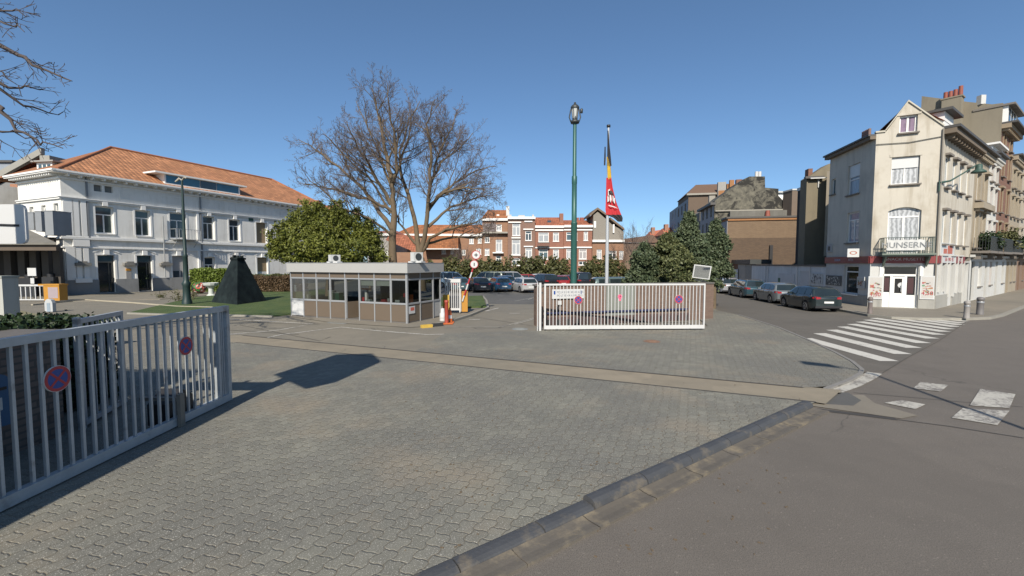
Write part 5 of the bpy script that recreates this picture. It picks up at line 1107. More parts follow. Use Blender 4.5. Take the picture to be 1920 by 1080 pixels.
# banner on the balcony
BN=thing('balcony_banner','white lettered banner tied to the green balcony railing','banner',ff.p((b0_+b1_)/2,zb_+.6,dp+.03))
ba,bb_,bc_,bd_=ff.rect(1652,448,1719,464.5); sc_b=1.0
mb=MB(); nb=24; V=[]
for i in range(nb+1):
    for j in (0,1): t=i/nb; V.append(ff.p(b0_+.15+(b1_-b0_)*.74*t,zb_+.28+j*(.62+.02*math.sin(t*31)),dp+.04+.015*math.sin(t*25)))
mb.add(V,[(2*i,2*i+2,2*i+3,2*i+1) for i in range(nb)]); mb.build('cloth',mat('banner cloth',(.50,.50,.48),.8,.1,3),BN)
text('MUNSERNE',.46,ff.p(b0_+.10+(b1_-b0_)*.40,zb_+.58,dp+.065),ff.d,mat('grey lettering',(.20,.21,.215),.7),'lettering',BN); done()
# posters
def poster(fr_,rc,label,seed,zoff=.0):
    rn=random.Random(seed); a,b,c,d=rc; T=thing('poster_panel',label,'poster',fr_.p((a+b)/2,c,.07)); mb=MB(); fr_.box(mb,a,b,c,d,.065,.11); mb.build('frame',mat('poster frame',(.5,.5,.49),.5),T)
    mb=MB(); fr_.quad(mb,a+.07,b-.07,c+.07,d-.07,.112,0)
    w_,h_=b-a-.2,d-c-.2
    for i in range(34):
        m_=1+rn.choice((0,1,1,2,3,4)); cx=a+.1+w_*rn.random(); cz=c+.1+h_*(.15+.6*rn.random()); rx=.03+.07*rn.random(); rz_=.02+.035*rn.random(); k=7; o_=.113+i*.00015
        vs=[fr_.p(min(max(cx+rx*math.cos(2*math.pi*j/k),a+.08),b-.08),min(max(cz+rz_*math.sin(2*math.pi*j/k),c+.08),d-.08),o_) for j in range(k)]; mb.add(vs,[tuple(range(k))],m_)
    mb.build('print',[mat('poster paper',(.45,.43,.40),.5),mat('print green',(.12,.25,.14),.5),mat('print orange',(.33,.17,.08),.5),mat('print dark',(.1,.09,.08),.5),mat('print red',(.35,.06,.06),.5),mat('print pale',(.5,.45,.35),.5)],T)
    return T,a,b,c,d
t1=poster(ff,ff.rect(1627.8,518,1654,560.5),'food poster in a grey frame left of the shop door',3); text('1,50',.32,ff.p((t1[1]+t1[2])/2,t1[3]+.28,.125),ff.d,RED,'price',t1[0]); done()
t1=poster(ff,ff.rect(1725,517,1750.5,561),'food poster in a grey frame right of the shop door',8); text('4,50',.32,ff.p((t1[1]+t1[2])/2,t1[3]+.36,.125),ff.d,RED,'price',t1[0]); done()
poster(sfr,sfr.rect(1610.6,519,1623.4,540.8),'small dark poster between the side shop window and the corner',12); done()
def mural(fr_,rc,label,seed,dark):
    rn=random.Random(seed); a,b,c,d=rc; T=thing('mural_panel',label,'poster',fr_.p((a+b)/2,c,.03)); mb=MB(); fr_.box(mb,a,b,c,d,.02,.05); mb.build('board',mat('mural dark' if dark else 'mural pale',(.09,.09,.085) if dark else (.5,.5,.48),.7),T)
    mb=MB()
    for i in range(60):
        cx=a+(b-a)*rn.uniform(.08,.92); cz=c+(d-c)*rn.uniform(.1,.9); r_=rn.uniform(.03,.11); k=6
        mb.add([fr_.p(cx+r_*math.cos(2*math.pi*j/k)*rn.uniform(.4,1),cz+r_*math.sin(2*math.pi*j/k)*rn.uniform(.4,1),.0505+i*.0002) for j in range(k)],[tuple(range(k))])
    mb.build('drawing',mat('mural figures '+str(dark),(.45,.44,.4) if dark else (.12,.12,.13),.7),T); done()
mural(sfr,sfr.rect(1550,516.7,1578,535),'wide dark mural panel with pale figures on the side wall of the corner house',5,1)
T=thing('box_sign','white illuminated style box sign above the side shop band at the corner','sign',sfr.p(1.2,4.3,.2)); q=sfr.p(1.0,0,.15); bx=Fr((q.x,q.y),(ff.d)); mb=MB(); zs0,zs1=hz(482,28.4),hz(466,28.4); bx.box(mb,-.62,.0,zs0,zs1,-.08,.08); mb.build('box',PWH,T); mb=MB(); 
for i in range(18):
    t=2*math.pi*i/18; t2=2*math.pi*(i+1)/18; f_=lambda t,k: bx.p(-.31+.2*k*math.cos(t),(zs0+zs1)/2+.12*k*math.sin(t),.083); mb.add([f_(t,1),f_(t2,1),f_(t2,.65),f_(t,.65)],[(0,1,2,3)])
mb.build('ring_mark',mat('brown ring',(.35,.12,.08),.6),T); done()
T=thing('logo_panel','white square panel with red marks above the shop band on the main street side','sign',mfr2.p(2,4,.1)); mb=MB(); mfr2.box(mb,.5,4.0,zB1+.05,zB1+.8,.01,.06); mb.build('panel',PWH,T); mb=MB(); mfr2.box(mb,1.2,2.0,zB1+.15,zB1+.45,.061,.07); mfr2.box(mb,2.2,3.4,zB1+.15,zB1+.65,.061,.07); mb.build('marks',mat('brown red marks',(.4,.12,.08),.6),T); done()
T=thing('meter_box','small framed grey wall box with pipes on the shaded side wall above the band','wall box',sfr.p(4,4,.1)); mb=MB(); a,b,c,d=sfr.rect(1552,459,1561,473); sfr.box(mb,a,b,c,d,.01,.08); mb.build('box',mat('box grey',(.33,.34,.34),.6),T); mb=MB(); sfr.box(mb,a+.2,b-.25,c+.12,d-.12,.081,.1); mb.build('door',DKM,T); done()
# wall lamp arm, green
T=thing('wall_lamp','green cast iron wall lantern on a long arm above the main street','street lamp',mfr2.p(.1,8,.2)); l0=ff.p(FL-.1,hz(343,26),.1); 
l1=l0+Vector((2.2,-1.2,0)); e_=at(1829,318,27); mb=MB(); pts=[l0,l0.lerp(e_,.3)+Vector((0,0,-.12)),l0.lerp(e_,.65)+Vector((0,0,.05)),e_+Vector((0,0,.25))]; mb.tube(pts,[.07,.05,.04,.035],8); mb.cyl(l0-Vector((0,0,.5)),l0+Vector((0,0,.12)),.04,n=8); mb.build('arm',mat('green lamp arm',(.035,.075,.06),.6,.2,5),T)
mb=MB(); mb.lathe((e_.x+.2,e_.y,e_.z-.1),[(.0,.45),(.13,.42),(.17,.26),(.16,.13),(.33,0),(.36,-.09),(.24,-.11),(.0,-.11)],14); mb.build('lantern',mat('green lamp arm',(.04,.12,.09)),T); done()
# ---------------- main street row ----------------
def chim(mb,f,u,o,z,wd=.9,dp_=.5,h=1.2,pots=3,pm=1):
    f.box(mb,u-wd/2,u+wd/2,z,z+h,o-dp_/2,o+dp_/2,0)
    for i in range(pots):
        uu=u-wd/2+wd*(i+.5)/pots; p=f.p(uu,z+h+.002,o); mb.cyl(p,p+Vector((0,0,.45)),.09,.075,n=8,m=pm)
TC=mat('terracotta pot',(.24,.07,.045),.7,.2,5)
def rowhouse(label,fr,u0,u1,z,wm,fm,pane,floors,ncol,roofm=None,balc=(),door=True,ww=1.0,depth=9,trimc=None,cor=.6,shop=None,roofh=0,rnd_=0,sd=.2,pil=False,name='row_house'):
    T=thing(name,label,'house',fr.p(u0,0)); ops=[]; W=u1-u0; g=W/ncol
    for (c,d) in floors:
        for i in range(ncol): m_=u0+g*(i+.5); ops.append((m_-ww/2,m_+ww/2,c,d))
    gops=[]
    if door:
        for i in range(ncol): m_=u0+g*(i+.5); gops.append((m_-ww/2,m_+ww/2,.13 if i==0 else 1.1,3.0))
    mb=MB(); zz=3.5 if shop else 0.05
    wall(mb,fr,u0,u1,zz,z,ops if shop else ops+gops,.2); shell(mb,fr,u0,u1,zz,z,depth); mb.build('wall',wm,T)
    if shop: mb=MB(); wall(mb,fr,u0,u1,.05,3.49,gops,.25,o=.02); fr.box(mb,u0+.02,u1-.02,3.3,3.48,.021,.25); mb.build('ground_floor_wall',shop,T)
    for r_ in ops: window(T,fr,r_,fm,(pane,G1,G3,CUR)[int(abs(r_[0]*7.3+r_[2]*3.1))%4],.16,.07,1,(.75,),sill=SILL,sd=sd)
    for k,r_ in enumerate(gops):
        if k==0: mb=MB(); fr.box(mb,*r_,-.2,-.12); dd=mb.build('door',WOOD if rnd_%2 else DKM,T); mb=MB(); fr.box(mb,r_[1]-.15,r_[1]-.12,1.1,1.25,-.119,-.08); mb.build('handle',ALU,dd)
        else: window(T,fr,r_,fm,G1,.2,.07,1,(.75,),sill=SILL)
    t=trimc or wm
    for r_ in ops: mb=MB(); fr.box(mb,r_[0]-.1,r_[1]+.1,r_[3]+.02,r_[3]+.18,.003,sd); fr.box(mb,r_[0]-.12,r_[0]-.003,r_[2],r_[3],.003,.07); fr.box(mb,r_[1]+.003,r_[1]+.12,r_[2],r_[3],.003,.07); mb.build('window_surround',t,T)
    if pil:
        for u in (u0+.02,u1-.3): mb=MB(); fr.box(mb,u,u+.28,0.1,z-.4,.003,.12); mb.build('pilaster',t,T)
    mb=MB(); fr.box(mb,u0,u1,z-.35,z-.002,.004,cor*.6); fr.box(mb,u0,u1,z,z+.15,-.1,cor,1)
    u=u0+.2
    while u<u1-.15: fr.box(mb,u,u+.12,z-.55,z-.352,.004,cor*.5); u+=.55
    mb.build('cornice',[t,DGR],T)
    if roofm: mb=MB(); P=fr.p; mb.add([P(u0,z+.1,.0),P(u1,z+.1,.0),P(u1,z+roofh,-depth*.45),P(u0,z+roofh,-depth*.45),P(u1,z+.1,-depth),P(u0,z+.1,-depth)],[(0,1,2,3),(3,2,4,5),(0,3,5),(1,4,2)]); mb.build('roof',roofm,T)
    for (bu0,bu1,bz,bd) in balc:
        mb=MB(); fr.box(mb,bu0,bu1,bz-.16,bz,.003,bd); 
        for u in (bu0+.2,bu1-.35): fr.box(mb,u,u+.16,bz-.6,bz-.162,.003,bd*.5)
        bb=mb.build('balcony',SILL,T); mb=MB(); fr.box(mb,bu0,bu1,bz+.95,bz+1.0,bd-.05,bd)
        u=bu0
        while u<bu1: fr.box(mb,u,u+.025,bz+.002,bz+.95,bd-.035,bd-.01); u+=.12
        for k in range(1,7): 
            for uu in (bu0,bu1-.025): fr.box(mb,uu,uu+.025,bz+.002,bz+.95,bd*k/7,bd*k/7+.02)
        mb.build('railing',DKM,bb)
    return T
UH=[mfr2.u(x) for x in (1817,1844,1862,1886,1906)]
OCH=streaky('ochre render',(.30,.255,.19),(.18,.15,.11),.5); BK2=brick('brown red bricks',(.17,.068,.042),(.22,.09,.055),(.16,.12,.09),SM); WH3=streaky('white facade paint',(.48,.47,.44),(.3,.28,.24),.4)
T=rowhouse('narrow ochre house with tall windows and a long iron balcony beside the cream corner house',mfr2,UH[0]+.01,UH[1],10.9,OCH,WTR,G1,[(4.0,6.6),(7.4,9.5)],2,None,[(UH[0]+.2,UH[1]-.1,3.75,1.0)],True,1.3,shop=WH2,sd=.3)
mb=MB(); mfr2.box(mb,UH[0]+.4,UH[1]-.4,6.8,7.2,.003,.5); mb.build('loggia_sill',OCH,T); done()
T=rowhouse('white house with red striped window edges in the main street row',mfr2,UH[1]+.01,UH[2],11.3,WH3,RED,G2,[(4.2,6.2),(7.0,8.8),(9.3,10.5)],2,None,[(UH[1]+.1,UH[2]-.1,3.75,1.05)],True,1.0,shop=WH2,sd=.2)
mb=MB(); mfr2.box(mb,UH[1]+.1,UH[2]-.4,11.5,12.0,-1.6,.1); mfr2.box(mb,UH[1]-.1,UH[2]-.1,12.003,12.15,-1.8,.5,1); mb.build('dormer',[WTR,WTR],T); done()
# tall brick house with taupe party wall
TAU=streaky('taupe party wall',(.20,.175,.13),(.13,.112,.083),.5,.9,.35)
T=rowhouse('tall narrow brown brick house with round windows and a taupe party wall',mfr2,UH[2]+.01,UH[3],14.3,BK2,WOOD,G1,[(4.0,6.3),(7.2,9.2),(10.2,12.2),(12.7,13.7)],2,None,[(UH[2]+.1,UH[3]-.1,3.8,1.0)],True,1.1,trimc=mat('ochre trim',(.27,.21,.14),.8,.2,3),shop=WH2,cor=.9,depth=8.9)
pl_u,pl_z=UH[2],16.3
pwf=Fr(mfr2.p(UH[2]-.02,0,.0),-mfr2.n); 
if pwf.n.x>0: pwf=Fr(mfr2.p(UH[2]-.02,0,.0),-mfr2.n,flip=True)
mb=MB(); uL=pwf.u(1712); pts=[(0,9),(0,16.0),(.6,pwf.uz(1858,196)[1]),(pwf.u(1800),pwf.uz(1800,195)[1]),(pwf.u(1767),pwf.uz(1767,191)[1]),(uL,pwf.uz(1712,184)[1]),(uL,9)]
vs=[pwf.p(a,b,0) for a,b in pts]+[pwf.p(a,b,-.35) for a,b in pts]; n=len(pts); mb.add(vs,[tuple(range(n)),tuple(range(n,2*n))[::-1]]+[(i,(i+1)%n,n+(i+1)%n,n+i) for i in range(n)]); mb.build('party_wall',TAU,T)
ca,cb=pwf.u(1790),pwf.u(1754); ct=pwf.uz(1785,189)[1]; mb=MB(); pwf.box(mb,ca,cb,9,ct,.01,.9); pwf.box(mb,ca-.08,cb+.08,ct+.002,ct+.12,-.05,.95); st=mb.build('chimney_stack',TAU,T)
for i in range(4): mb=MB(); p=pwf.p(ca+(cb-ca)*(i+.5)/4,ct+.122,.45); hh=(.85,.65,.6,.6)[i]; mb.cyl(p,p+Vector((0,0,hh)),.16,.15,n=10); mb.build('chimney_pot',TC,st)
mb=MB(); p=pwf.p(pwf.u(1821),pwf.uz(1821,195)[1],-.1); mb.box(p.x-.2,p.x+.2,p.y-.2,p.y+.2,p.z-.2,p.z+.55); mb.build('vent_pipe',GRY,T)
mb=MB(); mfr2.box(mb,UH[2]+.1,UH[3]-1.2,14.46,15.75,-1.5,.3,0)
for i in range(3): mfr2.box(mb,UH[2]+.4+i*1.25,UH[2]+1.2+i*1.25,14.55,15.65,.301,.33,1)
mfr2.box(mb,UH[2]-.1,UH[3]-1.0,15.752,15.9,-1.7,.7,2); mb.build('attic_loggia',[WTR,G1,SILL],T); done()
T=rowhouse('yellow ochre house with dark window lintels further along the main street',mfr2,UH[3]+.01,UH[4],12.6,OCH,WTR,G2,[(4.2,6.2),(7.2,9.0),(9.8,11.4)],3,None,[(UH[3]+.4,UH[4]-1,3.9,1.1)],True,1.0,shop=OCH,sd=.25,rnd_=1); done()
T=rowhouse('pale house with white bays at the right picture edge of the main street',mfr2,UH[4]+.01,UH[4]+12,13.2,mat('beige render',(.36,.32,.26),.8,.15,1),WTR,G1,[(4.2,6.4),(7.4,9.4),(10.2,12)],4,None,[(UH[4]+1,UH[4]+7,3.9,1.1)],True,1.1,shop=mat('brown shop wall',(.2,.13,.09),.8),sd=.35); done()
# second-row tall brick block at the right edge
q=mfr2.p(UH[4]+6,0,0); T=thing('apartment_block','tall brick block with a brown roof above the far end of the main street','building',q)
mA=Fr(mfr2.p(0,0,-9),SM); uA=mA.u(1884); zA=mA.uz(1890,290)[1]; zB=mA.uz(1886,263)[1]; mb=MB(); mA.box(mb,uA,uA+60,0,zA,-9,0); mb.build('wall',BK2,T); mb=MB(); P=mA.p; mb.add([P(uA-.3,zA,.5),P(uA+60,zA,.5),P(uA+60,zB,-4),P(uA-.3,zB+.8,-4),P(uA-.3,zA,-9.5),P(uA+60,zA,-9.5)],[(0,1,2,3),(3,2,5,4),(0,3,4)]); mb.build('roof',mat('brown tiles dark',(.17,.11,.09),.8,.2,1),T); mb=MB(); mA.box(mb,uA-.3,uA+60,zA-.35,zA-.01,.01,.5); mb.build('cornice',WTR,T); done()
# balcony plants
# ---------------- side street: low wall, party walls ----------------
TNW=streaky('tan party wall',(.165,.14,.095),(.10,.088,.065),.55,.9,.35); 
# tan house directly behind the corner building
T=thing('party_wall_house','tan rendered gable wall standing between the corner house and the dark gap','house',C0+SR*8)
tA=at(1508,494,40.0); tf=Fr((tA.x,tA.y),(.98,-.2)); zz=lambda px,py: tf.uz(px,py)[1]
a,b=tf.u(1507),tf.u(1570); mb=MB(); pts=[(a,0),(b,0),(b,zz(1560,290)),(tf.u(1556),zz(1556,305)),(tf.u(1530),zz(1530,325)),(a,zz(1507,333))]
pts=[(a,0),(b,0),(b,zz(1570,300)),(tf.u(1545),zz(1545,308)),(a,zz(1508,334))]
vs=[tf.p(u,z,0) for u,z in pts]+[tf.p(u,z,-1.3) for u,z in pts]; n=len(pts); mb.add(vs,[tuple(range(n)),tuple(range(n,2*n))[::-1]]+[(i,(i+1)%n,n+(i+1)%n,n+i) for i in range(n)]); mb.build('wall',TNW,T)
mb=MB(); tf.box(mb,a-.25,tf.u(1536),zz(1508,336),zz(1508,332),.02,.35); mb.build('gutter',DGR,T)
mb=MB(); tf.box(mb,tf.u(1514),tf.u(1522),zz(1518,335),zz(1518,314),-1.2,-.5); mb.build('chimney',BK2,T)
mb=MB(); tf.box(mb,tf.u(1527),tf.u(1529),zz(1528,352),zz(1528,336),.02,.12); tf.box(mb,tf.u(1510),tf.u(1570),zz(1540,336),zz(1540,334),.36,.42); mb.build('downpipe',GRY,T)
done()
T=thing('dark_house','narrow blackened gap wall left of the tan party wall','house',tf.p(a-1,0,-3)); mb=MB(); tf.box(mb,a+.15,a+4,0,zz(1500,352),-2.2,-1.32); mb.build('wall',mat('near black wall',(.03,.028,.026),.9),T); mb=MB(); tf.box(mb,a+.1,a+4,zz(1500,352)+.01,zz(1500,346),-2.25,-1.31); mb.build('cap',GRY,T); done()  # wall in one even near-black colour
# low white wall along the side street
Ws=C0+SR*(SL_+.02); T=thing('yard_wall','long low white wall with doors and posters along the side street','wall',Ws)
lw=Fr(Ws,SR,flip=True); ue=lw.u(1410); zl_=2.62; mb=MB(); d1=lw.rect(1499,512,1518,552); d2=lw.rect(1443,511,1452,535)
wall(mb,lw,0,ue,.05,zl_,[(d1[0],d1[1],.1,2.2)],.1); shell(mb,lw,0,ue,.05,zl_,.3); mb.build('wall_body',streaky('white yard wall',(.56,.57,.57),(.28,.29,.29),.5),T)
mb=MB(); lw.box(mb,-.02,ue+.05,zl_+.002,zl_+.13,-.34,.08); mb.build('coping',DGR,T); mb=MB(); lw.box(mb,d1[0],d1[1],.1,2.2,-.1,-.05); mb.build('door',mat('pale grey door',(.48,.49,.5),.6),T)
mb=MB(); lw.box(mb,*lw.rect(1460,513,1489,545),.01,.04); mb.build('gate_panel',mat('pale grey door',(.48,.49,.5)),T)
mb=MB(); 
for px in (1437,1441,1497,1521): u=lw.u(px); lw.box(mb,u,u+.14,.05,2.55,.01,.07)
mb.build('pilaster',PWH,T); mb=MB(); lw.box(mb,*lw.rect(1460.0,521,1463.5,533),.045,.06); mb.build('green_notice',mat('green notice',(.03,.12,.08),.6),T); done()
mural(lw,lw.rect(1521,513,1543,532),'white scribbled poster at the right end of the low yard wall',6,0)
# yard roof bits
# brick party wall facing the camera
bq=at(1362,494,56); bf=Fr((bq.x,bq.y),(.98,-.2)); zb2=lambda px,py: bf.uz(px,py)[1]
T=thing('brick_house','large brown brick party wall with a paler upper part above the yard wall','house',bq)
b1u=bf.u(1496); za_=zb2(1430,446); zt4=zb2(1430,413)
mb=MB(); bf.box(mb,0,b1u,0,za_,-8,0); mb.build('wall',brick('brown party bricks',(.095,.062,.04),(.13,.085,.052),(.08,.06,.045),(1,0),.9,1.6),T)
mb=MB(); bf.box(mb,0,b1u,za_+.003,zt4,-8,.0); mb.build('upper_wall',brick('pale party bricks',(.165,.11,.066),(.205,.14,.083),(.14,.10,.07),(1,0),.9,1.6),T)
mb=MB(); bf.box(mb,0,b1u,zt4+.003,zt4+.28,-8,.15); mb.build('orange_band',mat('orange brick band',(.28,.13,.05),.8,.2,3),T)
mb=MB(); bf.box(mb,-.2,b1u+.2,zt4+.283,zt4+.5,-8,.25); mb.build('roof_edge',DGR,T)
mb=MB(); u=bf.u(1441); bf.box(mb,u,u+.35,zb2(1441,500),zb2(1441,460),.02,.3); mb.build('pipe',BLK,T); mb=MB(); sv=Fr(bq,SR,flip=True); sv.box(mb,.0,5,0,zt4,.003,.05); mb.build('street_front',mat('grey street front',(.27,.28,.3),.8,.2,1),T); done()
# ground floor fronts left of the yard wall
T=thing('shop_fronts','low brown and white fronts with a vertical lettered panel behind the parked cars','building',lw.p(ue+.1,0))
mb=MB(); cs=[1410,1398,1384,1375,1363,1358,1345]; mm=[3,0,1,2,4,2]
us_=[lw.u(x) for x in cs]
for i in range(6): lw.box(mb,us_[i]+.01,us_[i+1],.05,2.75+(i==2)*.5,-2.0,.0+.02*i,mm[i])
mb.build('front',[mat('front pale',(.33,.31,.28),.8),mat('front brown',(.16,.08,.05),.8),mat('front white',(.5,.53,.56),.7),mat('front grey',(.26,.25,.23),.8),mat('front blue',(.06,.09,.12),.6)],T)
mb=MB(); lw.box(mb,us_[0],us_[5],2.78,3.3,-2,.2); mb.build('fascia',DKM,T); 
mb=MB(); a,b,c,d=lw.rect(1377,505,1385,533); lw.box(mb,a,b,c,d,.13,.17); pn=mb.build('vertical_sign',mat('front white',(.5,.53,.56)),T)
for i,ch in enumerate('GARAGE'): text(ch,.5,lw.p((a+b)/2,d-.4-i*.45,.18),-lw.d,DKM,'lettering',pn)
done()
# mottled gable block
mq=at(1337,494,64); mg=Fr((mq.x,mq.y),(.98,-.2)); zm=lambda px,py: mg.uz(px,py)[1]; 
t_=NT('blackened mottled render'); n1=t_.noise(.35,7,t_.wpos(),.7,.6); n2=t_.noise(1.4,6,t_.wpos(),.7); xg=t_.ramp(t_.dot((1,0,0)),mg.p(mg.u(1385),0).x,mg.p(mg.u(1465),0).x)
cc=t_.mix(t_.ramp(n2,.38,.62),(.15,.138,.105),(.075,.07,.056)); cc=t_.mix(t_.ramp(t_.M('ADD',t_.noise(.55,8,t_.wpos(),.75,.8),t_.M('MULTIPLY',xg,.10)),.50,.57),cc,(.020,.019,.016)); MOT=t_.out(cc,.9)
T=thing('grey_gable_house','high blackened grey gable wall with a twin white chimney cap','house',mq)
pts=[(0,0),(mg.u(1470),0)]+[(mg.u(x),zm(x,y)) for x,y in ((1470,382),(1455,367),(1455,354),(1430,352),(1429,331),(1400,331),(1388,337),(1385,342),(1362,357))]+[(0,zm(1337,377))]
mb=MB(); vs=[mg.p(u,z,0) for u,z in pts]+[mg.p(u,z,-9) for u,z in pts]; n=len(pts); mb.add(vs,[tuple(range(n)),tuple(range(n,2*n))[::-1]]+[(i,(i+1)%n,n+(i+1)%n,n+i) for i in range(n)]); mb.build('wall',MOT,T)
mb=MB(); 
for px in (1415,1421): p=mg.p(mg.u(px),zm(px,331),-.4); mb.cyl(p,p+Vector((0,0,.75)),.22,n=10)
mb.build('chimney_cap',PWH,T); mb=MB(); mg.box(mb,mg.u(1338),mg.u(1470),zm(1380,396),zm(1380,394),.02,.3); mb.build('ledge',mat('pale ledge',(.28,.26,.22),.8),T)
mb=MB(); mg.box(mb,mg.u(1362),mg.u(1470),zm(1400,411),zm(1400,397),.31,1.2); mb.build('lower_block',streaky('dark stained block',(.11,.105,.09),(.2,.19,.17),.5),T)
mb=MB(); p=mg.p(mg.u(1429),zm(1429,409),1.5); mb.cyl(p,p+Vector((0,0,.9)),.35,.25,n=10); mb.build('pot',TC,T)
gs=Fr(mq,SR,flip=True); mb=MB(); ops=[(1.2+i*2.6,2.3+i*2.6,c,c+1.7) for i in range(3) for c in (4.6,7.4,9.8)]; zl3=zm(1337,377); wall(mb,gs,0,9,0,zl3-.6,ops,.15,o=.05); mb.build('street_front',mat('grey street front',(.27,.28,.3)),T)
for r_ in ops: window(T,gs,r_,WTR,G1,.1,.08,1,(.7,))
mb=MB(); gs.box(mb,-.2,9,zl3-.55,zl3-.2,-.1,.6); mb.build('eaves',DGR,T); done()
# white modern block and brown strip in the gap
T=thing('white_block','small white block with a dark window between the mottled gable and the dark gap','building',at(1470,400,70)); q=at(1456,400,72); q2=at(1486,400,72); mb=MB(); mb.box(q.x,q2.x,72,78,0,hz(362,72)); mb.build('wall',WTR,T); mb=MB(); a=at(1468,380,71.9); b=at(1481,392,71.9); mb.box(a.x,b.x,71.9,71.97,hz(388,72),hz(372,72)); mb.build('window',G1,T); mb=MB(); mb.box(q.x-.3,q2.x+.3,71.6,78,hz(362,72)+.01,hz(359,72)); mb.build('roof',GRY,T); done()
T=thing('brown_chimney_wall','narrow brown wall stub between the white block and the dark gap','wall',at(1490,400,60)); q=at(1484,400,60); q2=at(1497,400,60); mb=MB(); mb.box(q.x,q2.x,60,62,0,hz(357,60)); mb.build('wall',mat('brown rendered',(.16,.12,.09),.9,.2,1),T); mb=MB(); mb.box(q.x-.05,q2.x+.05,59.9,62,hz(357,60)+.01,hz(354,60)); mb.build('cap',GRY,T); done()
# big far block with brown roof
fq=at(1288,494,88); fb=Fr((fq.x,fq.y),(.98,-.2)); zq=lambda px,py: fb.uz(px,py)[1]
T=thing('apartment_block','tall brown block with a hipped brown roof at the end of the side street','building',fq)
ze=zq(1300,363); mb=MB(); fb.box(mb,0,fb.u(1382),0,ze,-12,0); mb.build('wall',mat('brown brick far',(.12,.085,.06),.85,.15,.6,fine=8),T)
mb=MB(); a,b=0,fb.u(1382); P=fb.p; zr_=zq(1320,338); mb.add([P(-.3,ze,.4),P(b+.3,ze,.4),P(b+.3,zr_,-5),P(fb.u(1311),zr_,-5),P(-.3,ze,-12),P(b+.3,ze,-12)],[(0,1,2,3),(0,3,4),(3,2,5,4)]); mb.build('roof',mat('brown roof tiles far',(.14,.085,.055),.8,.15,.7,fine=6),T)
mb=MB(); fb.box(mb,-.4,b+.4,ze-.35,ze-.003,.01,.5); mb.build('cornice',mat('pale ledge',(.28,.26,.22)),T)
mb=MB(); fb.box(mb,fb.u(1340),fb.u(1355),ze-1,zq(1348,343),.3,1.0); fb.box(mb,fb.u(1341),fb.u(1353),zq(1345,372),zq(1345,359),1.01,1.1,1); fb.box(mb,fb.u(1357),fb.u(1371),ze-1,zq(1363,347),.2,.9,1); fb.box(mb,fb.u(1360),fb.u(1368),zq(1365,355),zq(1363,346)+.6,1.0,1.6,1); fb.box(mb,fb.u(1374),fb.u(1385),ze-1,zq(1376,338),.0,.8,2); mb.build('rooftop_box',[mat('rooftop grey',(.27,.26,.24),.7),mat('orange brick band',(.28,.13,.05)),BK2],T)
gs=Fr(fq,SR,flip=True); mb=MB(); ops=[(2+i*4,3.6+i*4,c,c+1.9) for i in range(5) for c in (7,10.2,13.3)]; wall(mb,gs,0,24,0,ze-1,ops,.15,o=.05); mb.build('street_front',mat('blue grey front',(.25,.28,.32),.8,.15,1),T)
for r_ in ops: window(T,gs,r_,WTR,G1,.1,.1,1,())
done()
# lower link building between far block and gable
T=thing('link_house','lower house with a pale stair gable between the brown block and the blackened gable','house',at(1320,420,76)); q=at(1310,494,76); f5=Fr((q.x,q.y),(.98,-.2)); mb=MB(); pts=[(0,0),(f5.u(1380),0),(f5.u(1380),f5.uz(1380,365)[1]),(f5.u(1345),f5.uz(1345,372)[1]),(0,f5.uz(1310,398)[1])]; vs=[f5.p(u,z,0) for u,z in pts]+[f5.p(u,z,-8) for u,z in pts]; n=len(pts); mb.add(vs,[tuple(range(n)),tuple(range(n,2*n))[::-1]]+[(i,(i+1)%n,n+(i+1)%n,n+i) for i in range(n)]); mb.build('wall',mat('grey link wall',(.17,.155,.13),.85,.2,.7),T)
mb=MB(); f5.box(mb,f5.u(1325),f5.u(1336),f5.uz(1330,385)[1],f5.uz(1330,368)[1],.02,.7); mb.build('stair_gable',mat('pale ledge',(.28,.26,.22)),T); done()
# far red roofs of the side street
for i,(x0,x1,y0,y1,Yd,lb) in enumerate(((1247,1276,424,440,105,'small orange roofed house at the far end of the side street, nearest the tall block'),(1222,1250,430,446,118,'small orange roofed house at the far end of the side street, furthest left'))):
    q=at(x0,494,Yd); q2=at(x1,494,Yd); T=thing('far_house',lb,'house',q,'far small houses'); mb=MB(); mb.box(q.x,q2.x,Yd,Yd+8,0,hz(y1,Yd)); mb.build('wall',mat('far brick',(.3,.16,.11),.85),T)
    mb=MB(); mb.add([(q.x-.3,Yd-.3,hz(y1,Yd)),(q2.x+.3,Yd-.3,hz(y1,Yd)),(q2.x+.3,Yd+4,hz(y0-2,Yd)),(q.x-.3+.8,Yd+4,hz(y0+2,Yd)),(q.x-.3,Yd+8,hz(y1,Yd)),(q2.x+.3,Yd+8,hz(y1,Yd))],[(0,1,2,3),(3,2,5,4),(0,3,4),(1,5,2)]); mb.build('roof',mat('far orange roof',(.4,.13,.07),.8,.2,1),T)
    mb=MB(); mb.box(q.x+.5,q.x+1.4,Yd+2,Yd+3,hz(y1,Yd),hz(y0-5,Yd)); mb.box(q2.x-1.5,q2.x-.5,Yd-.1,Yd,hz(y1+9,Yd),hz(y1+3,Yd),1); mb.build('chimney',[mat('far brick',(.3,.16,.11)),PWH],T); done()
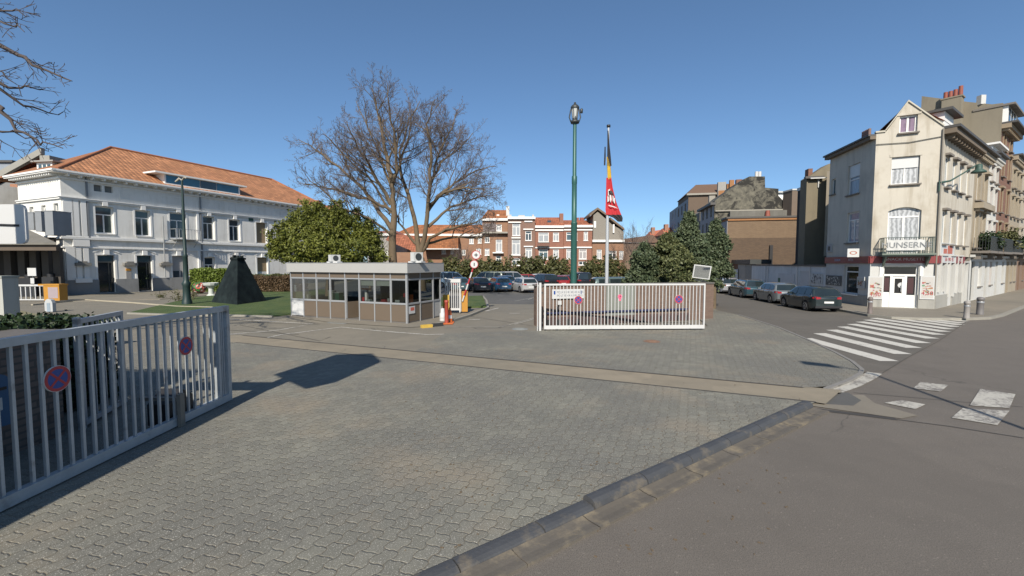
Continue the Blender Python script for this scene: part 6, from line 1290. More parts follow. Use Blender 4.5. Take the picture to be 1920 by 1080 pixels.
# ---------------- back row of brick houses ----------------
def fb_house(label,x0,x1,yb,yt,Yd,wm,wins,roof=None,roofm=None,extra=None,door=True,par=None,name='brick_house'):
    q=at(x0,494,Yd); q2=at(x1,494,Yd); f=Fr((q.x,q.y),(1,0)); T=thing(name,label,'house',(q.x,q.y,0)); L=q2.x-q.x; zt=hz(yt,Yd)
    ops=[f.rect(*w_[:4]) for w_ in wins]; mb=MB(); wall(mb,f,0,L,0,zt,ops,.2); shell(mb,f,0,L,0,zt,9); mb.build('wall',wm,T)
    for w_,r_ in zip(wins,ops): window(T,f,r_,WTR,w_[4] if len(w_)>4 else CUR,.15,.11,1,(.72,) if (w_[3]-w_[1])>12 else (),sill=WTR)
    if roof:
        z1=hz(roof[0],Yd); rl,rr=roof[1],roof[2]; mb=MB(); P=f.p
        a=at(rl,494,Yd).x-q.x; b=at(rr,494,Yd).x-q.x
        mb.add([P(-.15,zt+.25,.3),P(L+.15,zt+.25,.3),P(b,z1,-4),P(a,z1,-4),P(-.15,zt+.25,-9),P(L+.15,zt+.25,-9)],[(0,1,2,3),(3,2,5,4),(0,3,4),(1,5,2)]); mb.build('roof',roofm,T)
    mb=MB(); f.box(mb,-.05,L+.05,zt-.2,zt+.24,.005,.45); mb.build('cornice',WTR,T)
    return T,f,L,zt
Yb=84
OB=brick('orange brown bricks',(.24,.115,.065),(.29,.145,.082),(.23,.16,.11),(1,0),.85,2.2); RB=brick('red bricks',(.24,.09,.06),(.29,.115,.075),(.22,.14,.1),(1,0),.85,2.2); GB2=brick('pinkish brown bricks',(.19,.105,.078),(.235,.13,.095),(.18,.13,.1),(1,0),.85,2.2)
OT=tiles('orange tiles back',(.32,.125,.05),(1,0,0),.35,rowh=.3); RT2=tiles('red tiles back',(.33,.115,.06),(1,0,0),.35,rowh=.3)
T,f,L,zt=fb_house('brick house with a steep orange roof and one skylight left of the tall brown house',904.5,952,520,412,Yb,OB,[(930.4,420.7,940.7,433.3),(909,444.4,917.8,455,G1),(929.6,449,941.5,472.6),(909,466,917.5,479),(929.6,480,940,497,G1)],(389,913,949),OT)
mb=MB(); f.box(mb,-.1,L,hz(438,Yb),hz(435,Yb),.01,.9); mb.build('ledge',mat('pale ledge',(.28,.26,.22)),T); mb=MB(); f.box(mb,.2,f.u(930),hz(434,Yb),hz(419,Yb),.01,.06); mb.build('slate_cladding',mat('slate cladding',(.19,.16,.16),.8,.3,2),T)
mb=MB(); f.box(mb,f.u(931),f.u(936),hz(405,Yb),hz(401,Yb),-1.4,-1.0); mb.build('skylight',WTR,T); mb=MB(); f.box(mb,f.u(949),f.u(955),hz(410,Yb),hz(385,Yb),-3,-1); mb.build('chimney',GRY,T); mb=MB(); f.box(mb,f.u(924),f.u(944),hz(475,Yb),hz(473,Yb),.01,.8); mb.build('balcony',WTR,T); done()
T,f,L,zt=fb_house('tall flat roofed pinkish brick house with a column of wide white windows',952.2,1003,520,409,Yb-.6,GB2,[(960.7,419,975.3,442),(959.7,449,975.5,478),(960,484,974.8,497.8,G1),(985,433,996.6,451,G1),(985,465,997.5,483),(985,488,997,496)])
for x0,x1,y in ((953,977,418.5),(983,998,417),(959,976,447.5),(981,1000,431.5),(982,999.5,463.5),(958,976,479.5)): mb=MB(); f.box(mb,f.u(x0),f.u(x1),hz(y,Yb),hz(y-2.2,Yb),.01,.2); mb.build('stone_band',WTR,T)
mb=MB(); mb=MB(); f.box(mb,f.u(972),f.u(984),zt+.24,hz(403,Yb),-3,-1); f.box(mb,f.u(998),f.u(1001.5),zt+.24,hz(402,Yb),-2,-1); f.box(mb,f.u(952),f.u(959),zt+.24,hz(402,Yb),-3,-1); mb.build('rooftop_box',mat('pale rooftop',(.5,.48,.45),.8),T); done()
T,f,L,zt=fb_house('red brick house with a small iron balcony left of the lamp post',1003.4,1056,520,425.5,Yb,RB,[(1009.6,435.5,1029,454),(1037,435.5,1048,452.6),(1010.4,467.4,1027.4,486,G2),(1037,467.4,1048,485.2),(1012,489,1022,497,G1)],(403.5,1003.5,1056),RT2)
mb=MB(); 
for y in (433,465.5): f.box(mb,0,L,hz(y,Yb),hz(y-3 if y<440 else y-2,Yb),.01,.2)
mb.build('stone_band',WTR,T); mb=MB(); f.box(mb,f.u(1027),f.u(1034),hz(417,Yb),hz(412,Yb),-1.5,-1.2); mb.build('skylight',G1,T)
mb=MB(); f.box(mb,f.u(1007),f.u(1029),hz(462.5,Yb),hz(461.5,Yb),.01,1.0); f.box(mb,f.u(1007),f.u(1029),hz(455,Yb),hz(454.5,Yb),.95,1.0)
for i in range(14): u=f.u(1007)+(f.u(1029)-f.u(1007))*i/13; f.box(mb,u,u+.05,hz(461.5,Yb),hz(455,Yb),.96,.99)
mb.build('balcony',DKM,T); mb=MB(); f.box(mb,L-.6,L+.1,zt,hz(399,Yb),-2,-1); mb.build('chimney',RB,T); done()
T,f,L,zt=fb_house('red brick house with a low red roof behind the green lamp post',1056.4,1110,520,424.5,Yb+.4,RB,[(1062,435,1082.5,451,G2),(1094.6,434,1102.4,451),(1062,466.8,1072,485.8),(1085.6,466.8,1099.8,485.8,mat('grey shutter glass',(.3,.28,.28),.6)),(1085,490,1100,497,G1)],(409,1057,1104),RT2)
mb=MB(); 
for y in (432,465): f.box(mb,0,L,hz(y,Yb),hz(y-2.6,Yb),.01,.2)
mb.build('stone_band',WTR,T); mb=MB(); f.box(mb,f.u(1086),f.u(1090),zt,hz(404,Yb),-4,-3.4); f.box(mb,f.u(1092),f.u(1099),zt,hz(404,Yb),-4,-3.2); mb.build('chimney',TC,T); done()
GRD=mat('grey beige render',(.22,.20,.17),.85,.15,.6)
T,f,L,zt=fb_house('house with a grey rendered pointed gable right of the lamp post',1110.4,1169,520,452,Yb-.3,OB,[(1119,467.6,1128,485.8),(1141,470,1156,486,G1),(1161,470,1169,486)])
mb=MB(); P=f.p; zz_=hz(452,Yb); pts=[(f.u(1112),zz_+.25),(L,zz_+.25),(L,hz(433,Yb)),(f.u(1148),hz(422,Yb)),(f.u(1120),hz(397,Yb)),(f.u(1112),hz(402,Yb))]; n=len(pts); vs=[P(u,z,-.2) for u,z in pts]+[P(u,z,-8) for u,z in pts]; mb.add(vs,[tuple(range(n)),tuple(range(n,2*n))[::-1]]+[(i,(i+1)%n,n+(i+1)%n,n+i) for i in range(n)]); gw=mb.build('gable_wall',GRD,T)
mb=MB(); 
for (xa,ya),(xb,yb_) in (((1104,407),(1119,393.5)),((1119,393.5),(1140,408)),((1143,412),(1169,432))):
    a=(f.u(xa),hz(ya,Yb)); b=(f.u(xb),hz(yb_,Yb)); vs=[P(*a,.3),P(*b,.3),P(b[0],b[1]+.4,.3),P(a[0],a[1]+.4,.3),P(*a,-8),P(*b,-8),P(b[0],b[1]+.4,-8),P(a[0],a[1]+.4,-8)]; mb.add(vs,[(0,1,2,3),(3,2,6,7),(0,4,5,1),(0,3,7,4),(1,5,6,2)])
mb.build('roof',mat('brown verge',(.16,.115,.08),.8),T); mb=MB(); f.box(mb,f.u(1148),f.u(1151),hz(437,Yb),hz(421,Yb),.0,.1); f.box(mb,f.u(1113),f.u(1117),hz(427,Yb),hz(415,Yb),-.19,-.1); mb.build('window',WTR,T); done()
T,f,L,zt=fb_house('long low orange brick house with a brown orange roof behind the bare tree',742,904,520,441,Yb+.8,OB,[(835,444,842,455),(852,444,859,455),(880,446,888,457),(896,443,903,456),(828,468,836,476),(845,468,851,476),(866,468,873,478,G1),(893,466,902,477)],(418,770,904),OT)
mb=MB(); f.box(mb,f.u(800),f.u(862),hz(467,Yb),hz(443,Yb),.02,2.4); lr=mb.build('low_roof',OT,T); mb=MB(); f.box(mb,f.u(798),f.u(864),hz(468,Yb),hz(466.5,Yb),.02,2.6); mb.build('gutter',WTR,T); done()
T,f,L,zt=fb_house('pale grey house partly hidden behind the tall bare trunk',690,742,520,440,Yb-8,mat('pale grey gable',(.27,.255,.235),.8,.1,.5),[(722,470,727,480,G1)],(430,695,735),mat('red verge roof',(.35,.12,.08),.8),name='grey_house'); done()
T=thing('small_house','small house with a steep red roof behind the twin trunks','house',at(755,470,70)); q=at(742,494,70); q2=at(776,494,70); mb=MB(); mb.box(q.x,q2.x,70,76,0,hz(473,70)); mb.build('wall',OB,T); mb=MB(); mb.add([(q.x-1.5,69.6,hz(450,70)),(q2.x+.3,69.6,hz(473,70)),(q2.x-.2,73,hz(440,70)),(q.x-1.5,73,hz(436,70))],[(0,1,2,3)]); mb.build('roof',RT2,T); done()
# chimneys beyond the white building
T=thing('far_chimney_house','roofs and a brick chimney above the evergreen behind the white building','house',at(600,385,72)); q=at(575,494,72); q2=at(632,494,72); mb=MB(); mb.box(q.x,q2.x,72,78,0,hz(390,72)); mb.build('wall',mat('tan far wall',(.3,.25,.2),.85),T); mb=MB(); mb.box(q.x,q2.x,71.5,78,hz(390,72)+.01,hz(386,72)); mb.build('roof',mat('red verge roof',(.35,.12,.08)),T); mb=MB(); a=at(588,380,72).x; b=at(598,380,72).x; mb.box(a,b,72,73,hz(388,72),hz(375,72)); mb.build('chimney',RB,T); done()
# brown building behind bare little tree, right of gable house
T=thing('brown_annex','low brown house with dark wall behind the small bare tree and evergreens','house',at(1190,460,95)); q=at(1169,494,95); q2=at(1235,494,95); mb=MB(); mb.box(q.x,q2.x,95,103,0,hz(455,95)); mb.build('wall',mat('dark brown wall',(.16,.11,.08),.85,.2,.5),T); mb=MB(); mb.add([(q.x,94.6,hz(455,95)),(q2.x,94.6,hz(455,95)),(q2.x,99,hz(438,95)),(q.x+1,99,hz(446,95))],[(0,1,2,3)]); mb.build('roof',mat('brown roof tiles far',(.14,.085,.055)),T); done()
# ---------------- cars ----------------
TYR=mat('tyre rubber',(.02,.02,.02),.85,.1,5); RIM=mat('wheel rim',(.35,.36,.37),.35,.1,5,.7); CG=glassy('car glass',(.015,.022,.024),.04); TL_=mat('tail light red',(.28,.015,.018),.25,.15); HLT=mat('lamp lens',(.5,.5,.48),.2); PLT_=mat('number plate',(.62,.62,.6),.4); UND=mat('underbody',(.012,.012,.012),.9)
KIND={ # length,width,height,hood z,belt z, roof profile [(x/L,z frac)] from rear to front
 'hatch':(4.1,1.74,1.46,.86,.94,[(-.475,0),(-.40,.80),(-.30,.97),(-.08,1),(.05,.95),(.23,0)]),
 'sedan':(4.4,1.76,1.44,.86,.94,[(-.36,0),(-.22,.86),(-.12,.98),(.0,1),(.08,.94),(.25,0)]),
 'wagon':(4.5,1.76,1.48,.86,.94,[(-.485,0),(-.43,.86),(-.34,.98),(-.05,1),(.07,.95),(.24,0)]),
 'suv':(4.5,1.84,1.68,1.0,1.08,[(-.48,0),(-.42,.84),(-.34,.98),(-.05,1),(.08,.95),(.25,0)]),
 'van':(4.5,1.84,1.84,1.05,1.08,[(-.49,0),(-.465,.88),(-.42,.98),(-.0,1),(.14,.95),(.34,0)])}
def lin(pts,x):
    if x<=pts[0][0]: return pts[0][1]
    for (a,b),(c,d) in zip(pts,pts[1:]):
        if x<=c: return b+(d-b)*(x-a)/(c-a)
    return pts[-1][1]
def car(name,label,kind,color,loc,az,group=None,metal=.35,rack=False,front=False):
    L,W,Hc,hz_,bz,prof=KIND[kind]; prof=[(a*L,b) for a,b in prof]
    T=thing(name,label,'car',(0,0,0),group); PM=paint('car paint '+name+str(color),color,metal)
    ra=.37; wz=.31; xw=(-L*.295,L*.315); xs=sorted(set([-L/2,-L*.49,-L*.47,-L*.44,-L*.40,L*.40,L*.44,L*.47,L*.49,L/2]+[x+ra*k for x in xw for k in (-1.001,-.96,-.85,-.6,-.3,0,.3,.6,.85,.96,1.001)]+[-.4,0,.4,.8]))
    def zt(x):
        return lin([(-L/2,bz-.18),(-L*.485,bz-.03),(-L*.46,bz),(L*.22,bz-.02),(L*.30,hz_),(L*.44,hz_-.10),(L*.485,hz_-.22),(L/2,hz_-.36)],x)
    def zb(x):
        z=.2+(.06 if abs(x)>L*.44 else 0)
        for c in xw:
            if abs(x-c)<ra: z=max(z,wz+math.sqrt(max(0,ra*ra-(x-c)**2)))
        return z
    def pw(x): t=abs(x)/(L/2); return 1-.03*t**2-.17*max(0,(t-.8)/.2)**2
    mb=MB(); ring=[]; fr_=[0,.25,.55,.8,.95,1]
    for x in xs:
        a,b=zb(x),zt(x); row=[]
        for k in fr_:
            z=a+(b-a)*k; w=W/2*pw(x)*(1-.05*((z-.58)/.4)**2)-(0.05 if k==1 else 0); row.append((x,-w,z+(0 if k<1 else .01)))
        row.append((x,0,b+.03)); row+= [(p[0],-p[1],p[2]) for p in row[:-1]][::-1]; ring.append(row)
    n=len(ring[0]); vs=[p for r in ring for p in r]; fs=[(i*n+j,i*n+j+1,(i+1)*n+j+1,(i+1)*n+j) for i in range(len(xs)-1) for j in range(n-1)]
    mb.add(vs,fs,0,True); mb.add(ring[0],[tuple(range(n))]); mb.add(ring[-1],[tuple(range(n))[::-1]])
    body=mb.build('body',PM,T)
    mb=MB(); mb.box(-L*.46,L*.46,-W*.40,W*.40,.17,.6); mb.build('underbody',UND,T)
    def ww(z): t=max(0,(z-bz)/(Hc-bz)); return W/2*(.94-.20*t-.03*t*t)
    def rf(x): return bz-.03+(Hc-bz+.03)*lin(prof,x)
    cx=[]; 
    for (a,b),(c,d) in zip(prof,prof[1:]):
        for k in range(4): cx.append(a+(c-a)*k/4)
    cx.append(prof[-1][0]); mb=MB(); ring=[]
    for x in cx:
        z1=rf(x); row=[(x,-ww(bz),bz-.05)]
        for k in (.5,.92): z=bz+(z1-bz)*k; row.append((x,-ww(z),z))
        row+=[(x,-ww(z1)*.9,z1),(x,0,z1+.025)]; row+=[(p[0],-p[1],p[2]) for p in row[:-1]][::-1]; ring.append(row)
    n=len(ring[0]); vs=[p for r in ring for p in r]; mb.add(vs,[(i*n+j,i*n+j+1,(i+1)*n+j+1,(i+1)*n+j) for i in range(len(cx)-1) for j in range(n-1)],0,True); mb.build('roof',PM,T)
    x0,x1=prof[0][0],prof[-1][0]; pl=[x0+.28,x0+.28+(x1-x0)*.22,x0+.28+(x1-x0)*.52,x1-.45] if kind!='sedan' else [x0+.5,(x0+x1)/2-.1,x1-.45]
    for s in (-1,1):
        for a,b in zip(pl,pl[1:]):
            mb=MB(); k=5; lo=[];hi=[]
            for i in range(k+1):
                x=a+.03+(b-a-.06)*i/k; zz=max(bz+.06,rf(x)-.10); lo.append((x,s*(ww(bz+.04)+.012),bz+.035)); hi.append((x,s*(ww(zz)+.012),zz))
            mb.add(lo+hi,[(i,i+1,k+1+i+1,k+1+i) for i in range(k)]); mb.build('side_window',CG,T)
    def slope(p,q,nm,sg):
        mb=MB(); P0=Vector((p[0],0,bz-.03+(Hc-bz+.03)*p[1]));P1=Vector((q[0],0,bz-.03+(Hc-bz+.03)*q[1])); d=P1-P0; nn=Vector((sg*d.z,0,-sg*d.x)); nn=nn.normalized()*.02
        if nn.z<0: nn=-nn
        k=4; vs=[]
        for t in (.10,.95):
            c=P0.lerp(P1,t)+nn
            for j in range(k+1): yy=(-1+2*j/k); vs.append((c.x+sg*-.02*abs(yy)**2+sg*.0,yy*(ww(c.z)-.10),c.z))
        mb.add(vs,[(j,j+1,k+1+j+1,k+1+j) for j in range(k)]); mb.build(nm,CG,T)
    slope(prof[0],prof[1],'rear_window',-1); slope(prof[-1],prof[-2],'windscreen',1)
    for x in xw:
        for s in (-1,1):
            c=Vector((x,s*(W/2-.11),wz)); mb=MB(); mb.cyl(c-Vector((0,.1,0)),c+Vector((0,.1,0)),.31,n=20); wh=mb.build('wheel',TYR,T)
            mb=MB(); o=c+Vector((0,s*.102,0)); mb.cyl(o,o+Vector((0,s*.008,0)),.2,n=16); rm=mb.build('rim',RIM,wh)
            mb=MB()
            for j in range(5):
                t=2*math.pi*j/5+.3; a=Vector((math.cos(t),0,math.sin(t)))*.13; b=Vector((-math.sin(t),0,math.cos(t)))*.035; q=o+Vector((0,s*.012,0)); mb.add([q+a-b*1.6,q+a*1.35,q+a+b*1.6,q+a*.45],[(0,1,2,3)])
            mb.build('rim_gap',UND,rm)
    for s in (-1,1):
        mb=MB(); xr=-L/2-.008; zc=bz-.12; yo=W/2*pw(-L/2)
        vs=[(xr,s*(yo-.27),zc-.05),(xr,s*(yo-.02),zc-.07),(xr+.2,s*(W/2*pw(-L*.45)+.006),zc-.02),(xr,s*(yo-.25),zc+.05),(xr+.02,s*(yo-.04),zc+.08),(xr+.22,s*(W/2*pw(-L*.45)+.004),zc+.09)]
        mb.add(vs,[(0,1,4,3),(1,2,5,4)]); mb.build('tail_light',TL_,T)
        mb=MB(); xf=L/2+.006; zc=hz_-.22; yo=W/2*pw(L/2)
        mb.add([(xf,s*(yo-.4),zc-.14),(xf,s*(yo-.02),zc-.14),(xf-.3,s*(W/2*pw(L*.44)+.004),zc-.04),(xf,s*(yo-.4),zc-.03),(xf-.05,s*(yo-.02),zc),(xf-.36,s*(W/2*pw(L*.43)),zc+.07)],[(0,1,4,3),(1,2,5,4)]); mb.build('headlight',HLT,T)
        mb=MB(); mb.rbox((x1-.55,s*(W/2+.06),bz-.02),.14,.2,.13); mb.build('wing_mirror',PM,T)
    mb=MB(); mb.box(-L/2-.03,-L/2-.012,-.26,.26,.52,.63); mb.build('number_plate',PLT_,T)
    mb=MB(); mb.box(L/2+.012,L/2+.025,-.26,.26,.38,.49); mb.build('number_plate',PLT_,T)
    mb=MB(); mb.box(-L/2-.02,-L/2+.12,-W*.42,W*.42,.24,.36); mb.box(L/2-.12,L/2+.01,-W*.36,W*.36,.24,.34); mb.box(L/2-.05,L/2+.008,-.4,.4,.52,.60)
    mb.build('bumper_trim',BLK,T)
    mb=MB()
    for s in (-1,1):
        for x in (pl[1] if len(pl)>3 else pl[0]+.2,pl[-2],pl[-1]+.15): mb.box(x-.006,x+.006,s*(W/2*.985)-.012,s*(W/2*.985)+.012,.4,bz-.05)
    mb.build('door_seam',BLK,T)
    if rack:
        mb=MB()
        for s in (-1,1): mb.box(prof[1][0]+.2,prof[-2][0]-.1,s*ww(Hc)*.85-.02,s*ww(Hc)*.85+.02,Hc+.02,Hc+.06)
        mb.build('roof_rail',RIM,T)
    T.location=loc; T.rotation_euler=(0,0,math.pi/2-R(az)); done(); return T
SG='cars parked along the side street'; CGp='cars in the car park'
car('hatchback_car','dark grey green hatchback parked nearest the corner shop','hatch',(.022,.034,.036),(18.62,27.2,.01),6,SG)
car('hatchback_car','light grey hatchback parked second from the corner shop','hatch',(.16,.18,.19),(19.45,32.1,.01),8,SG)
car('estate_car','teal blue estate car parked between the light grey hatchback and the silver car','wagon',(.03,.07,.09),(20.05,37.2,.01),9,SG,rack=True)
car('estate_car','silver car parked behind the teal blue estate car','wagon',(.34,.35,.37),(20.7,42.5,.01),9,SG)
car('hatchback_car','white car half hidden behind the wall end at the far end of the parked row','hatch',(.5,.5,.5),(21.6,47.8,.01),9,SG)
PK_=[('hatchback_car','teal grey car nearest the barrier in the front row of the car park','hatch',(.05,.10,.12),860,44.5,-14),
('sedan_car','black navy saloon second from the left in the front row of the car park','sedan',(.008,.012,.022),898,44.3,-16),
('hatchback_car','mid blue hatchback left of the silver car in the car park','hatch',(.03,.09,.17),935,44.6,-18),
('hatchback_car','silver white hatchback at the right end of the front row in the car park','hatch',(.50,.50,.49),981,43.4,-20),
('off_road_car','dark four by four behind the silver hatchback','suv',(.02,.02,.02),1019,48.5,-22),
('estate_car','red estate car with a pale tailgate left of the green lamp post','wagon',(.33,.03,.03),1044,51,-14),
('estate_car','maroon car partly hidden by the green lamp post','wagon',(.10,.025,.03),1063,52.5,-10),
('van_car','black van just right of the green lamp post','van',(.02,.02,.025),1085,50,-10),
('van_car','grey green people carrier behind the flagpole and the brick wall','van',(.10,.14,.13),1165,31.5,85),
('van_car','white van with a blue roof behind the kiosk right edge','van',(.30,.38,.42),846,52,70),
('van_car','pale green van in the second row behind the navy saloon','van',(.32,.35,.28),915,53,-70),
('van_car','light grey van in the second row behind the blue and silver cars','van',(.4,.4,.4),958,54,70),
('estate_car','white car in the back row above the red estate car','wagon',(.5,.5,.5),1022,58,75),
('hatchback_car','blue hatchback in the second row between the two pale vans','hatch',(.04,.10,.16),944,50.5,-20),
('estate_car','red car in the back row behind the silver hatchback','wagon',(.35,.03,.02),992,55,80),
('hatchback_car','bright blue car behind the brown hedge by the white building','hatch',(.05,.18,.28),530,54,80),
('estate_car','grey green car left of the bright blue car by the white building','wagon',(.12,.2,.17),508,56,80)]
for nm,lb,kd_,cl,px,Y_,az in PK_:
    q=at(px,545,Y_); car(nm,lb,kd_,cl,(q.x,Y_,.02),az,CGp)
# ---------------- trees ----------------
BARK=mat('grey brown bark',(.13,.095,.058),.9,.35,2,fine=14,bump=.5); TWG=mat('reddish twigs',(.13,.10,.085),.85,.3,1)
TWR=.0085
def rvec(rn): return Vector((rn.uniform(-1,1),rn.uniform(-1,1),rn.uniform(-1,1)))
def grow(mbs,rn,p,d,L,r,lv,maxlv,up=.25,spread=1.0,den=1.0,wob=.22):
    n=(4,4,3,2,2)[min(lv,4)]; pts=[p]; rs=[r]; dd=d.normalized(); seg=L/n
    for i in range(n):
        dd=(dd+rvec(rn)*wob+Vector((0,0,up*.35))).normalized(); pts.append(pts[-1]+dd*seg); rs.append(max(r*(1-.8*(i+1)/n),TWR))
    mbs[0 if lv<2 else 1].tube(pts,rs,(7,5,4,3,3)[min(lv,4)])
    if lv<maxlv: sprout(mbs,rn,pts,rs,L,lv,maxlv,up,spread,den,wob)
def sprout(mbs,rn,pts,rs,L,lv,maxlv,up=.25,spread=1.,den=1.,wob=.22,start=.18,lens=None,endfac=1.):
    sp=((.75,.42,.30,.20,.2)[min(lv,4)])/den; tot=sum((b-a).length for a,b in zip(pts,pts[1:])); s=tot*start
    while s<tot:
        q=s; i=0
        while i<len(pts)-2 and q>(pts[i+1]-pts[i]).length: q-=(pts[i+1]-pts[i]).length; i+=1
        a,b=pts[i],pts[i+1]; t=min(1,q/max(1e-6,(b-a).length)); p=a.lerp(b,t); d=(b-a).normalized(); ax=d.cross(rvec(rn)).normalized(); ang=R(rn.uniform(28,58))*spread
        nd=(d*math.cos(ang)+ax*math.sin(ang)+Vector((0,0,up*.5))).normalized(); f=s/tot; rad=rs[i]+(rs[i+1]-rs[i])*t
        if lens: l2=lens*rn.uniform(.6,1.15)*(1.15-.62*f)
        else: l2=L*rn.uniform(.38,.62)*(1.15-.6*f)
        grow(mbs,rn,p,nd,l2,max(min(rad*.62,l2*.022),TWR),lv+1,maxlv,up,spread,den,wob); s+=sp*rn.uniform(.6,1.4)
def bare_tree(name,label,cat,base,limbs,seed,maxlv=4,L1=3.4,den=1.,group=None,up=.25,mats_=None,spread=1.):
    rn=random.Random(seed); T=thing(name,label,cat,base,group); A,B_=MB(),MB()
    for pl_ in limbs:
        Y0,dY,r0,r1,pix,sp=pl_; n=len(pix); pts=[]; 
        for i,(x,y) in enumerate(pix): pts.append(at(x,y,Y0+dY*(i/(n-1))**1.3))
        # refine with wobble
        fine=[pts[0]]
        for a,b in zip(pts,pts[1:]):
            for k in (.33,.66,1): fine.append(a.lerp(b,k)+(rvec(rn)*.10 if k<1 else Vector()))
        r0,r1=r0*1.15,r1*1.3; rs=[r0+(r1-r0)*(i/(len(fine)-1))**.9 for i in range(len(fine))]
        A.tube(fine,rs,9)
        if sp: sprout((A,B_),rn,fine,rs,L1,0,maxlv,up,spread,den,start=sp,lens=L1)
    A.build('trunk',(mats_ or (BARK,TWG))[0],T); B_.build('twigs',(mats_ or (BARK,TWG))[1],T); done(); return T
YT=35.
bA=at(737,540,YT); 
limA=[(YT,-1,.10,.02,[(733,440),(690,408),(640,390),(600,352),(575,330)],.35),(YT,0,.36,.10,[(738,545),(737,495),(738,420),(736,370),(735,330)],None),
(YT,1.5,.17,.02,[(735,335),(722,282),(709,215),(697,160)],.1),(YT,-2.5,.15,.02,[(736,340),(745,317),(740,261),(731,208),(727,160)],.12),
(YT,2.,.17,.02,[(736,432),(700,378),(671,345),(636,313),(590,280),(560,262)],.3),(YT,-3,.14,.02,[(733,384),(696,317),(671,278),(650,232)],.25),
(YT,-4,.12,.02,[(735,395),(700,377),(661,366),(610,352),(572,345)],.3),(YT,4,.11,.02,[(737,365),(716,300),(690,240),(668,190)],.25),(YT,3.5,.1,.02,[(736,350),(752,300),(768,250),(772,205)],.25),(YT,-3,.09,.02,[(733,400),(690,330),(640,285),(605,250)],.35)]
T1=bare_tree('bare_tree','tall bare tree with a single straight trunk behind the kiosk','tree',(bA.x,bA.y,0),limA,11,4,3.5,1.25,None,.14)
bB=at(790,540,YT+1)
limB=[(YT+1,2,.12,.02,[(803,425),(845,388),(890,372),(925,366)],.3),(YT+1,-2,.10,.02,[(797,458),(850,445),(895,446),(920,440)],.4),(YT+1,0,.38,.22,[(790,545),(789,495),(787,478)],None),
(YT+1,1,.20,.02,[(787,480),(780,426),(766,366),(752,327),(749,282),(766,225),(787,190)],.35),(YT+1,-2,.20,.02,[(788,480),(798,430),(807,345),(808,278),(800,232),(816,185)],.3),
(YT+1,2.5,.13,.02,[(800,400),(820,368),(854,342),(893,320),(930,312)],.2),(YT+1,-3.5,.14,.02,[(793,470),(806,446),(836,430),(879,420),(912,408)],.35),
(YT+1,3.5,.11,.02,[(806,345),(826,305),(854,285),(886,250)],.2),(YT+1,-3,.11,.02,[(804,385),(835,360),(875,352),(912,356)],.25),(YT+1,-1,.11,.02,[(784,460),(765,440),(748,418),(738,385),(752,350)],.35),(YT+1,4,.1,.02,[(806,350),(822,290),(848,240),(858,205)],.25)]
T2=bare_tree('bare_tree','wide bare tree forking low into several stems behind the kiosk','tree',(bB.x,bB.y,0),limB,23,4,3.5,1.42,None,.14)
# near tree entering from the left edge
Yn=11.5; 
def nl(pix,dY=0,r0=.05,r1=.008,sp=.1): return (Yn,dY,r0,r1,pix,sp)
TWR=.006
limN=[nl([(-330,520),(-330,300),(-320,100)],0,.26,.2,None),nl([(-320,200),(-180,60),(-60,40),(0,85),(60,122),(135,152)],-1,.11,.008,.45),nl([(-325,260),(-150,160),(-50,150),(0,156),(40,165),(85,166)],1,.09,.008,.55),
nl([(-180,90),(-50,130),(30,188),(75,205),(118,210)],1.5,.05,.008,.4),nl([(-320,330),(-150,230),(-50,190),(5,202),(30,245),(75,272),(118,278)],-.5,.07,.008,.5),nl([(-150,240),(-40,240),(20,247),(60,258),(92,284)],1,.04,.006,.4),
nl([(-320,120),(-180,10),(-40,5),(0,20),(48,31)],0,.06,.008,.5),nl([(-180,30),(-40,30),(8,44),(46,60)],-1,.04,.006,.5),nl([(-150,200),(-40,110),(5,135),(40,180)],.5,.04,.006,.5)]
bare_tree('bare_tree','bare branches with small buds reaching in from the top left edge','tree',(at(-330,520,Yn).x,Yn,0),limN,5,3,1.05,2.0,None,.05,(mat('dark branch bark',(.07,.055,.05),.9,.3,3),mat('dark branch twigs',(.09,.07,.065),.9,.3,3)),.9)
# small bare trees
def small_bare(px,Y,top,wd,label,seed,c=(.13,.10,.085),lv=3):
    b=at(px,494,Y); h=hz(top,Y); rn=random.Random(seed); T=thing('bare_tree',label,'tree',(b.x,Y,0),'small bare trees'); A,B_=MB(),MB()
    hh=h*.35; A.tube([Vector((b.x,Y,0)),Vector((b.x+.05,Y,hh*.5)),Vector((b.x,Y,hh))],[.16,.13,.11],7)
    for i in range(8):
        t=2*math.pi*i/8+rn.random(); d=Vector((math.cos(t)*.6,math.sin(t)*.6,1.0)); grow((A,B_),rn,Vector((b.x,Y,hh*rn.uniform(.6,1))),d,(h-hh)*rn.uniform(.7,1.0),.06,1,lv+1,.3,.8,.8,.15)
    m_=mat('bare bush bark'+str(c),c,.9,.25,2); A.build('trunk',m_,T); B_.build('twigs',m_,T); done()
small_bare(1192,70,415,50,'small bare grey tree beside the grey gabled house','31')
small_bare(868,66,446,50,'small bare brown tree in front of the long orange house',32)
small_bare(1165,78,450,50,'brown bare bush at the foot of the gabled house',33,(.16,.10,.07))
small_bare(693,45,395,30,'thin bare sapling beside the round evergreen',35,(.14,.12,.09),2)
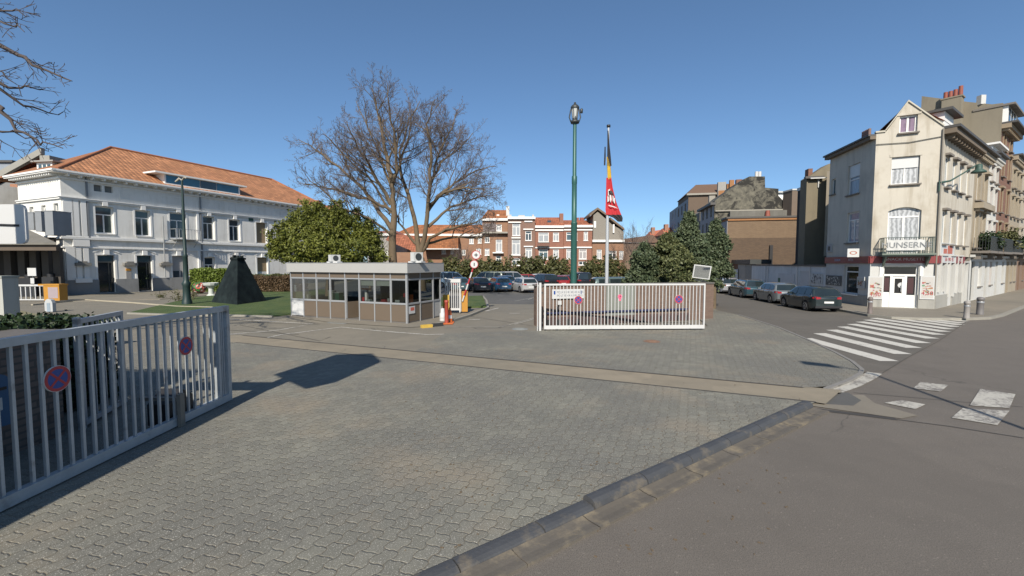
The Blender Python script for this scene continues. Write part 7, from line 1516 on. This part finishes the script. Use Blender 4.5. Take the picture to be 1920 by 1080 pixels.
# ---------------- foliage ----------------
def leafquad(V,Fc,p,s,rn,up=0,long=1.6):
    a=rvec(rn); 
    if a.length<.1: a=Vector((1,0,0))
    a.normalize(); b=a.cross(rvec(rn)).normalized(); a=a*s*long*.5; b=b*s*.5; k=len(V); V+= [tuple(p-a),tuple(p+b),tuple(p+a),tuple(p-b)]; Fc.append((k,k+1,k+2,k+3))
def blobtree(name,label,cat,base,lobes,n,ls,mats_,seed,group=None,trunk=(.2,2),kids='leaves'):
    rn=random.Random(seed); T=thing(name,label,cat,base,group); V=[];Fc=[]; base=Vector(base)
    tot=sum(l[3]*l[5] for l in lobes)
    for (x,y,z,rx,ry,rz) in lobes:
        nc=int(n*rx*rz/tot/40)
        for i in range(nc):
            d=rvec(rn)
            if d.length<.05: continue
            d.normalize(); rr=rn.uniform(.55,1.0)**.6*rn.uniform(.85,1.12); c=Vector((x+d.x*rx*rr,y+d.y*ry*rr,z+d.z*rz*rr)); cr=max(ls,.13)*rn.uniform(1.2,3.2); ax=(d+Vector((0,0,-.1))+rvec(rn)*.4).normalized()
            for k in range(40):
                q=rvec(rn)*cr*.6; q+=ax*rn.uniform(-.5,1.2)*cr; leafquad(V,Fc,c+q,ls*rn.uniform(.6,1.3),rn)
    mb=MB(); mb.v=V; mb.f=Fc; mb.m=[0]*len(Fc); mb.sm=[False]*len(Fc); mb.build(kids,mats_,T)
    mb=MB(); mb.tube([base,base+Vector((.05,0,trunk[1]*.5)),base+Vector((0,0,trunk[1]))],[trunk[0],trunk[0]*.8,trunk[0]*.4],7)
    for l in lobes[:7]: c=Vector(l[:3]); mb.tube([base+Vector((0,0,trunk[1]*.6)),(base+c)/2+Vector((0,0,.5)),c],[trunk[0]*.5,trunk[0]*.3,.03],5)
    mb.build('trunk',BARK,T); done(); return T
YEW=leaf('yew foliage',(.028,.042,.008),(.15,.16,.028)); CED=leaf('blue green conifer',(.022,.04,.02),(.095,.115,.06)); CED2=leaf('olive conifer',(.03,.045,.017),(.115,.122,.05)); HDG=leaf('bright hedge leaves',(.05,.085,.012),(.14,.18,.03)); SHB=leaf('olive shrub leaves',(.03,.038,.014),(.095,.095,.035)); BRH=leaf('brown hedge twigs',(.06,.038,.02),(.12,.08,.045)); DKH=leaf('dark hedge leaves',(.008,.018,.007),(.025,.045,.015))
def L_(px,py,Y,rpx,rpy,ry=None): q=at(px,py,Y); k=Y/F; return (q.x,Y,q.z,rpx*k,(ry or rpx*k),rpy*k)
yl=[L_(565,436,33,18,18),L_(585,415,34,15,20),L_(597,395,34,8,14),L_(620,410,34,16,16),L_(605,440,32.5,22,18),L_(645,410,34,10,16),L_(655,432,34,18,20),L_(682,440,34,13,16),L_(695,462,34,16,16),L_(540,450,32,16,13),L_(518,462,32,14,10),L_(508,440,32,6,5),L_(545,475,32,16,12),L_(580,462,31.5,22,18),L_(620,470,31.5,24,18),L_(665,470,32,22,18),L_(710,482,34,12,12),L_(580,490,32,24,14),L_(640,492,32,30,14),L_(560,410,34.5,10,14),L_(632,388,35,7,10),L_(530,428,33,9,8),L_(690,420,35,7,12),L_(612,455,35,20,16),L_(575,385,35,5,9),L_(668,402,35,6,9),L_(545,415,34,8,8),L_(700,440,34,9,7),L_(515,478,32,9,8)]
blobtree('evergreen_tree','large rounded yellow green yew behind the kiosk','tree',(at(615,494,33).x,33,0),yl,68000,.105,YEW,7,None,(.3,3))
def conifer(name,label,px,Y,top,rpx,seed,m,n=30000,ls=.105,group='evergreens behind the brick wall',z0=.5):
    rn=random.Random(seed); q=at(px,494,Y); h=hz(top,Y); Rr=rpx*Y/F; T=thing(name,label,'tree',(q.x,Y,0),group); V=[];Fc=[]; mb=MB()
    mb.tube([Vector((q.x,Y,0)),Vector((q.x,Y,h*.5)),Vector((q.x,Y,h*.97))],[.17,.12,.02],7); rpx*=1; Rr*=1.3; nb=int(h*20); per=n//nb
    for i in range(nb):
        t=(i+rn.random())/nb; z=z0+(h-.1-z0)*t; prof=(1-t**1.6)**.8*(.8+.2*math.sin(z*3+seed)); r=Rr*prof*rn.uniform(.6,1.12)+.15; a=rn.uniform(0,2*math.pi); d=Vector((math.cos(a),math.sin(a),0)); p0=Vector((q.x,Y,z)); rise=rn.uniform(.05,.35)
        pts=[p0,p0+d*r*.5+Vector((0,0,rise*r*.5)),p0+d*r+Vector((0,0,rise*r*.4))]; mb.tube(pts,[.04,.025,.01],4)
        for k in range(int(1.7*per*(.4+.9*prof))):
            u=rn.random()**.6; c=pts[0].lerp(pts[1],u*2) if u<.5 else pts[1].lerp(pts[2],u*2-1); side=Vector((-d.y,d.x,0))*rn.gauss(0,.13*r+.07); leafquad(V,Fc,c+side+Vector((rn.gauss(0,.05),rn.gauss(0,.05),rn.gauss(-.02,.10))),ls*rn.uniform(.6,1.3),rn)
    mb.build('trunk',BARK,T); mb=MB(); mb.v=V; mb.f=Fc; mb.m=[0]*len(Fc); mb.sm=[False]*len(Fc); mb.build('foliage',m,T); done()
conifer('conifer_tree','tallest blue green conifer in the group behind the wall',1291,30.5,398,44,1,CED,34000)
conifer('conifer_tree','slim dark conifer at the right end of the group beside the street',1340,27.5,414,24,2,CED,20000,z0=2.1)
conifer('conifer_tree','bushy olive conifer second from the left in the group',1250,28.0,438,40,3,CED2,30000)
conifer('conifer_tree','low broad conifer at the left end of the group',1208,27.5,456,36,4,CED,26000)
conifer('conifer_tree','short conifer in front of the tallest one just above the wall',1275,25.5,462,36,6,CED2,20000)
conifer('conifer_tree','rear olive conifer between the low broad one and the tallest one',1262,33,448,38,8,CED2,20000)
conifer('conifer_tree','short dark conifer at the right behind the traffic mirror',1312,26,448,27,9,CED,16000,z0=1.5)
# shrubs along the car park
rn=random.Random(77)
SX=[(790,486),(812,490),(834,486),(850,482),(868,488),(884,484),(903,487),(917,481),(936,489),(948,482),(975,486),(990,482),(1003,476),(1016,485),(1030,481),(1042,488),(1056,490),(1100,486),(1112,479),(1128,488),(1145,486),(1160,490)]
SD=['leftmost of the row','second in the row','third in the row','fourth in the row','below the small bare tree','left of the round signs','right of the round signs','under the orange skylight roof','below the orange roofed house','left of the tall brown house','under its window column','at the tall brown house corner','tallest of the row','below the iron balcony','right of the iron balcony','left of the lamp post','touching the lamp post','right of the lamp post','second right of the lamp post','just left of the flagpole','just right of the flagpole','at the right end of the row']
for i,(px,ty) in enumerate(SX):
    Y_=63+rn.uniform(-2,2); z=hz(ty,Y_); b=at(px,494,Y_); w_=1.1
    desc=('pointed','rounded','ragged','leaning')[i%4]; 
    blobtree('shrub',f'{desc} olive shrub before the brick houses, '+SD[i],'shrub',(b.x,Y_,0),[(b.x,Y_,z*.38,w_*.8,.8,z*.38),(b.x+rn.uniform(-.3,.3),Y_,z*.72,w_*.35,.5,z*.28),(b.x+rn.uniform(-.8,.8),Y_,z*.3,w_*.8,.8,z*.3)],1700,.24,SHB,100+i,'shrub row behind the car park',(.08,1.2))
# hedges
def hedge(name,label,poly_c,rz,sx,sy,h,m,n,ls,seed,core=(.02,.03,.01)):
    rn=random.Random(seed); T=thing(name,label,'hedge',(poly_c[0],poly_c[1],0)); c_,s_=math.cos(rz),math.sin(rz); mb=MB(); mb.rbox((poly_c[0],poly_c[1],0),sx-.25,sy-.25,h-.14,rz); mb.build('stems',mat('hedge core'+str(core),core,.95),T); V=[];Fc=[]
    for i in range(n):
        x,y,z=rn.uniform(-1,1),rn.uniform(-1,1),rn.uniform(0,1); k=rn.random(); ar=(sx*sy,sx*h,sy*h); t=rn.random()*(ar[0]+2*ar[1]+2*ar[2])
        if t<ar[0]: z=1
        elif t<ar[0]+2*ar[1]: y=-1 if t<ar[0]+ar[1] else 1
        else: x=-1 if t<ar[0]+2*ar[1]+ar[2] else 1
        wv=.06*math.sin(x*sx*2.1+seed)+.05*math.sin(z*5+x*sx); X=x*sx/2*(1)+rn.gauss(0,.05); Y_=y*(sy/2+wv)+rn.gauss(0,.05); Z=z*(h+wv)+rn.gauss(0,.05)
        leafquad(V,Fc,Vector((poly_c[0]+X*c_-Y_*s_,poly_c[1]+X*s_+Y_*c_,max(.02,Z))),ls*rn.uniform(.6,1.3),rn,long=1.3)
    mb=MB(); mb.v=V; mb.f=Fc; mb.m=[0]*len(Fc); mb.sm=[False]*len(Fc); mb.build('leaves',m,T); done()
c=G(395,548); hedge('hedge','clipped bright green box hedge between the lamp post and the pyramid',(c.x+.3,c.y+1.2),.25,4.6,2.2,hz(506,43),HDG,16000,.13,1)
c=G(505,549); hedge('hedge','brown leafless clipped hedge between the pyramid and the kiosk',(c.x-.5,c.y+1.5),.1,6.0,1.6,1.45,BRH,13000,.12,2,(.06,.04,.025))
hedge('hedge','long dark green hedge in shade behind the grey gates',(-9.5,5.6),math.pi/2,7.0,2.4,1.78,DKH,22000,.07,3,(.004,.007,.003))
hedge('hedge','low olive hedge strip below the white building beside the boards',(at(500,520,50).x,50),.3,6,1.2,1.5,SHB,5000,.14,4)
# planter shrub
blobtree('potted_shrub','round clipped green shrub growing in the white bowl planter','shrub',(PLc.x,PLc.y,.75),[(PLc.x,PLc.y,1.35,.5,.5,.75)],4500,.07,leaf('potted leaves',(.02,.04,.01),(.06,.09,.02)),9,None,(.05,.6))
# small plants before the lamp
for i,(px,py,h_) in enumerate(((335,566,.9),(362,562,.5),(455,548,.6),(300,560,.4))):
    c=G(px,py); blobtree('small_bush',('thin leafy bush left of the dark lamp post','low grey bush right of the dark lamp post','small bush beside the white urn planter','tiny bush on the path before the second door')[i],'shrub',(c.x,c.y,.02),[(c.x,c.y,h_*.5,.3,.3,h_*.4)],300,.06,SHB,60+i,'small bushes near the path',(.03,h_*.6))
# balcony plants on the main street
for i,(px,py,r_) in enumerate(((1853,454,.45),(1888,449,.6),(1908,455,.5))):
    q=at(px,py,(29.5,33.5,36)[i]+3); blobtree('balcony_plant',('dark bush on the balcony of the white striped house','green bush on the balcony of the brick house','dark hanging plants on the balcony at the right picture edge')[i],'plant',(q.x,q.y,q.z-.5),[(q.x,q.y,q.z,r_,r_,r_*.9)],1800,.12,SHB if i==1 else DKH,80+i,'balcony plants',(.03,.4))
# fallen twigs / debris on the ground
mb=MB(); rn=random.Random(8)
for i in range(260):
    p=G(rn.uniform(760,1500),rn.uniform(640,1050)); 
    if (p-Kb).dot(KN)>-.1: z=.006
    else: z=.055
    s=rn.uniform(.006,.018); a=rn.random()*6; mb.rbox((p.x,p.y,z),s*2.2,s,.004,a)
o=mb.build('leaf_litter',mat('dry litter',(.14,.10,.06),.9,.3,8)); o['kind']='stuff'
